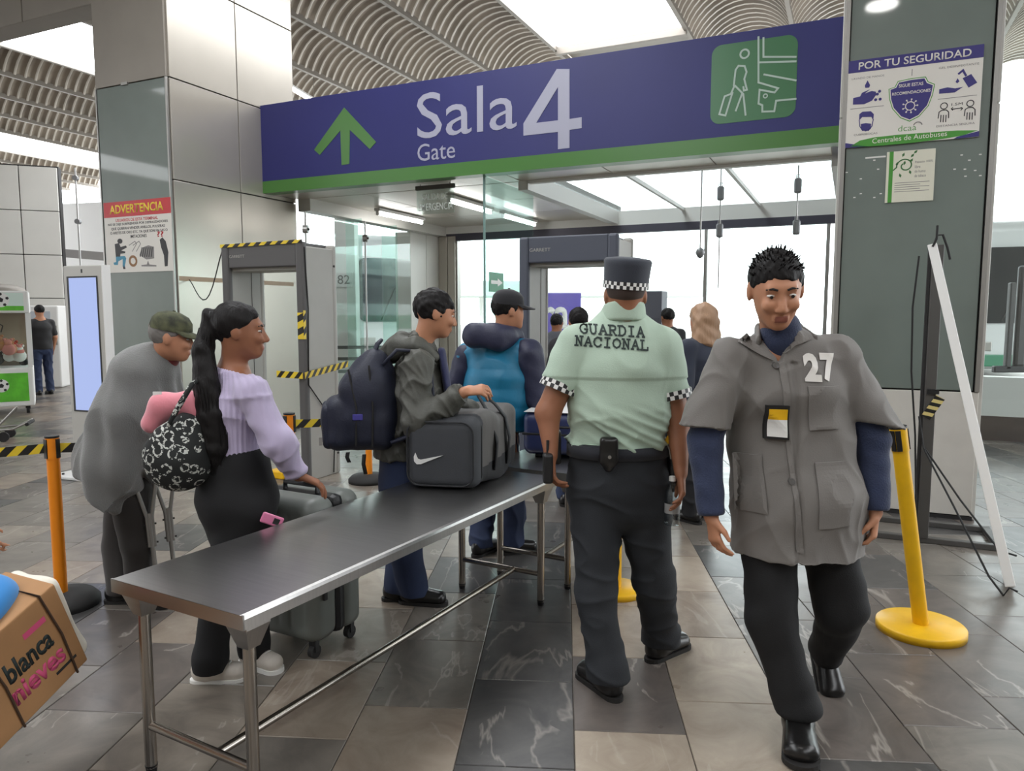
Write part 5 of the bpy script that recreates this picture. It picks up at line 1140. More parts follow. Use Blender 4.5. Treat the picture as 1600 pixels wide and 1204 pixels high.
# ------------------------------------------------------------------ the girl with the ponytail
J = dict(head=at(375, 518, 3.1), neck=at(364, 578, 3.12), pelvis=at(370, 765, 3.12), shR=at(392, 612, 3.0), shL=at(330, 606, 3.24), elR=at(436, 692, 2.98), wrR=at(466, 742, 3.06), elL=at(350, 690, 3.36), wrL=at(395, 735, 3.40),
         hipR=at(388, 795, 3.06), hipL=at(350, 795, 3.18), knR=at(342, 925, 3.02), knL=at(394, 915, 3.10), anR=gz(330, 1062, .095), anL=gz(398, 1040, .10))
Q_ = Person('girl with long black ponytail in a lilac ribbed sweater and black trousers', J, (.88, .48), SK3, (-1.17, 3.08), g=.92, hs=.98, res=.006, hfwd=(1, .18))
J = Q_.J
Q_.body({'R': dict(d=(.85, .3, -.45), n=(.2, .1, -1), th=(.3, 1, 0), curl=.5)})
lil = mat('lilac_rib_knit', C(190, 178, 208), .85, sheen=.3, bump=.1, bscale=200, var=.03)
hz = at(375, 704, 3.1).z; hpz = Vector((J['pelvis'].x, J['pelvis'].y, hz)); rvec = np.array(Q_.r)
def rib(V, N):
    ang = np.arctan2((V - np.array(hpz)) @ np.array(Q_.f), (V - np.array(hpz)) @ rvec); arm = (V - np.array(J['elR'])) @ np.array(unit((J['elR'] - J['shR']).cross(Vector((0, 1, 0)))))
    return .0022 * np.sin(ang * 46) * (1 - 0) + .004 * ridge(V, (12, 12, 22), 3) + .006 * ridge(V, (12, 12, 30), 13) * np.clip((1.05 - V[:, 2]) / .15, 0, 1)
cW = (J['wrR'] - (J['wrR'] - J['elR']) * .06, J['wrR'] - J['elR'])
Q_sw = Q_.garment('sweater', [([(hpz, hpz + UPV * .12, (.145, .118), (.14, .112)), (hpz + UPV * .12, Q_.chest, (.14, .112), (.155, .128)), (Q_.chest, Q_.top, (.155, .125), (.11, .08)), (Q_.top, J['neck'] - UPV * .005, .07, .064), (Q_.top, J['shR'], .07, .066), (Q_.top, J['shL'], .07, .066)], [(hpz, DN), (J['neck'] + UPV * .0, Vector((.3, .1, 1)))]),
    ([(J['shR'], J['elR'], .066, .062), (J['elR'], J['wrR'], .066, .042)], [cW]), ([(J['shL'], J['elL'], .062, .055), (J['elL'], J['wrL'], .055, .04)], [])], lil, fold=rib, k=.03, res=.006)
rp = np.array(J['shR'] - J['elR']); 
mg = cloth('black_wide_trousers', C(14, 14, 17), .04, sheen=0.)
hR_, hL_ = J['anR'] - UPV * .05, J['anL'] - UPV * .045
Q_tr = Q_.garment('trousers', [([(hpz + UPV * .02, hpz - UPV * .06, (.135, .112), (.15, .135)), (hpz - UPV * .06, J['pelvis'] - UPV * .04, (.15, .135), (.175, .165)), (J['pelvis'] - UPV * .04, J['pelvis'] - UPV * .16, (.175, .165), (.15, .135))], [(hpz + UPV * .012, UPV)]),
    ([(J['hipR'], J['knR'], .115, .074), (J['knR'], J['anR'], .072, .064), (J['anR'], J['anR'] - UPV * .1, .066, .068)], [(hR_, DN)]), ([(J['hipL'], J['knL'], .112, .074), (J['knL'], J['anL'], .072, .062), (J['anL'], J['anL'] - UPV * .1, .064, .066)], [(hL_, DN)])], mg, fold=lambda V, N: .005 * wob(V, (12, 12, 10), 6), k=.04)
Q_.shoe('R', M_shoe_w, .25, .043, fwd=(.95, .12, 0), sole=M_white); Q_.shoe('L', M_shoe_w, .25, .043, fwd=(.9, -.42, 0), sole=M_white)
Hh = Q_.H; tie = Hh @ Vector((0, -.100, .062))
pt = [tie, Hh @ Vector((0, -.125, .068)), at(325, 512, 3.08), at(318, 545, 3.05), at(322, 600, 3.0), at(331, 650, 2.985), at(336, 700, 2.98), at(338, 730, 2.99)]; pr_ = [.020, .024, .032, .040, (.052, .034), (.058, .034), (.05, .028), (.02, .014)]
Q_.hair(grow=.004, clipz=.0, slope=.85, fold=.0035, fs=60, extra=[(pt[i], pt[i + 1], pr_[i], pr_[i + 1], (1, 0, 0)) for i in range(7)])
mb = MB(); rr = random.Random(9)
for i in range(160):                                        # loose strands down the ponytail
    ox_, oy_ = rr.gauss(0, .5), rr.gauss(0, .5); path = []
    for k_ in range(2, 8):
        R_ = pr_[k_] if not np.isscalar(pr_[k_]) else (pr_[k_], pr_[k_]); path.append(pt[k_] - Q_.o + Vector((max(-1, min(1, ox_)) * R_[0] * 1.02, -abs(max(-1, min(1, oy_))) * R_[1] * .98 * math.sqrt(max(0, 1 - min(1, ox_ * ox_))), 0)) + Vector((rr.gauss(0, .002), 0, -rr.random() * .05 if k_ == 7 else 0)))
    mb.tube(path, [.0022] * 5 + [.0008], 4)
st_ = mb.build('ponytail_strands', M_hair, Q_.root); st_['kind'] = 'stuff'
MB().tube([tie - Q_.o + (Hh.to_3x3() @ Vector((math.cos(t) * .024, -.012, math.sin(t) * .024))) for t in [2 * PI * i / 14 for i in range(14)]], .007, 8, closed=True).build('hair_tie', M_black, Q_.root)
pk = at(425, 812, 2.955); pho = empty('phone', pk, 0, 'phone in a pink case sticking out of the black trouser pocket', 'phone'); pho.rotation_euler = (.05, .55 + PI / 2 - .1, .5)
MB().box(-.022, .022, -.006, .006, -.045, .045, bev=.006).build('case', mat('pink_phone_case', C(226, 130, 170), .4), pho); MB().box(-.012, .012, -.0075, -.006, .005, .03).build('camera_block', M_black, pho)
# shoulder bag and neck pillow
def paisley():
    m = bpy.data.materials.new('black_white_paisley'); m.use_nodes = True; nt = m.node_tree; N = nt.nodes; L = nt.links; b = N['Principled BSDF']; b.inputs['Roughness'].default_value = .8
    tc = N.new('ShaderNodeTexCoord'); vo = N.new('ShaderNodeTexVoronoi'); vo.inputs['Scale'].default_value = 23; L.new(tc.outputs['Object'], vo.inputs['Vector'])
    w1_ = N.new('ShaderNodeMath'); w1_.operation = 'GREATER_THAN'; w1_.inputs[1].default_value = .34; L.new(vo.outputs['Distance'], w1_.inputs[0])
    w2_ = N.new('ShaderNodeMath'); w2_.operation = 'LESS_THAN'; w2_.inputs[1].default_value = .52; L.new(vo.outputs['Distance'], w2_.inputs[0])
    n = N.new('ShaderNodeTexNoise'); n.inputs['Scale'].default_value = 110; L.new(tc.outputs['Object'], n.inputs['Vector']); w3 = N.new('ShaderNodeMath'); w3.operation = 'GREATER_THAN'; w3.inputs[1].default_value = .47; L.new(n.outputs['Fac'], w3.inputs[0])
    n2 = N.new('ShaderNodeTexNoise'); n2.inputs['Scale'].default_value = 24; L.new(tc.outputs['Object'], n2.inputs['Vector']); w4 = N.new('ShaderNodeMath'); w4.operation = 'GREATER_THAN'; w4.inputs[1].default_value = .42; L.new(n2.outputs['Fac'], w4.inputs[0])
    a = N.new('ShaderNodeMath'); a.operation = 'MULTIPLY'; L.new(w1_.outputs[0], a.inputs[0]); L.new(w2_.outputs[0], a.inputs[1]); c = N.new('ShaderNodeMath'); c.operation = 'MULTIPLY'; L.new(a.outputs[0], c.inputs[0]); L.new(w3.outputs[0], c.inputs[1])
    e = N.new('ShaderNodeMath'); e.operation = 'MULTIPLY'; L.new(c.outputs[0], e.inputs[0]); L.new(w4.outputs[0], e.inputs[1])
    mx = N.new('ShaderNodeMixRGB'); L.new(e.outputs[0], mx.inputs['Fac']); mx.inputs['Color1'].default_value = C(28, 30, 30); mx.inputs['Color2'].default_value = C(200, 202, 196); L.new(mx.outputs['Color'], b.inputs['Base Color']); return m
M_pais = paisley(); bc = at(276, 702, 2.98); bag = empty('shoulder_bag', bc - UPV * .16, 0, 'black shoulder bag with white petal print hanging behind the ponytailed girl', 'bag')
v = Vol((-.18, -.13, -.02), (.18, .13, .34), .007); v.ell((0, 0, .12), (.142, .10, .135), k=.03); v.seg((.02, 0, .2), (.06, 0, .27), (.10, .07), (.06, .04), e1=(1, 0, 0), k=.05)
soft('body', v, M_pais, bag, fold=lambda V, N: .006 * wob(V, 28, 2), it=2)
sp_ = [at(262, 665, 2.93), at(282, 630, 2.92), at(300, 600, 2.95), at(318, 588, 3.02), at(330, 592, 3.12)]; MB().tube([p_ - (bc - UPV * .16) for p_ in sp_], [.009, .012, .010, .010, .009], 8).build('strap', M_pais, bag)
v = Vol((-.16, -.08, -.1), (.16, .1, .12), .007); npc = at(278, 650, 3.02); npil = empty('neck_pillow', npc, 0, 'pink plush neck pillow poking out of the patterned shoulder bag', 'pillow')
v.seg((-.11, 0, -.03), (-.06, 0, .045), .042, .05, k=.03); v.seg((-.06, 0, .045), (.05, 0, .055), .05, .045, k=.03); v.seg((.05, 0, .055), (.1, 0, .0), .045, .04, k=.03)
soft('pillow', v, mat('pink_plush', C(226, 138, 150), .9, sheen=.5, bump=.15, bscale=90), npil); MB().box(-.085, -.05, -.03, -.025, .09, .105).build('tag', M_white, npil)
# ------------------------------------------------------------------ old man in the poncho
J = dict(head=at(268, 528, 3.82), neck=at(243, 566, 3.86), pelvis=at(200, 752, 3.88), chest=at(222, 612, 3.87), waist=at(198, 690, 3.88), shR=at(226, 612, 3.80), shL=at(226, 608, 3.95), elR=at(240, 672, 3.76), elL=at(240, 672, 3.98), wrR=at(248, 722, 3.76), wrL=at(250, 722, 3.98),
         hipR=at(205, 775, 3.80), hipL=at(196, 775, 3.96), knR=at(214, 850, 3.78), knL=at(186, 850, 3.94), anR=gz(222, 944), anL=gz(190, 940))
O_ = Person('stooped man in camouflage cap and long grey poncho leaning on crutches', J, (.95, .2), SK2, (-2.0, 3.82), hp=-.12, g=.95, res=.0075)
J = O_.J
O_.body({'R': dict(d=(.4, 0, -1), n=(0, 1, 0), th=(1, 0, 0), curl=1.2), 'L': dict(d=(.4, 0, -1), n=(0, -1, 0), th=(1, 0, 0), curl=1.2)})
M_pon = mat('grey_wool_poncho', C(110, 110, 108), .95, bump=.4, bscale=160, var=.08, vscale=9, sheen=.4)
h1, h2_ = at(128, 722, 3.85), at(203, 782, 3.85); n1_ = Vector((h2_.z - h1.z, 0, -(h2_.x - h1.x))); h3, h4 = at(203, 788, 3.85), at(262, 715, 3.85); n2_ = Vector((h4.z - h3.z, 0, -(h4.x - h3.x)))
xx = (1, 0, 0)
O_.garment('poncho', [([(at(246, 560, 3.86), at(228, 585, 3.86), (.085, .10), (.15, .19), xx), (at(228, 585, 3.86), at(220, 640, 3.86), (.16, .21), (.205, .25), xx), (at(220, 640, 3.86), at(206, 720, 3.86), (.205, .25), (.23, .28), xx), (at(206, 720, 3.86), at(198, 830, 3.86), (.23, .28), (.24, .28), xx)], [(h1, n1_), (h3, n2_)])], M_pon, k=.05,
    fold=lambda V, N: (.018 * ridge(V, (13, 13, 2.2), 3) + .016 * np.sin(np.arctan2(V[:, 1] - 3.86, V[:, 0] + 1.95) * 9 + V[:, 2] * 3)) * np.clip((1.3 - V[:, 2]) / .4, .05, 1), it=1)
v = O_.vol([J['neck']], .2, .007); v.seg(J['neck'] - Vector((.02, 0, .01)), J['neck'] + Vector((.05, 0, .03)), .085, .075, k=.02); soft('scarf', v, cloth('dark_red_scarf', C(120, 44, 46)), O_.root, O_.o)
M_ot = cloth('brown_black_trousers', C(44, 40, 38))
O_.garment('trousers', [([(O_.waist, J['pelvis'] - UPV * .05, (.15, .12), (.16, .13))], []), ([(J['hipR'], J['knR'], .105, .08), (J['knR'], J['anR'] - UPV * .03, .08, .076)], [(J['anR'] - UPV * .045, DN)]), ([(J['hipL'], J['knL'], .105, .085), (J['knL'], J['anL'] - UPV * .03, .085, .078)], [(J['anL'] - UPV * .045, DN)])], M_ot, fold=lambda V, N: .006 * wob(V, (14, 14, 16), 4))
O_.shoe('R', fwd=(.95, -.25, 0)); O_.shoe('L', fwd=(.95, .1, 0))
def camo():
    m = mat('camouflage_cloth', C(90, 92, 66), .9, var=.5, vscale=22, var2=C(44, 46, 38)); return m
def ball_cap(P_, m, tilt=-.1, brim=.09, back=0.):
    Hm = P_.H @ T(0, -.008, .038) @ RX(tilt) @ Matrix.Scale(P_.hs, 4); c = empty('cap', (0, 0, 0)); c.parent = P_.root; c.matrix_parent_inverse = Matrix.Identity(4); M = T(*(-P_.o)) @ Hm
    MB().lathe([(.092, .0), (.092, .02), (.086, .055), (.066, .083), (.03, .098), (0, .102)], 32, M=M @ Matrix.Diagonal((.95, 1.14, 1, 1))).build('crown', m, c)
    n = 14; up, dn = [], []
    for i in range(n): t = PI * (.12 + .76 * i / (n - 1)); up.append((t, math.cos(t), math.sin(t)))
    A = [(.088 * x, .10 * y, .012) for t, x, y in up]; B = [(.082 * x, .10 * y + brim * (y ** .6), .012 - .012 * y - .02 * abs(x)) for t, x, y in up]; th = .005
    vs_ = A + B + [(x, y, z - th) for x, y, z in A] + [(x, y, z - th) for x, y, z in B]; fs_ = []
    for i in range(n - 1): fs_ += [(i, i + 1, n + i + 1, n + i), (2 * n + i, 3 * n + i, 3 * n + i + 1, 2 * n + i + 1), (n + i, n + i + 1, 3 * n + i + 1, 3 * n + i)]
    MB().add(vs_, fs_, 0, True, M).build('brim', m, c); MB().cyl((0, 0, .10), (0, 0, .106), .008, n=8, M=M).build('cap_button', m, c); return c
ball_cap(O_, camo()); O_.hair(mat('grey_hair', C(120, 116, 112), .7), clipz=-.01)
# crutches
for dx, dy in ((0, 0), (.05, .1)):
    cp = gz(250, 950, 0); cr = empty('crutch', cp + Vector((dx, dy, 0)), 0, 'nearer aluminium underarm crutch below the grey poncho' if dx == 0 else 'farther aluminium underarm crutch below the grey poncho', 'crutch', 'pair of crutches')
    cr.rotation_euler = (0, -.06, .5)
    MB().cyl((0, 0, .02), (0, 0, .52), .012, n=12).build('lower_pole', M_alu, cr); MB().cyl((0, 0, 0), (0, 0, .04), .02, .016, n=12).build('rubber_tip', M_rubber, cr)
    for s_ in (-1, 1): MB().tube([(.012 * s_, 0, .34), (.012 * s_, 0, .5), (.045 * s_, 0, .66), (.05 * s_, 0, 1.05), (.05 * s_, 0, 1.12)], .0105, 10).build('upright', M_alu, cr)
    MB().cyl((-.05, 0, .80), (.05, 0, .80), .016, n=12).build('hand_grip', M_rubber, cr); MB().tube([(-.08, 0, 1.13), (-.03, 0, 1.12), (.03, 0, 1.12), (.08, 0, 1.13)], .022, 10).build('arm_pad', M_rubber, cr)
    for z in (.36, .46): MB().cyl((-.03, 0, z), (.03, 0, z), .005, n=8).build('bolt', M_dark, cr)
# ------------------------------------------------------------------ man with the backpack
J = dict(head=at(680, 490, 3.86), neck=at(655, 552, 3.87), pelvis=at(632, 752, 3.88), shR=at(652, 574, 3.70), shL=at(642, 568, 4.04), elR=at(652, 658, 3.64), wrR=at(726, 612, 3.60), elL=at(690, 650, 4.10), wrL=at(735, 640, 4.02),
         hipR=at(634, 785, 3.80), hipL=at(630, 785, 3.96), knR=at(636, 865, 3.82), knL=at(630, 862, 3.96), anR=gz(648, 942), anL=gz(622, 936))
B_ = Person('dark haired man in hooded olive grey jacket carrying the navy backpack', J, (.95, .22), SK2, (-.56, 3.85), hp=-.18, g=1.0, hs=1.02, res=.0065)
J = B_.J
B_.body({'R': dict(d=(1, -.05, .15), n=(.1, .6, -.8), th=(.2, .5, .8), curl=1.0, grip=.4), 'L': dict(d=(1, 0, -.3), n=(0, -.3, -1), th=(0, -1, .3), curl=.8)})
M_jk = mat('olive_grey_jacket', C(78, 78, 72), .62, bump=.35, bscale=40, var=.12, vscale=12)
jz = at(620, 714, 3.86).z; jb = Vector((J['pelvis'].x - .01, J['pelvis'].y, jz)); cW = (J['wrR'] - unit(J['wrR'] - J['elR']) * .01, J['wrR'] - J['elR'])
jk = B_.garment('jacket', [([(jb - UPV * .1, jb + UPV * .15, (.165, .15), (.165, .15)), (jb + UPV * .15, B_.chest, (.165, .15), (.185, .155)), (B_.chest, B_.top, (.185, .15), (.14, .10)), (B_.top, J['neck'] + UPV * .03, .095, .085), (B_.top, J['shR'], .085, .08), (B_.top, J['shL'], .085, .08)], [(jb, DN)]),
    ([(J['shR'], J['elR'], .082, .075), (J['elR'], J['wrR'], .076, .056)], [cW]), ([(J['shL'], J['elL'], .08, .07), (J['elL'], J['wrL'], .07, .055)], [])], M_jk, fold=lambda V, N: .008 * ridge(V, (18, 18, 22), 5) + .004 * ridge(V, (34, 34, 40), 9), k=.035, it=1)
v = B_.vol([J['neck']], .26, .008); nk = J['neck'] + Vector((.01, 0, .045))
v.seg(nk + Vector((-.13, 0, -.02)), nk + Vector((-.02, -.08, .0)), .055, .05, k=.03); v.seg(nk + Vector((-.13, 0, -.02)), nk + Vector((-.04, .1, .02)), .055, .05, k=.03); v.seg(nk + Vector((-.02, -.08, 0)), nk + Vector((.08, -.07, -.06)), .045, .03, k=.03); v.seg(nk + Vector((-.16, 0, -.05)), nk + Vector((-.1, 0, .03)), (.05, .07), (.05, .06), k=.03)
soft('hood', v, M_jk, B_.root, B_.o, fold=lambda V, N: .006 * wob(V, 40, 3))
B_.garment('lining', [([(at(690, 548, 3.85), at(702, 625, 3.83), (.02, .06), (.022, .07), (1, 0, 0))], [])], cloth('navy_lining', C(40, 44, 80)))
B_.garment('jeans', [([(jb + UPV * .05, J['pelvis'] - UPV * .06, (.145, .125), (.155, .13))], []), ([(J['hipR'], J['knR'], .105, .082), (J['knR'], J['anR'] - UPV * .03, .082, .08)], [(J['anR'] - UPV * .05, DN)]), ([(J['hipL'], J['knL'], .105, .082), (J['knL'], J['anL'] - UPV * .03, .082, .08)], [(J['anL'] - UPV * .05, DN)])], M_jean, fold=lambda V, N: .006 * wob(V, (18, 18, 24), 5))
B_.shoe('R', fwd=(.97, -.12, 0)); B_.shoe('L', fwd=(.97, .15, 0)); B_.hair(grow=.002, fold=.0055, slope=.8, clipz=-.035, fs=90)
# backpack
M_bp = mat('navy_backpack_nylon', C(26, 30, 48), .6, bump=.2, bscale=120, var=.1, vscale=9); bpo = at(562, 706, 3.78); RB = math.atan2(.22, .95)
bp_ = empty('backpack', bpo, RB, 'navy blue backpack with violet badge on the jacketed man back', 'backpack')
v = Vol((-.24, -.19, -.02), (.26, .19, .62), .008)
v.rbox((.05, 0, .22), (.145, .155, .20), .09, k=.03); v.ell((.07, 0, .36), (.12, .145, .17), k=.06); v.rbox((-.09, 0, .16), (.075, .125, .135), .06, k=.02); v.seg((.1, 0, .42), (.09, 0, .48), (.10, .08), (.07, .05), e1=(0, 1, 0), k=.04)
soft('body', v, M_bp, bp_, it=2, fold=lambda V, N: .006 * wob(V, 24, 6))
v = Vol((-.24, -.15, .02), (-.05, .15, .32), .008); v.rbox((-.15, 0, .15), (.035, .10, .115), .03); soft('front_pocket', v, M_bp, bp_, fold=lambda V, N: .004 * wob(V, 30, 2))
for (p0_, p1_) in (((-.02, -.15, .06), (-.05, -.12, .44)), ((.06, -.157, .05), (.05, -.14, .46))): MB().tube([p0_, (p0_[0] + .005, p0_[1] - .008, .25), p1_], .006, 6).build('zip', M_rubber, bp_)
MB().box(-.035, .015, -.166, -.158, .19, .22, bev=.003).build('badge', mat('violet_badge', C(72, 66, 150), .5), bp_)
MB().tube([(.08, -.03, .5), (.1, -.03, .56), (.12, 0, .58), (.1, .03, .56), (.08, .03, .5)], .011, 8).build('top_loop', M_bp, bp_)
for s_ in (-1, 1): MB().ribbon([(.12, s_ * .10, .46), (.19, s_ * .115, .535), (.29, s_ * .12, .53), (.36, s_ * .12, .44), (.37, s_ * .13, .28), (.30, s_ * .15, .12), (.15, s_ * .15, .07)], (0, .055, 0), .014).build('shoulder_strap', M_bp, bp_)
for (x, y, z, l) in ((-.06, -.1, .02, .05), (.02, -.12, .01, .1)): MB().ribbon([(x, y, z), (x - .005, y, z - l * .5), (x + .005, y - .01, z - l)], (.02, 0, 0), .003).build('loose_strap', M_rubber, bp_)
MB().box(-.2, -.185, -.1, -.09, .06, .1).build('zip_pull', M_alu, bp_)
# ------------------------------------------------------------------ man in the teal vest
J = dict(head=at(795, 486, 4.66), neck=at(783, 536, 4.68), pelvis=at(775, 700, 4.70), shL=at(732, 556, 4.76), shR=at(826, 552, 4.58), elL=at(712, 612, 4.80), elR=at(840, 620, 4.60), wrL=at(728, 660, 4.95), wrR=at(852, 668, 4.78),
         hipL=at(755, 735, 4.74), hipR=at(796, 735, 4.66), knL=at(752, 805, 4.76), knR=at(800, 805, 4.68), anL=gz(752, 866), anR=gz(800, 864))
T_ = Person('man in black cap and teal quilted vest with navy sleeves seen from behind', J, (.55, .83), SK2, (-.12, 4.7), g=1.1, res=.008, hfwd=(.95, .3))
J = T_.J; T_.body({})
tealm = mat('teal_quilted_vest', C(22, 112, 148), .5, bump=.2, bscale=30, var=.08, vscale=7); navm = mat('navy_padded_sleeve', C(40, 42, 66), .55, bump=.2, bscale=40)
vz = at(770, 650, 4.68).z; vp = Vector((J['pelvis'].x, J['pelvis'].y, vz - .08)); yk_ = at(770, 524, 4.6).z
T_v = T_.garment('vest', [([(vp - UPV * .05, vp + UPV * .2, (.235, .19), (.235, .19)), (vp + UPV * .2, T_.chest, (.235, .19), (.23, .18)), (T_.chest, T_.top, (.225, .175), (.17, .12)), (T_.top, J['shL'], .095, .085), (T_.top, J['shR'], .095, .085), (T_.top, J['neck'], .11, .1)], [(vp, DN)])], [tealm, navm],
    fold=lambda V, N: .006 * np.abs(np.sin(V[:, 2] * 26)) - .004 + .006 * ridge(V, (24, 24, 12), 4), k=.04, fmat=lambda c: (c[:, 2] > yk_ - .02).astype(int))
T_.garment('sleeves', [([(J['shL'], J['elL'], .085, .078), (J['elL'], J['wrL'], .076, .055)], []), ([(J['shR'], J['elR'], .095, .088), (J['elR'], J['wrR'], .085, .06)], [])], navm, fold=lambda V, N: .006 * wob(V, (22, 22, 30), 4))
v = T_.vol([J['neck']], .3, .009); nk = J['neck']; v.seg(nk + Vector((-.16, -.10, .05)), nk + Vector((.0, -.13, .04)), .075, .08, k=.04); v.seg(nk + Vector((.0, -.13, .04)), nk + Vector((.10, -.02, .05)), .07, .05, k=.04); v.seg(nk + Vector((-.16, -.10, .05)), nk + Vector((-.1, .03, .05)), .07, .05, k=.04); soft('hood', v, navm, T_.root, T_.o, fold=lambda V, N: .007 * wob(V, 26, 3))
def legs(P_, m, r=.082, w=(.16, .13), fold=.006):
    J = P_.J; P_.garment('trousers', [([(J['pelvis'] + UPV * .1, J['pelvis'] - UPV * .07, (w[0] * .95, w[1] * .95), w)], []), ([(J['hipR'], J['knR'], r + .028, r), (J['knR'], J['anR'] - UPV * .03, r, r - .006)], [(J['anR'] - UPV * .045, DN)]), ([(J['hipL'], J['knL'], r + .028, r), (J['knL'], J['anL'] - UPV * .03, r, r - .006)], [(J['anL'] - UPV * .045, DN)])], m, fold=lambda V, N: fold * ridge(V, (18, 18, 22), 5))
legs(T_, M_jean); T_.shoe('L', r=.009); T_.shoe('R', fwd=(.8, .3, 0), r=.009); T_.hair(clipz=-.02); ball_cap(T_, cloth('black_cap', C(26, 25, 30)), brim=.085)
# ------------------------------------------------------------------ figures farther off
def standing(label, x, y, H, yaw, top, bottom, hairm=M_hair, sk=SK2, res=.011, g=1., long_sleeve=True, extra_hair=None, arm=None, head_yaw=None, shoes=True, group='travellers and staff at the gate'):
    f = Vector((math.cos(yaw), math.sin(yaw), 0)); r = Vector((f.y, -f.x, 0)); b = Vector((x, y, 0)); k = H / 1.72
    P = lambda a, c, z: b + r * a * k + f * c * k + UPV * z * k
    J = dict(head=P(0, .02, 1.60), neck=P(0, 0, 1.44), pelvis=P(0, 0, .95), shL=P(-.18, 0, 1.38), shR=P(.18, 0, 1.38), elL=P(-.23, -.02, 1.10), elR=P(.23, -.02, 1.10), wrL=P(-.22, .06, .86), wrR=P(.22, .06, .86), hipL=P(-.09, 0, .88), hipR=P(.09, 0, .88), knL=P(-.1, .02, .48), knR=P(.1, .03, .48), anL=P(-.11, -.02, .1 / k), anR=P(.11, .02, .1 / k))
    if arm: J.update(arm)
    p = Person(label, J, f, sk, b, g=g, hs=k, res=res, hfwd=(math.cos(head_yaw), math.sin(head_yaw)) if head_yaw is not None else None, group=group); J = p.J
    p.body({'L': dict(d=J['wrL'] - J['elL'], n=r, th=f, curl=.5, s=k), 'R': dict(d=J['wrR'] - J['elR'], n=-r, th=f, curl=.5, s=k)})
    hz_ = J['pelvis'] - UPV * .04; e = (lambda S: [(J['sh' + S], J['el' + S], .068, .06), (J['el' + S], J['wr' + S], .06, .045)]) if long_sleeve else (lambda S: [(J['sh' + S], lerp(J['sh' + S], J['el' + S], .75), .068, .066)])
    p.garment('top', [([(hz_ - UPV * .05, p.waist, (.165 * g, .125 * g), (.158 * g, .12 * g)), (p.waist, p.chest, (.158 * g, .12 * g), (.172 * g, .13 * g)), (p.chest, p.top, (.17 * g, .125 * g), (.12, .085)), (p.top, J['neck'] - UPV * .01, .08, .068), (p.top, J['shL'], .072, .066), (p.top, J['shR'], .072, .066)], [(hz_ - UPV * .04, DN)]), (e('L'), []), (e('R'), [])], top, fold=lambda V, N: .005 * wob(V, (16, 16, 22), 4))
    legs(p, bottom, .074); p.shoe('L', r=.01); p.shoe('R', r=.01)
    if extra_hair is None: p.hair(hairm)
    return p
q = at(1097, 600, 5.45); wmn = standing('woman with long wavy fair hair and dark top near the far glass', q.x, q.y, 1.62, 2.2, cloth('dark_navy_top', C(40, 46, 62)), M_blackcloth, sk=SK2, res=.008, extra_hair=1)
M_blond = mat('fair_brown_hair', C(166, 132, 104), .5, bump=.6, bscale=60, stretch=(1, 1, .15)); Hm = wmn.H; s_ = wmn.hs; PH = lambda x, y, z: Hm @ Vector((x * s_, y * s_, z * s_))
wmn.hair(M_blond, grow=.012, fold=.007, slope=.55, clipz=-.03, fs=45, extra=[(PH(-.07, -.04, 0), PH(-.10, -.05, -.16), .05, .045), (PH(.07, -.04, 0), PH(.10, -.05, -.16), .05, .045), (PH(0, -.08, 0), PH(0, -.10, -.18), (.08, .045), (.09, .04), Hm.to_3x3() @ Vector((1, 0, 0)))])
q = at(903, 600, 5.9); standing('dark haired traveller in black hidden behind the guard shoulder', q.x, q.y, 1.60, 1.5, M_blackcloth, M_jean, res=.01)
q = at(869, 600, 8.6); standing('distant traveller in grey seen through the far detector', q.x, q.y, 1.55, 1.2, cloth('mid_grey_top', C(90, 92, 100)), M_jean, res=.014, sk=SK3)
q = at(1042, 600, 9.0); standing('distant traveller in black beside the dark screen', q.x, q.y, 1.62, 1.9, M_blackcloth, M_blackcloth, res=.014, sk=SK3)
q = ground(70, 616); standing('man in black t-shirt and jeans walking by the far left wall', q.x, q.y, 1.72, 2.5, cloth('black_tshirt', C(28, 27, 29)), M_jean, res=.014, long_sleeve=False, g=1.15, group='people in the hall')
hn = at(-1, 862, 2.52); bx_y = Vector((-2.28, 2.72, 0))
cp_ = standing('person at the left edge whose hand steadies the cardboard box', -2.36, 2.74, 1.68, .1, cloth('maroon_top', C(90, 50, 52)), M_blackcloth, res=.01, arm=dict(shR=Vector((-2.32, 2.58, 1.34)), elR=Vector((-2.12, 2.52, 1.06)), wrR=hn + Vector((-.12, .02, .09))))
Mi = (Matrix.Translation(bx_.location) @ bx_.rotation_quaternion.to_matrix().to_4x4()).inverted(); hc_ = hn + Vector((-.06, .01, .02)); e0, e1_ = Vector((BL - .40, .06, BH)), Vector((BL - .34, .12, BH))
MB().tube([e0, Mi @ (hc_ + Vector((-.02, 0, -.02))), Mi @ (hc_ + Vector((.02, 0, -.02))), e1_], .008, 8).build('carry_loop', M_sack, bx_)
# ================================================================== right hand clutter: sign stand, leaning board, wires
M_grim = mat('grey_steel_section', C(92, 90, 88), .5, .5); sp0 = ground(1440, 846); st = empty('sign_stand', sp0, TH, 'dark steel sign stand with rectangular floor frame against the right column', 'stand')
MB().box(-.035, .035, -.03, .03, .02, 2.0, bev=.006).build('post', M_grim, st); MB().box(-.055, -.037, -.02, .02, .02, 2.0).build('side_channel', M_dark, st)
for a, b_ in (((-.45, -.03), (.46, .02)), ((-.45, .42), (.46, .47))): MB().box(a[0], b_[0], a[1], b_[1], 0, .04, bev=.005).build('floor_bar', M_grim, st)
for x in (-.45, .41): MB().box(x, x + .05, .02, .42, 0, .04, bev=.005).build('floor_bar', M_grim, st)
MB().tube([(-.03, -.02, 1.98), (-.01, -.04, 2.06), (.02, -.05, 2.06), (.05, -.04, 1.98), (.07, -.04, 1.9)], .008, 6).build('hook', M_rubber, st)
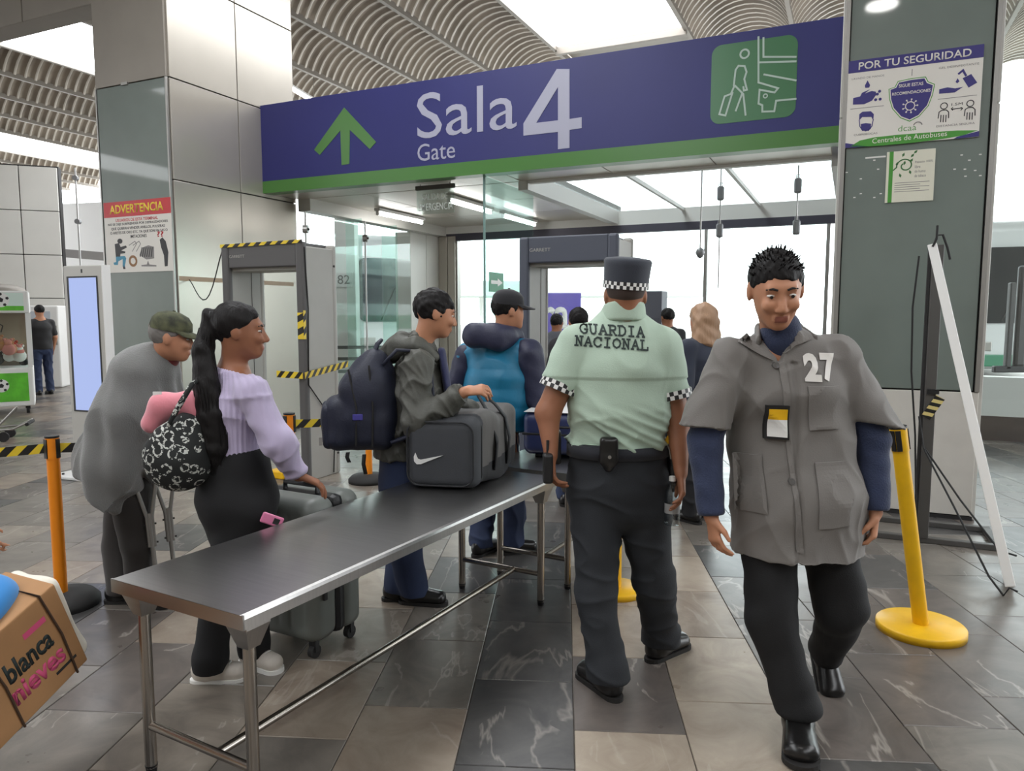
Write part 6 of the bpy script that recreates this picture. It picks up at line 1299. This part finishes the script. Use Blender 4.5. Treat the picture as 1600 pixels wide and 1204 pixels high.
mb = MB(); tape(mb, (-.02, -.036, .86), (.06, -.04, 1.0), (.05, 0, -.03), .006, .05, .02); mb.build('hazard_tape_end', [mat('pale_tape_yellow', C(220, 200, 130), .5), M_tape_b], st)
MB().box(-.02, .05, -.05, -.03, 1.02, 1.05).build('tape_clip', M_black, st)
b0_, b1_ = at(1580, 924, 3.98), at(1456, 384, 4.56); b0_.z = .0; dB = (b1_ - b0_); Lb = dB.length; zb_ = dB.normalized(); yb_ = Vector((.52, .85, 0)); yb_ = (yb_ - zb_ * yb_.dot(zb_)).normalized(); xb_ = yb_.cross(zb_)
wbd = empty('leaning_board', b0_ + UPV * .012, 0, 'white board leaning edge-on against the steel sign stand', 'board'); wbd.rotation_mode = 'QUATERNION'; wbd.rotation_quaternion = Matrix((xb_, yb_, zb_)).transposed().to_quaternion()
MB().box(-.022, .022, 0, .24, .03, Lb, bev=.005).build('panel', M_white_plastic, wbd); MB().box(-.026, .026, -.004, .02, .02, Lb, bev=.004).build('edge_frame', M_white, wbd)
MB().tube([(.0, -.004, Lb - .02), (.03, -.01, Lb + .02), (.05, -.01, Lb + .1)], .007, 6).build('cord_end', M_rubber, wbd)
def cordw(pts, label, r=.006):
    o = MB().tube([Vector(p_) for p_ in pts], r, 6).build('wire', M_rubber); return tag(o, label, 'wire', 'thin dark wires by the leaning board')
A0 = at(1436, 650, 4.85); cordw([A0, at(1443, 700, 4.8), at(1490, 790, 4.5), at(1545, 900, 4.05), at(1568, 930, 3.93), at(1577, 918, 3.92), at(1590, 924, 3.90)], 'dark wire looping from the sign stand to the foot of the leaning board')
cordw([at(1445, 700, 4.84), at(1500, 780, 4.6), at(1562, 860, 4.25), at(1588, 868, 4.15)], 'upper dark wire slanting from the sign stand across the leaning board')
cordw([at(1436, 400, 4.86), at(1426, 480, 4.86), at(1424, 580, 4.86), at(1430, 680, 4.86), at(1432, 840, 4.86)], 'dark wire hanging down beside the sign stand post')
bk = at(1383, 664, 3.75); sw_b = empty('belt_receiver', bk, 0, 'black round belt receiver behind the coat sleeve of the man numbered 27', 'receiver'); MB().cyl((0, -.02, 0), (0, .02, 0), .045, n=20).build('disc', M_black, sw_b); MB().box(-.02, .09, -.012, .012, -.08, -.03, bev=.004).build('bracket', M_black, sw_b)
# ================================================================== gate room: hanging sign, arrow sign, tie rods, lamps
hs = at(680, 312, 8.75); hgs = empty('emergency_exit_sign', hs, TH, 'frosted glass SALIDA DE EMERGENCIA sign hanging from the soffit', 'sign')
MB().box(-.25, .25, -.005, .005, -.16, .12).build('glass_plate', glassmat('frosted_edge_glass', (.86, .92, .90, 1), .1), hgs); MB().box(-.26, .26, -.02, .02, .12, .17, bev=.006).build('holder', M_grim, hgs)
for x in (-.2, .2): MB().cyl((x, 0, .17), (x, 0, 3.06 - hs.z), .006, n=8).build('hanger', M_alu, hgs)
M_et = mat('etched_white_lettering', C(232, 238, 234), .6); text('lettering', 'SALIDA DE', M_et, hgs, WALLM @ T(-.17, .0, .006), w=.34, h=.075, ext=.002, bold=.01); text('lettering', 'EMERGENCIA', M_et, hgs, WALLM @ T(-.22, -.12, .006), w=.46, h=.085, ext=.002, bold=.01)
ar = W(-3.62 + e1 + .011, VS + .35); gs = empty('exit_arrow_sign', (ar.x, ar.y, 0), TH, 'small green plate with white arrow on the glass screen', 'sign')
ue = -3.62 + e1 + .009; (va, za), (vb_, zb2) = on_u(764, 441, ue), on_u(786, 441, ue); wA = (vb_ - va) / 2; ap_ = W(ue, (va + vb_) / 2, (za + zb2) / 2); gs.location = ap_; gs.rotation_euler.z = TH + PI / 2
MB().box(-wA, wA, -.006, .0, -.11, .11).build('plate', mat('exit_green', C(40, 130, 90), .4), gs); MB().prism([(a_ * wA / .065, b_) for a_, b_ in [(-.05, -.02), (.01, -.02), (.01, -.045), (.055, 0), (.01, .045), (.01, .02), (-.05, .02)]], .006, .008, M=WALLM).build('arrow', M_white, gs)
M_rod = mat('satin_rod', C(176, 174, 172), .3, .7); M_rodg = mat('rod_fitting_grey', C(140, 140, 142), .4, .4)
def tie_rod(x, y0, y1, Y, label, bobs=(), r=.009, drop=False, fit=()):
    a, b = at(x, y0, Y), at(x, y1, Y); a.x = b.x; o = empty('tie_rod', (b.x, b.y, b.z), 0, label, 'tie rod', 'hanging tie rods of the glazing'); h = a.z - b.z
    MB().cyl((0, 0, 0), (0, 0, h), r, n=10).build('rod', M_rod, o)
    for yb__ in bobs:
        z = at(x, yb__, Y).z - b.z; bb = MB().box(-.045, .045, -.03, .03, z - .09, z + .09, bev=.025).build('turnbuckle', M_rodg, o); MB().tube([(-.02, 0, z + .08), (-.02, 0, z + .13), (.02, 0, z + .13), (.02, 0, z + .08)], .006, 6).build('fork', M_rodg, bb)
    for yf in fit:
        z = at(x, yf, Y).z - b.z; g_ = MB().cyl((-.03, 0, z), (.03, 0, z), .05, n=14).build('glass_fitting', M_rod, o); MB().cyl((.03, 0, z), (.05, 0, z), .015, n=8).build('bolt', M_dark, g_)
    if drop: MB().lathe([(0, -.09), (.03, -.07), (.055, -.02), (.04, .02), (.012, .04)], 16).build('end_weight', M_rodg, o)
tie_rod(1094, 262, 392, 8.7, 'pale tie rod ending in a pear shaped weight', drop=True)
tie_rod(1122, 262, 450, 9.6, 'pale tie rod with two turnbuckles beside the pear shaped weight', bobs=(302, 360))
tie_rod(1244, 258, 366, 9.0, 'pale tie rod with two turnbuckles near the right column', bobs=(290, 355))
for x, y0, y1, Y, lb in ((486, 330, 681.7, 9.3, 'steel tie rod inside the side glazing beside the near detector'), (576, 345, 658.2, 10.6, 'steel tie rod inside the side glazing above the backpack')): tie_rod(x, y0, y1, Y, lb, bobs=(), r=.012, fit=(358 if x < 500 else 372,))
def tube_lamp(a, b, label, r=.02):
    a, b = Vector(a), Vector(b); o = empty('fluorescent_lamp', (a + b) / 2, math.atan2((b - a).y, (b - a).x), label, 'lamp', 'fluorescent tube lamps'); L_ = (b - a).length
    MB().cyl((-L_ / 2, 0, 0), (L_ / 2, 0, 0), r, n=12).build('tube', M_tube_light, o); MB().box(-L_ / 2 - .02, L_ / 2 + .02, -.05, .05, .035, .08, bev=.008).build('housing', M_white, o)
    for s_ in (-1, 1): MB().box(s_ * L_ / 2 - .015, s_ * L_ / 2 + .015, -.02, .02, -.02, .05).build('holder', M_white, o)
tube_lamp(W(-6.2, 8.9, 2.97), W(-6.2, 10.1, 2.97), 'lit tube lamp under the gate ceiling by the side glazing'); tube_lamp(W(-4.7, 8.3, 2.97), W(-4.7, 9.5, 2.97), 'lit tube lamp under the gate ceiling beside the glass screen'); tube_lamp(W(-4.7, 9.9, 2.97), W(-4.7, 11.1, 2.97), 'lit tube lamp under the gate ceiling farthest from the sign')
l0, l1 = at(454, 138, 15.5), at(494, 151, 16.6); l1.z = l0.z; tube_lamp(l0, l1, 'lit tube lamp hanging under the hall roof behind the left column', .03)
for a in (l0, l1): MB().cyl((0, 0, 0), (0, 0, RZ0 + .3 - a.z), .006, n=6).build('hanger', M_alu, bpy.data.objects[[o.name for o in bpy.data.objects if o.name.startswith('fluorescent_lamp')][-1]], ((-1 if a is l0 else 1) * (l1 - l0).length / 2 * .8, 0, 0))
# round hall lamp whose reflection shows on the right column
d_ = ray(1378, 7); o_ = Vector((0, 0, CAM_H)); t_ = (VR0 - .03) / d_.dot(VX); hit = o_ + d_ * t_; rd_ = d_ - VX * 2 * d_.dot(VX); t2 = (6.25 - hit.z) / rd_.z; lp = hit + rd_ * t2
rl = empty('round_lamp', lp, 0, 'round hall ceiling lamp above the queue', 'lamp'); MB().cyl((0, 0, -.02), (0, 0, 0), .22, n=28).build('diffuser', emat('lit_round_diffuser', (1, .98, .94, 1), 60.), rl); MB().cyl((0, 0, 0), (0, 0, .1), .24, n=28).build('housing', M_white, rl); MB().cyl((0, 0, .1), (0, 0, .5), .012, n=8).build('stem', M_alu, rl)
scn = at(1022, 500, 9.4); sc2 = empty('dark_screen_panel', (scn.x, scn.y, 0), TH, 'tall dark grey screen panel beyond the guard shoulder', 'cabinet'); MB().box(-.11, .13, -.15, .15, 0, at(1022, 455, 9.4).z, bev=.01).build('body', mat('slate_grey_panel', C(92, 94, 104), .5), sc2); MB().box(-.09, .11, -.156, -.15, .1, 1.5).build('door', mat('slate_grey_panel_face', C(84, 86, 96), .5), sc2)  # dark grey rectangle taken for a screen panel, built as a box
# ================================================================== left background: claw machine, vending cabinet, trolley
cm0 = ground(56, 645); cm = empty('claw_machine', (cm0.x, cm0.y, 0), .56, 'white claw machine with football pictures at the far left edge', 'machine')
MB().box(-.95, 0, 0, .8, .12, .72, bev=.02).build('lower_cabinet', M_white, cm); MB().box(-.95, 0, 0, .8, 1.56, 1.9, bev=.02).build('upper_cabinet', M_white, cm); MB().lathe([(.45, 0), (.42, .05), (.3, .1), (0, .13)], 28, M=T(-.475, .4, 1.9) @ Matrix.Diagonal((1, .85, 1, 1))).build('dome', M_panel_grey, cm)
for x in (-.95, -.06):
    for y in (0, .74): MB().box(x, x + .06, y, y + .06, .72, 1.56).build('post', M_white, cm)
MB().box(-.89, -.06, .012, .02, .72, 1.56).build('pane', M_glass, cm); MB().box(-.02, -.012, .06, .74, .72, 1.56).build('pane', M_glass, cm); MB().box(-.9, -.06, .74, .76, .72, 1.56).build('back_panel', mat('mirror_beige', C(170, 150, 130), .4), cm)
MB().box(-.88, -.07, -.006, 0, .2, .64).build('picture', mat('grass_green', C(96, 190, 50), .5, var=.3, vscale=4), cm); MB().box(-.88, -.07, -.006, 0, 1.6, 1.87).build('picture', mat('pale_green_print', C(214, 232, 222), .5), cm); MB().box(-.88, -.07, -.008, -.006, 1.6, 1.67).build('grass_strip', MATS['grass_green'], cm)
def football(x, z, r):
    MB().prism(circ(x, z, r, 24), .006, .009, M=WALLM).build('football_picture', M_white, cm); mb = MB(); mb.prism(circ(x, z, r * .36, 5, .3, .3 + 2 * PI), .009, .011, M=WALLM)
    for i in range(5): t = .3 + 2 * PI * i / 5; mb.prism(circ(x + r * .8 * math.cos(t), z + r * .8 * math.sin(t), r * .22, 5), .009, .011, M=WALLM)
    mb.build('football_patches', M_p_black, cm)
football(-.60, .43, .17); football(-.42, .45, .10); football(-.36, 1.76, .11)
text('lettering', 'M', M_p_red, cm, WALLM @ T(-.72, 1.72, .006), w=.09, h=.09, ext=.003, bold=.03)
rr = random.Random(2); pl = MB(); cols = [mat('plush_%s' % n_, c, .9) for n_, c in (('tan', C(190, 130, 90)), ('pink', C(220, 140, 130)), ('black', C(30, 28, 28)), ('white', C(230, 226, 220)), ('red', C(180, 50, 50)))]
for i in range(26):
    x, y, z = rr.uniform(-.85, -.1), rr.uniform(.1, .68), rr.uniform(.76, .98) if i < 16 else rr.uniform(.95, 1.15); r_ = rr.uniform(.06, .1); toy = empty('x', (0, 0, 0)); bpy.data.objects.remove(toy); pr_l = [(math.sin(t) * r_, -math.cos(t) * r_) for t in np.linspace(0, PI, 8)]
    mb = MB().lathe(pr_l, 12, M=T(x, y, z)); mb.lathe([(a * .6, b * .6) for a, b in pr_l], 10, M=T(x, y - r_ * .3, z + r_ * 1.15))
    for s_ in (-1, 1): mb.lathe([(a * .25, b * .25) for a, b in pr_l], 8, M=T(x + s_ * r_ * .5, y - r_ * .3, z + r_ * 1.65))
    o = mb.build('plush_toy', cols[2] if z < .86 else rr.choice(cols)); o.parent = cm
MB().tube([(-.45, .4, 1.56), (-.45, .4, 1.42)], .02, 8).build('claw_stem', M_alu, cm)
for t in (0, 2.1, 4.2): MB().tube([(-.45, .4, 1.42), (-.45 + .08 * math.cos(t), .4 + .08 * math.sin(t), 1.36), (-.45 + .05 * math.cos(t), .4 + .05 * math.sin(t), 1.26)], .01, 6).build('claw_arm', M_dark, cm)
for x in (-.85, -.1):
    for y in (.1, .7): MB().cyl((x - .02, y, .05), (x + .02, y, .05), .05, n=14).build('wheel', M_rubber, cm); MB().box(x - .03, x + .03, y - .03, y + .03, .08, .13).build('wheel_bracket', M_dark, cm)
vm = at(66, 560, 15.4); vmo = empty('vending_cabinet', (vm.x, vm.y, 0), .2, 'pale upright vending cabinet behind the man in black t-shirt', 'cabinet'); MB().box(-.35, .35, 0, .6, 0, 1.72, bev=.03).build('body', M_white, vmo); MB().box(-.28, .2, -.01, 0, .6, 1.6).build('window', mat('cabinet_window', C(190, 196, 204), .15), vmo); MB().box(.24, .31, -.01, 0, .9, 1.3).build('coin_panel', M_panel_grey, vmo)
tr0 = ground(6, 690); tro = empty('luggage_trolley', (tr0.x, tr0.y, 0), .4, 'bare metal luggage trolley at the left edge below the claw machine', 'trolley')
MB().tube([(-.6, 0, .12), (.1, 0, .15), (.25, .02, .22)], .014, 8).build('frame_rail', M_alu, tro); MB().tube([(-.6, .35, .12), (.1, .35, .15), (.25, .33, .22)], .014, 8).build('frame_rail', M_alu, tro); MB().tube([(-.1, 0, .14), (.05, 0, .3), (.16, .0, .42)], .014, 8).build('handle_rail', M_alu, tro); MB().cyl((.25, -.01, .2), (.25, .36, .2), .022, n=10).build('grip', M_rubber, tro)
for x in (-.5, .0):
    for y in (0, .35): MB().cyl((x, y - .02, .06), (x, y + .02, .06), .06, n=16).build('wheel', M_rubber, tro)
# glass fin and rod at far left
p_ = at(126, 420, 11.5); o = empty('tie_rod', p_, 0, 'pale tie rod with clamps left of the clad column', 'tie rod', 'hanging tie rods of the glazing'); zt = at(126, 262, 11.5).z - p_.z; MB().cyl((0, 0, -p_.z), (0, 0, zt), .014, n=10).build('rod', M_rod, o)
for y in (278, 346): z = at(126, y, 11.5).z - p_.z; MB().cyl((0, -.03, z), (0, .03, z), .04, n=12).build('clamp', M_rodg, o)
# ================================================================== outside: coaches, bay number, canopy, purple sign
M_bus = mat('white_coach_paint', C(222, 226, 226), .25, coat=.3); M_bglass = mat('dark_coach_glass', C(30, 38, 44), .08, coat=.5); M_busg = mat('green_coach_stripe', C(70, 140, 110), .3)
def coach(loc, rz, label, stripe=None):
    o = empty('coach', loc, rz, label, 'bus', 'coaches in the yard')       # nose towards -y
    v = Vol((-1.3, -.1, .3), (1.3, 9.2, 3.6), .06); v.rbox((0, 4.6, 1.95), (1.25, 4.5, 1.6), .28); soft('body', v, M_bus, o, it=2)
    for s_ in (-1, 1):
        MB().box(s_ * 1.245 - .02, s_ * 1.245 + .02, .9, 8.6, 1.9, 2.9).build('side_windows', M_bglass, o)
        for y in (1.6, 7.2): MB().cyl((s_ * 1.05, y, .48), (s_ * 1.28, y, .48), .48, n=24).build('wheel', M_rubber, o)
        m_ = MB().tube([(s_ * 1.0, .2, 2.95), (s_ * 1.25, -.25, 2.9), (s_ * 1.3, -.35, 2.6)], .04, 8).build('mirror_arm', M_bus, o); MB().box(s_ * 1.3 - .11, s_ * 1.3 + .11, -.42, -.3, 1.95, 2.65, bev=.05).build('mirror', M_bus, m_)
        MB().box(s_ * .85 - .2, s_ * .85 + .2, .07, .12, .75, .95, bev=.02).build('headlamp', M_alu, o)
    MB().prism(rrect(-1.08, 1.08, 1.35, 2.95, .2), 0, .05, M=T(0, .11, 0) @ WALLM).build('windscreen', M_bglass, o)
    for x in (-.5, .5): MB().tube([(x, .03, 1.4), (x + .35, .03, 2.2)], .02, 6).build('wiper', M_black, o)
    MB().box(-1.1, 1.1, .06, .12, .42, .68, bev=.03).build('bumper', M_det_dark if stripe is None else stripe, o)
    if stripe: [MB().box(s_ * 1.25 - .01, s_ * 1.25 + .02, .6, 9, 1.0, 1.5).build('stripe', stripe, o) for s_ in (-1, 1)]
    return o
c1 = at(628, 560, 19.0); coach((c1.x, c1.y, 0), math.radians(22), 'white coach with dark windscreen parked outside the side glazing')
c2 = at(1606, 560, 15.5); coach((c2.x, c2.y, 0), math.radians(-18), 'white and green coach parked beyond the right parapet', M_busg)
mm_ = at(1578, 500, 13.2); bm_ = empty('coach_mirror_post', (mm_.x, mm_.y, 0), 0, 'black coach door frame beyond the right glazing', 'frame'); MB().box(-.05, .05, -.05, .05, .55, 2.1, bev=.02).build('post', M_black, bm_); MB().box(-.25, .3, -.05, .05, .5, .62, bev=.02).build('foot_bar', M_black, bm_); MB().box(.1, .3, -.06, .06, .6, 2.4, bev=.05).build('panel', M_black, bm_)
n82 = at(537, 437, 12.6); bn = empty('bay_number', (n82.x, n82.y, 0), TH + PI / 2 + .5, 'white bay plate numbered 82 on a pale post outside the side glazing', 'plate'); bn.rotation_euler.z = -.2; zz = n82.z
MB().box(-.16, .2, .02, .2, 0, 3.2, bev=.01).build('post', M_white, bn); MB().box(-.16, .16, 0, .02, zz - .12, zz + .12).build('plate', M_white_plastic, bn); text('numerals', '82', M_p_grey, bn, WALLM @ T(-.11, zz - .07, 0), w=.22, h=.15, ext=.003)
be = at(555, 560, 11.6); bch = empty('metal_bench', (be.x, be.y, 0), .1, 'dark metal bench outside the side glazing behind the backpack', 'bench')
for z in (.42, .62, .82, 1.0): MB().box(-.5, .5, -.02 if z > .5 else -.4, .02, z, z + .05).build('slat', M_grim, bch)
for x in (-.48, .44):
    MB().box(x, x + .05, -.03, .03, 0, 1.05).build('leg', M_dark, bch); MB().box(x, x + .05, -.4, -.35, 0, .42).build('leg', M_dark, bch)
ps = at(868, 506, 16); pso = empty('purple_sign', (ps.x, ps.y, 0), 0, 'purple sign with white letters in the bus yard beyond the far detector', 'sign'); MB().box(-.45, .55, -.03, .03, .9, 2.0, bev=.02).build('board', mat('purple_board', C(110, 96, 190), .5), pso); MB().box(-.02, .02, -.02, .02, 0, .9).build('post', M_alu, pso); text('lettering', 'ra', M_white, pso, WALLM @ T(-.3, 1.2, .03), w=.6, h=.5, ext=.005, bold=.02)
cn_ = at(820, 455, 34); cno = empty('yard_canopy', (cn_.x, cn_.y, 0), 0, 'pale green canopy across the far side of the bus yard', 'canopy'); MB().box(-7, 8, -1.5, 1.5, 2.3, 3.0, bev=.05).build('roof', mat('pale_green_canopy', C(206, 212, 206), .6), cno)
for x in (-6, -2, 2, 6): MB().cyl((x, 0, 0), (x, 0, 2.3), .1, n=12).build('post', M_white, cno)
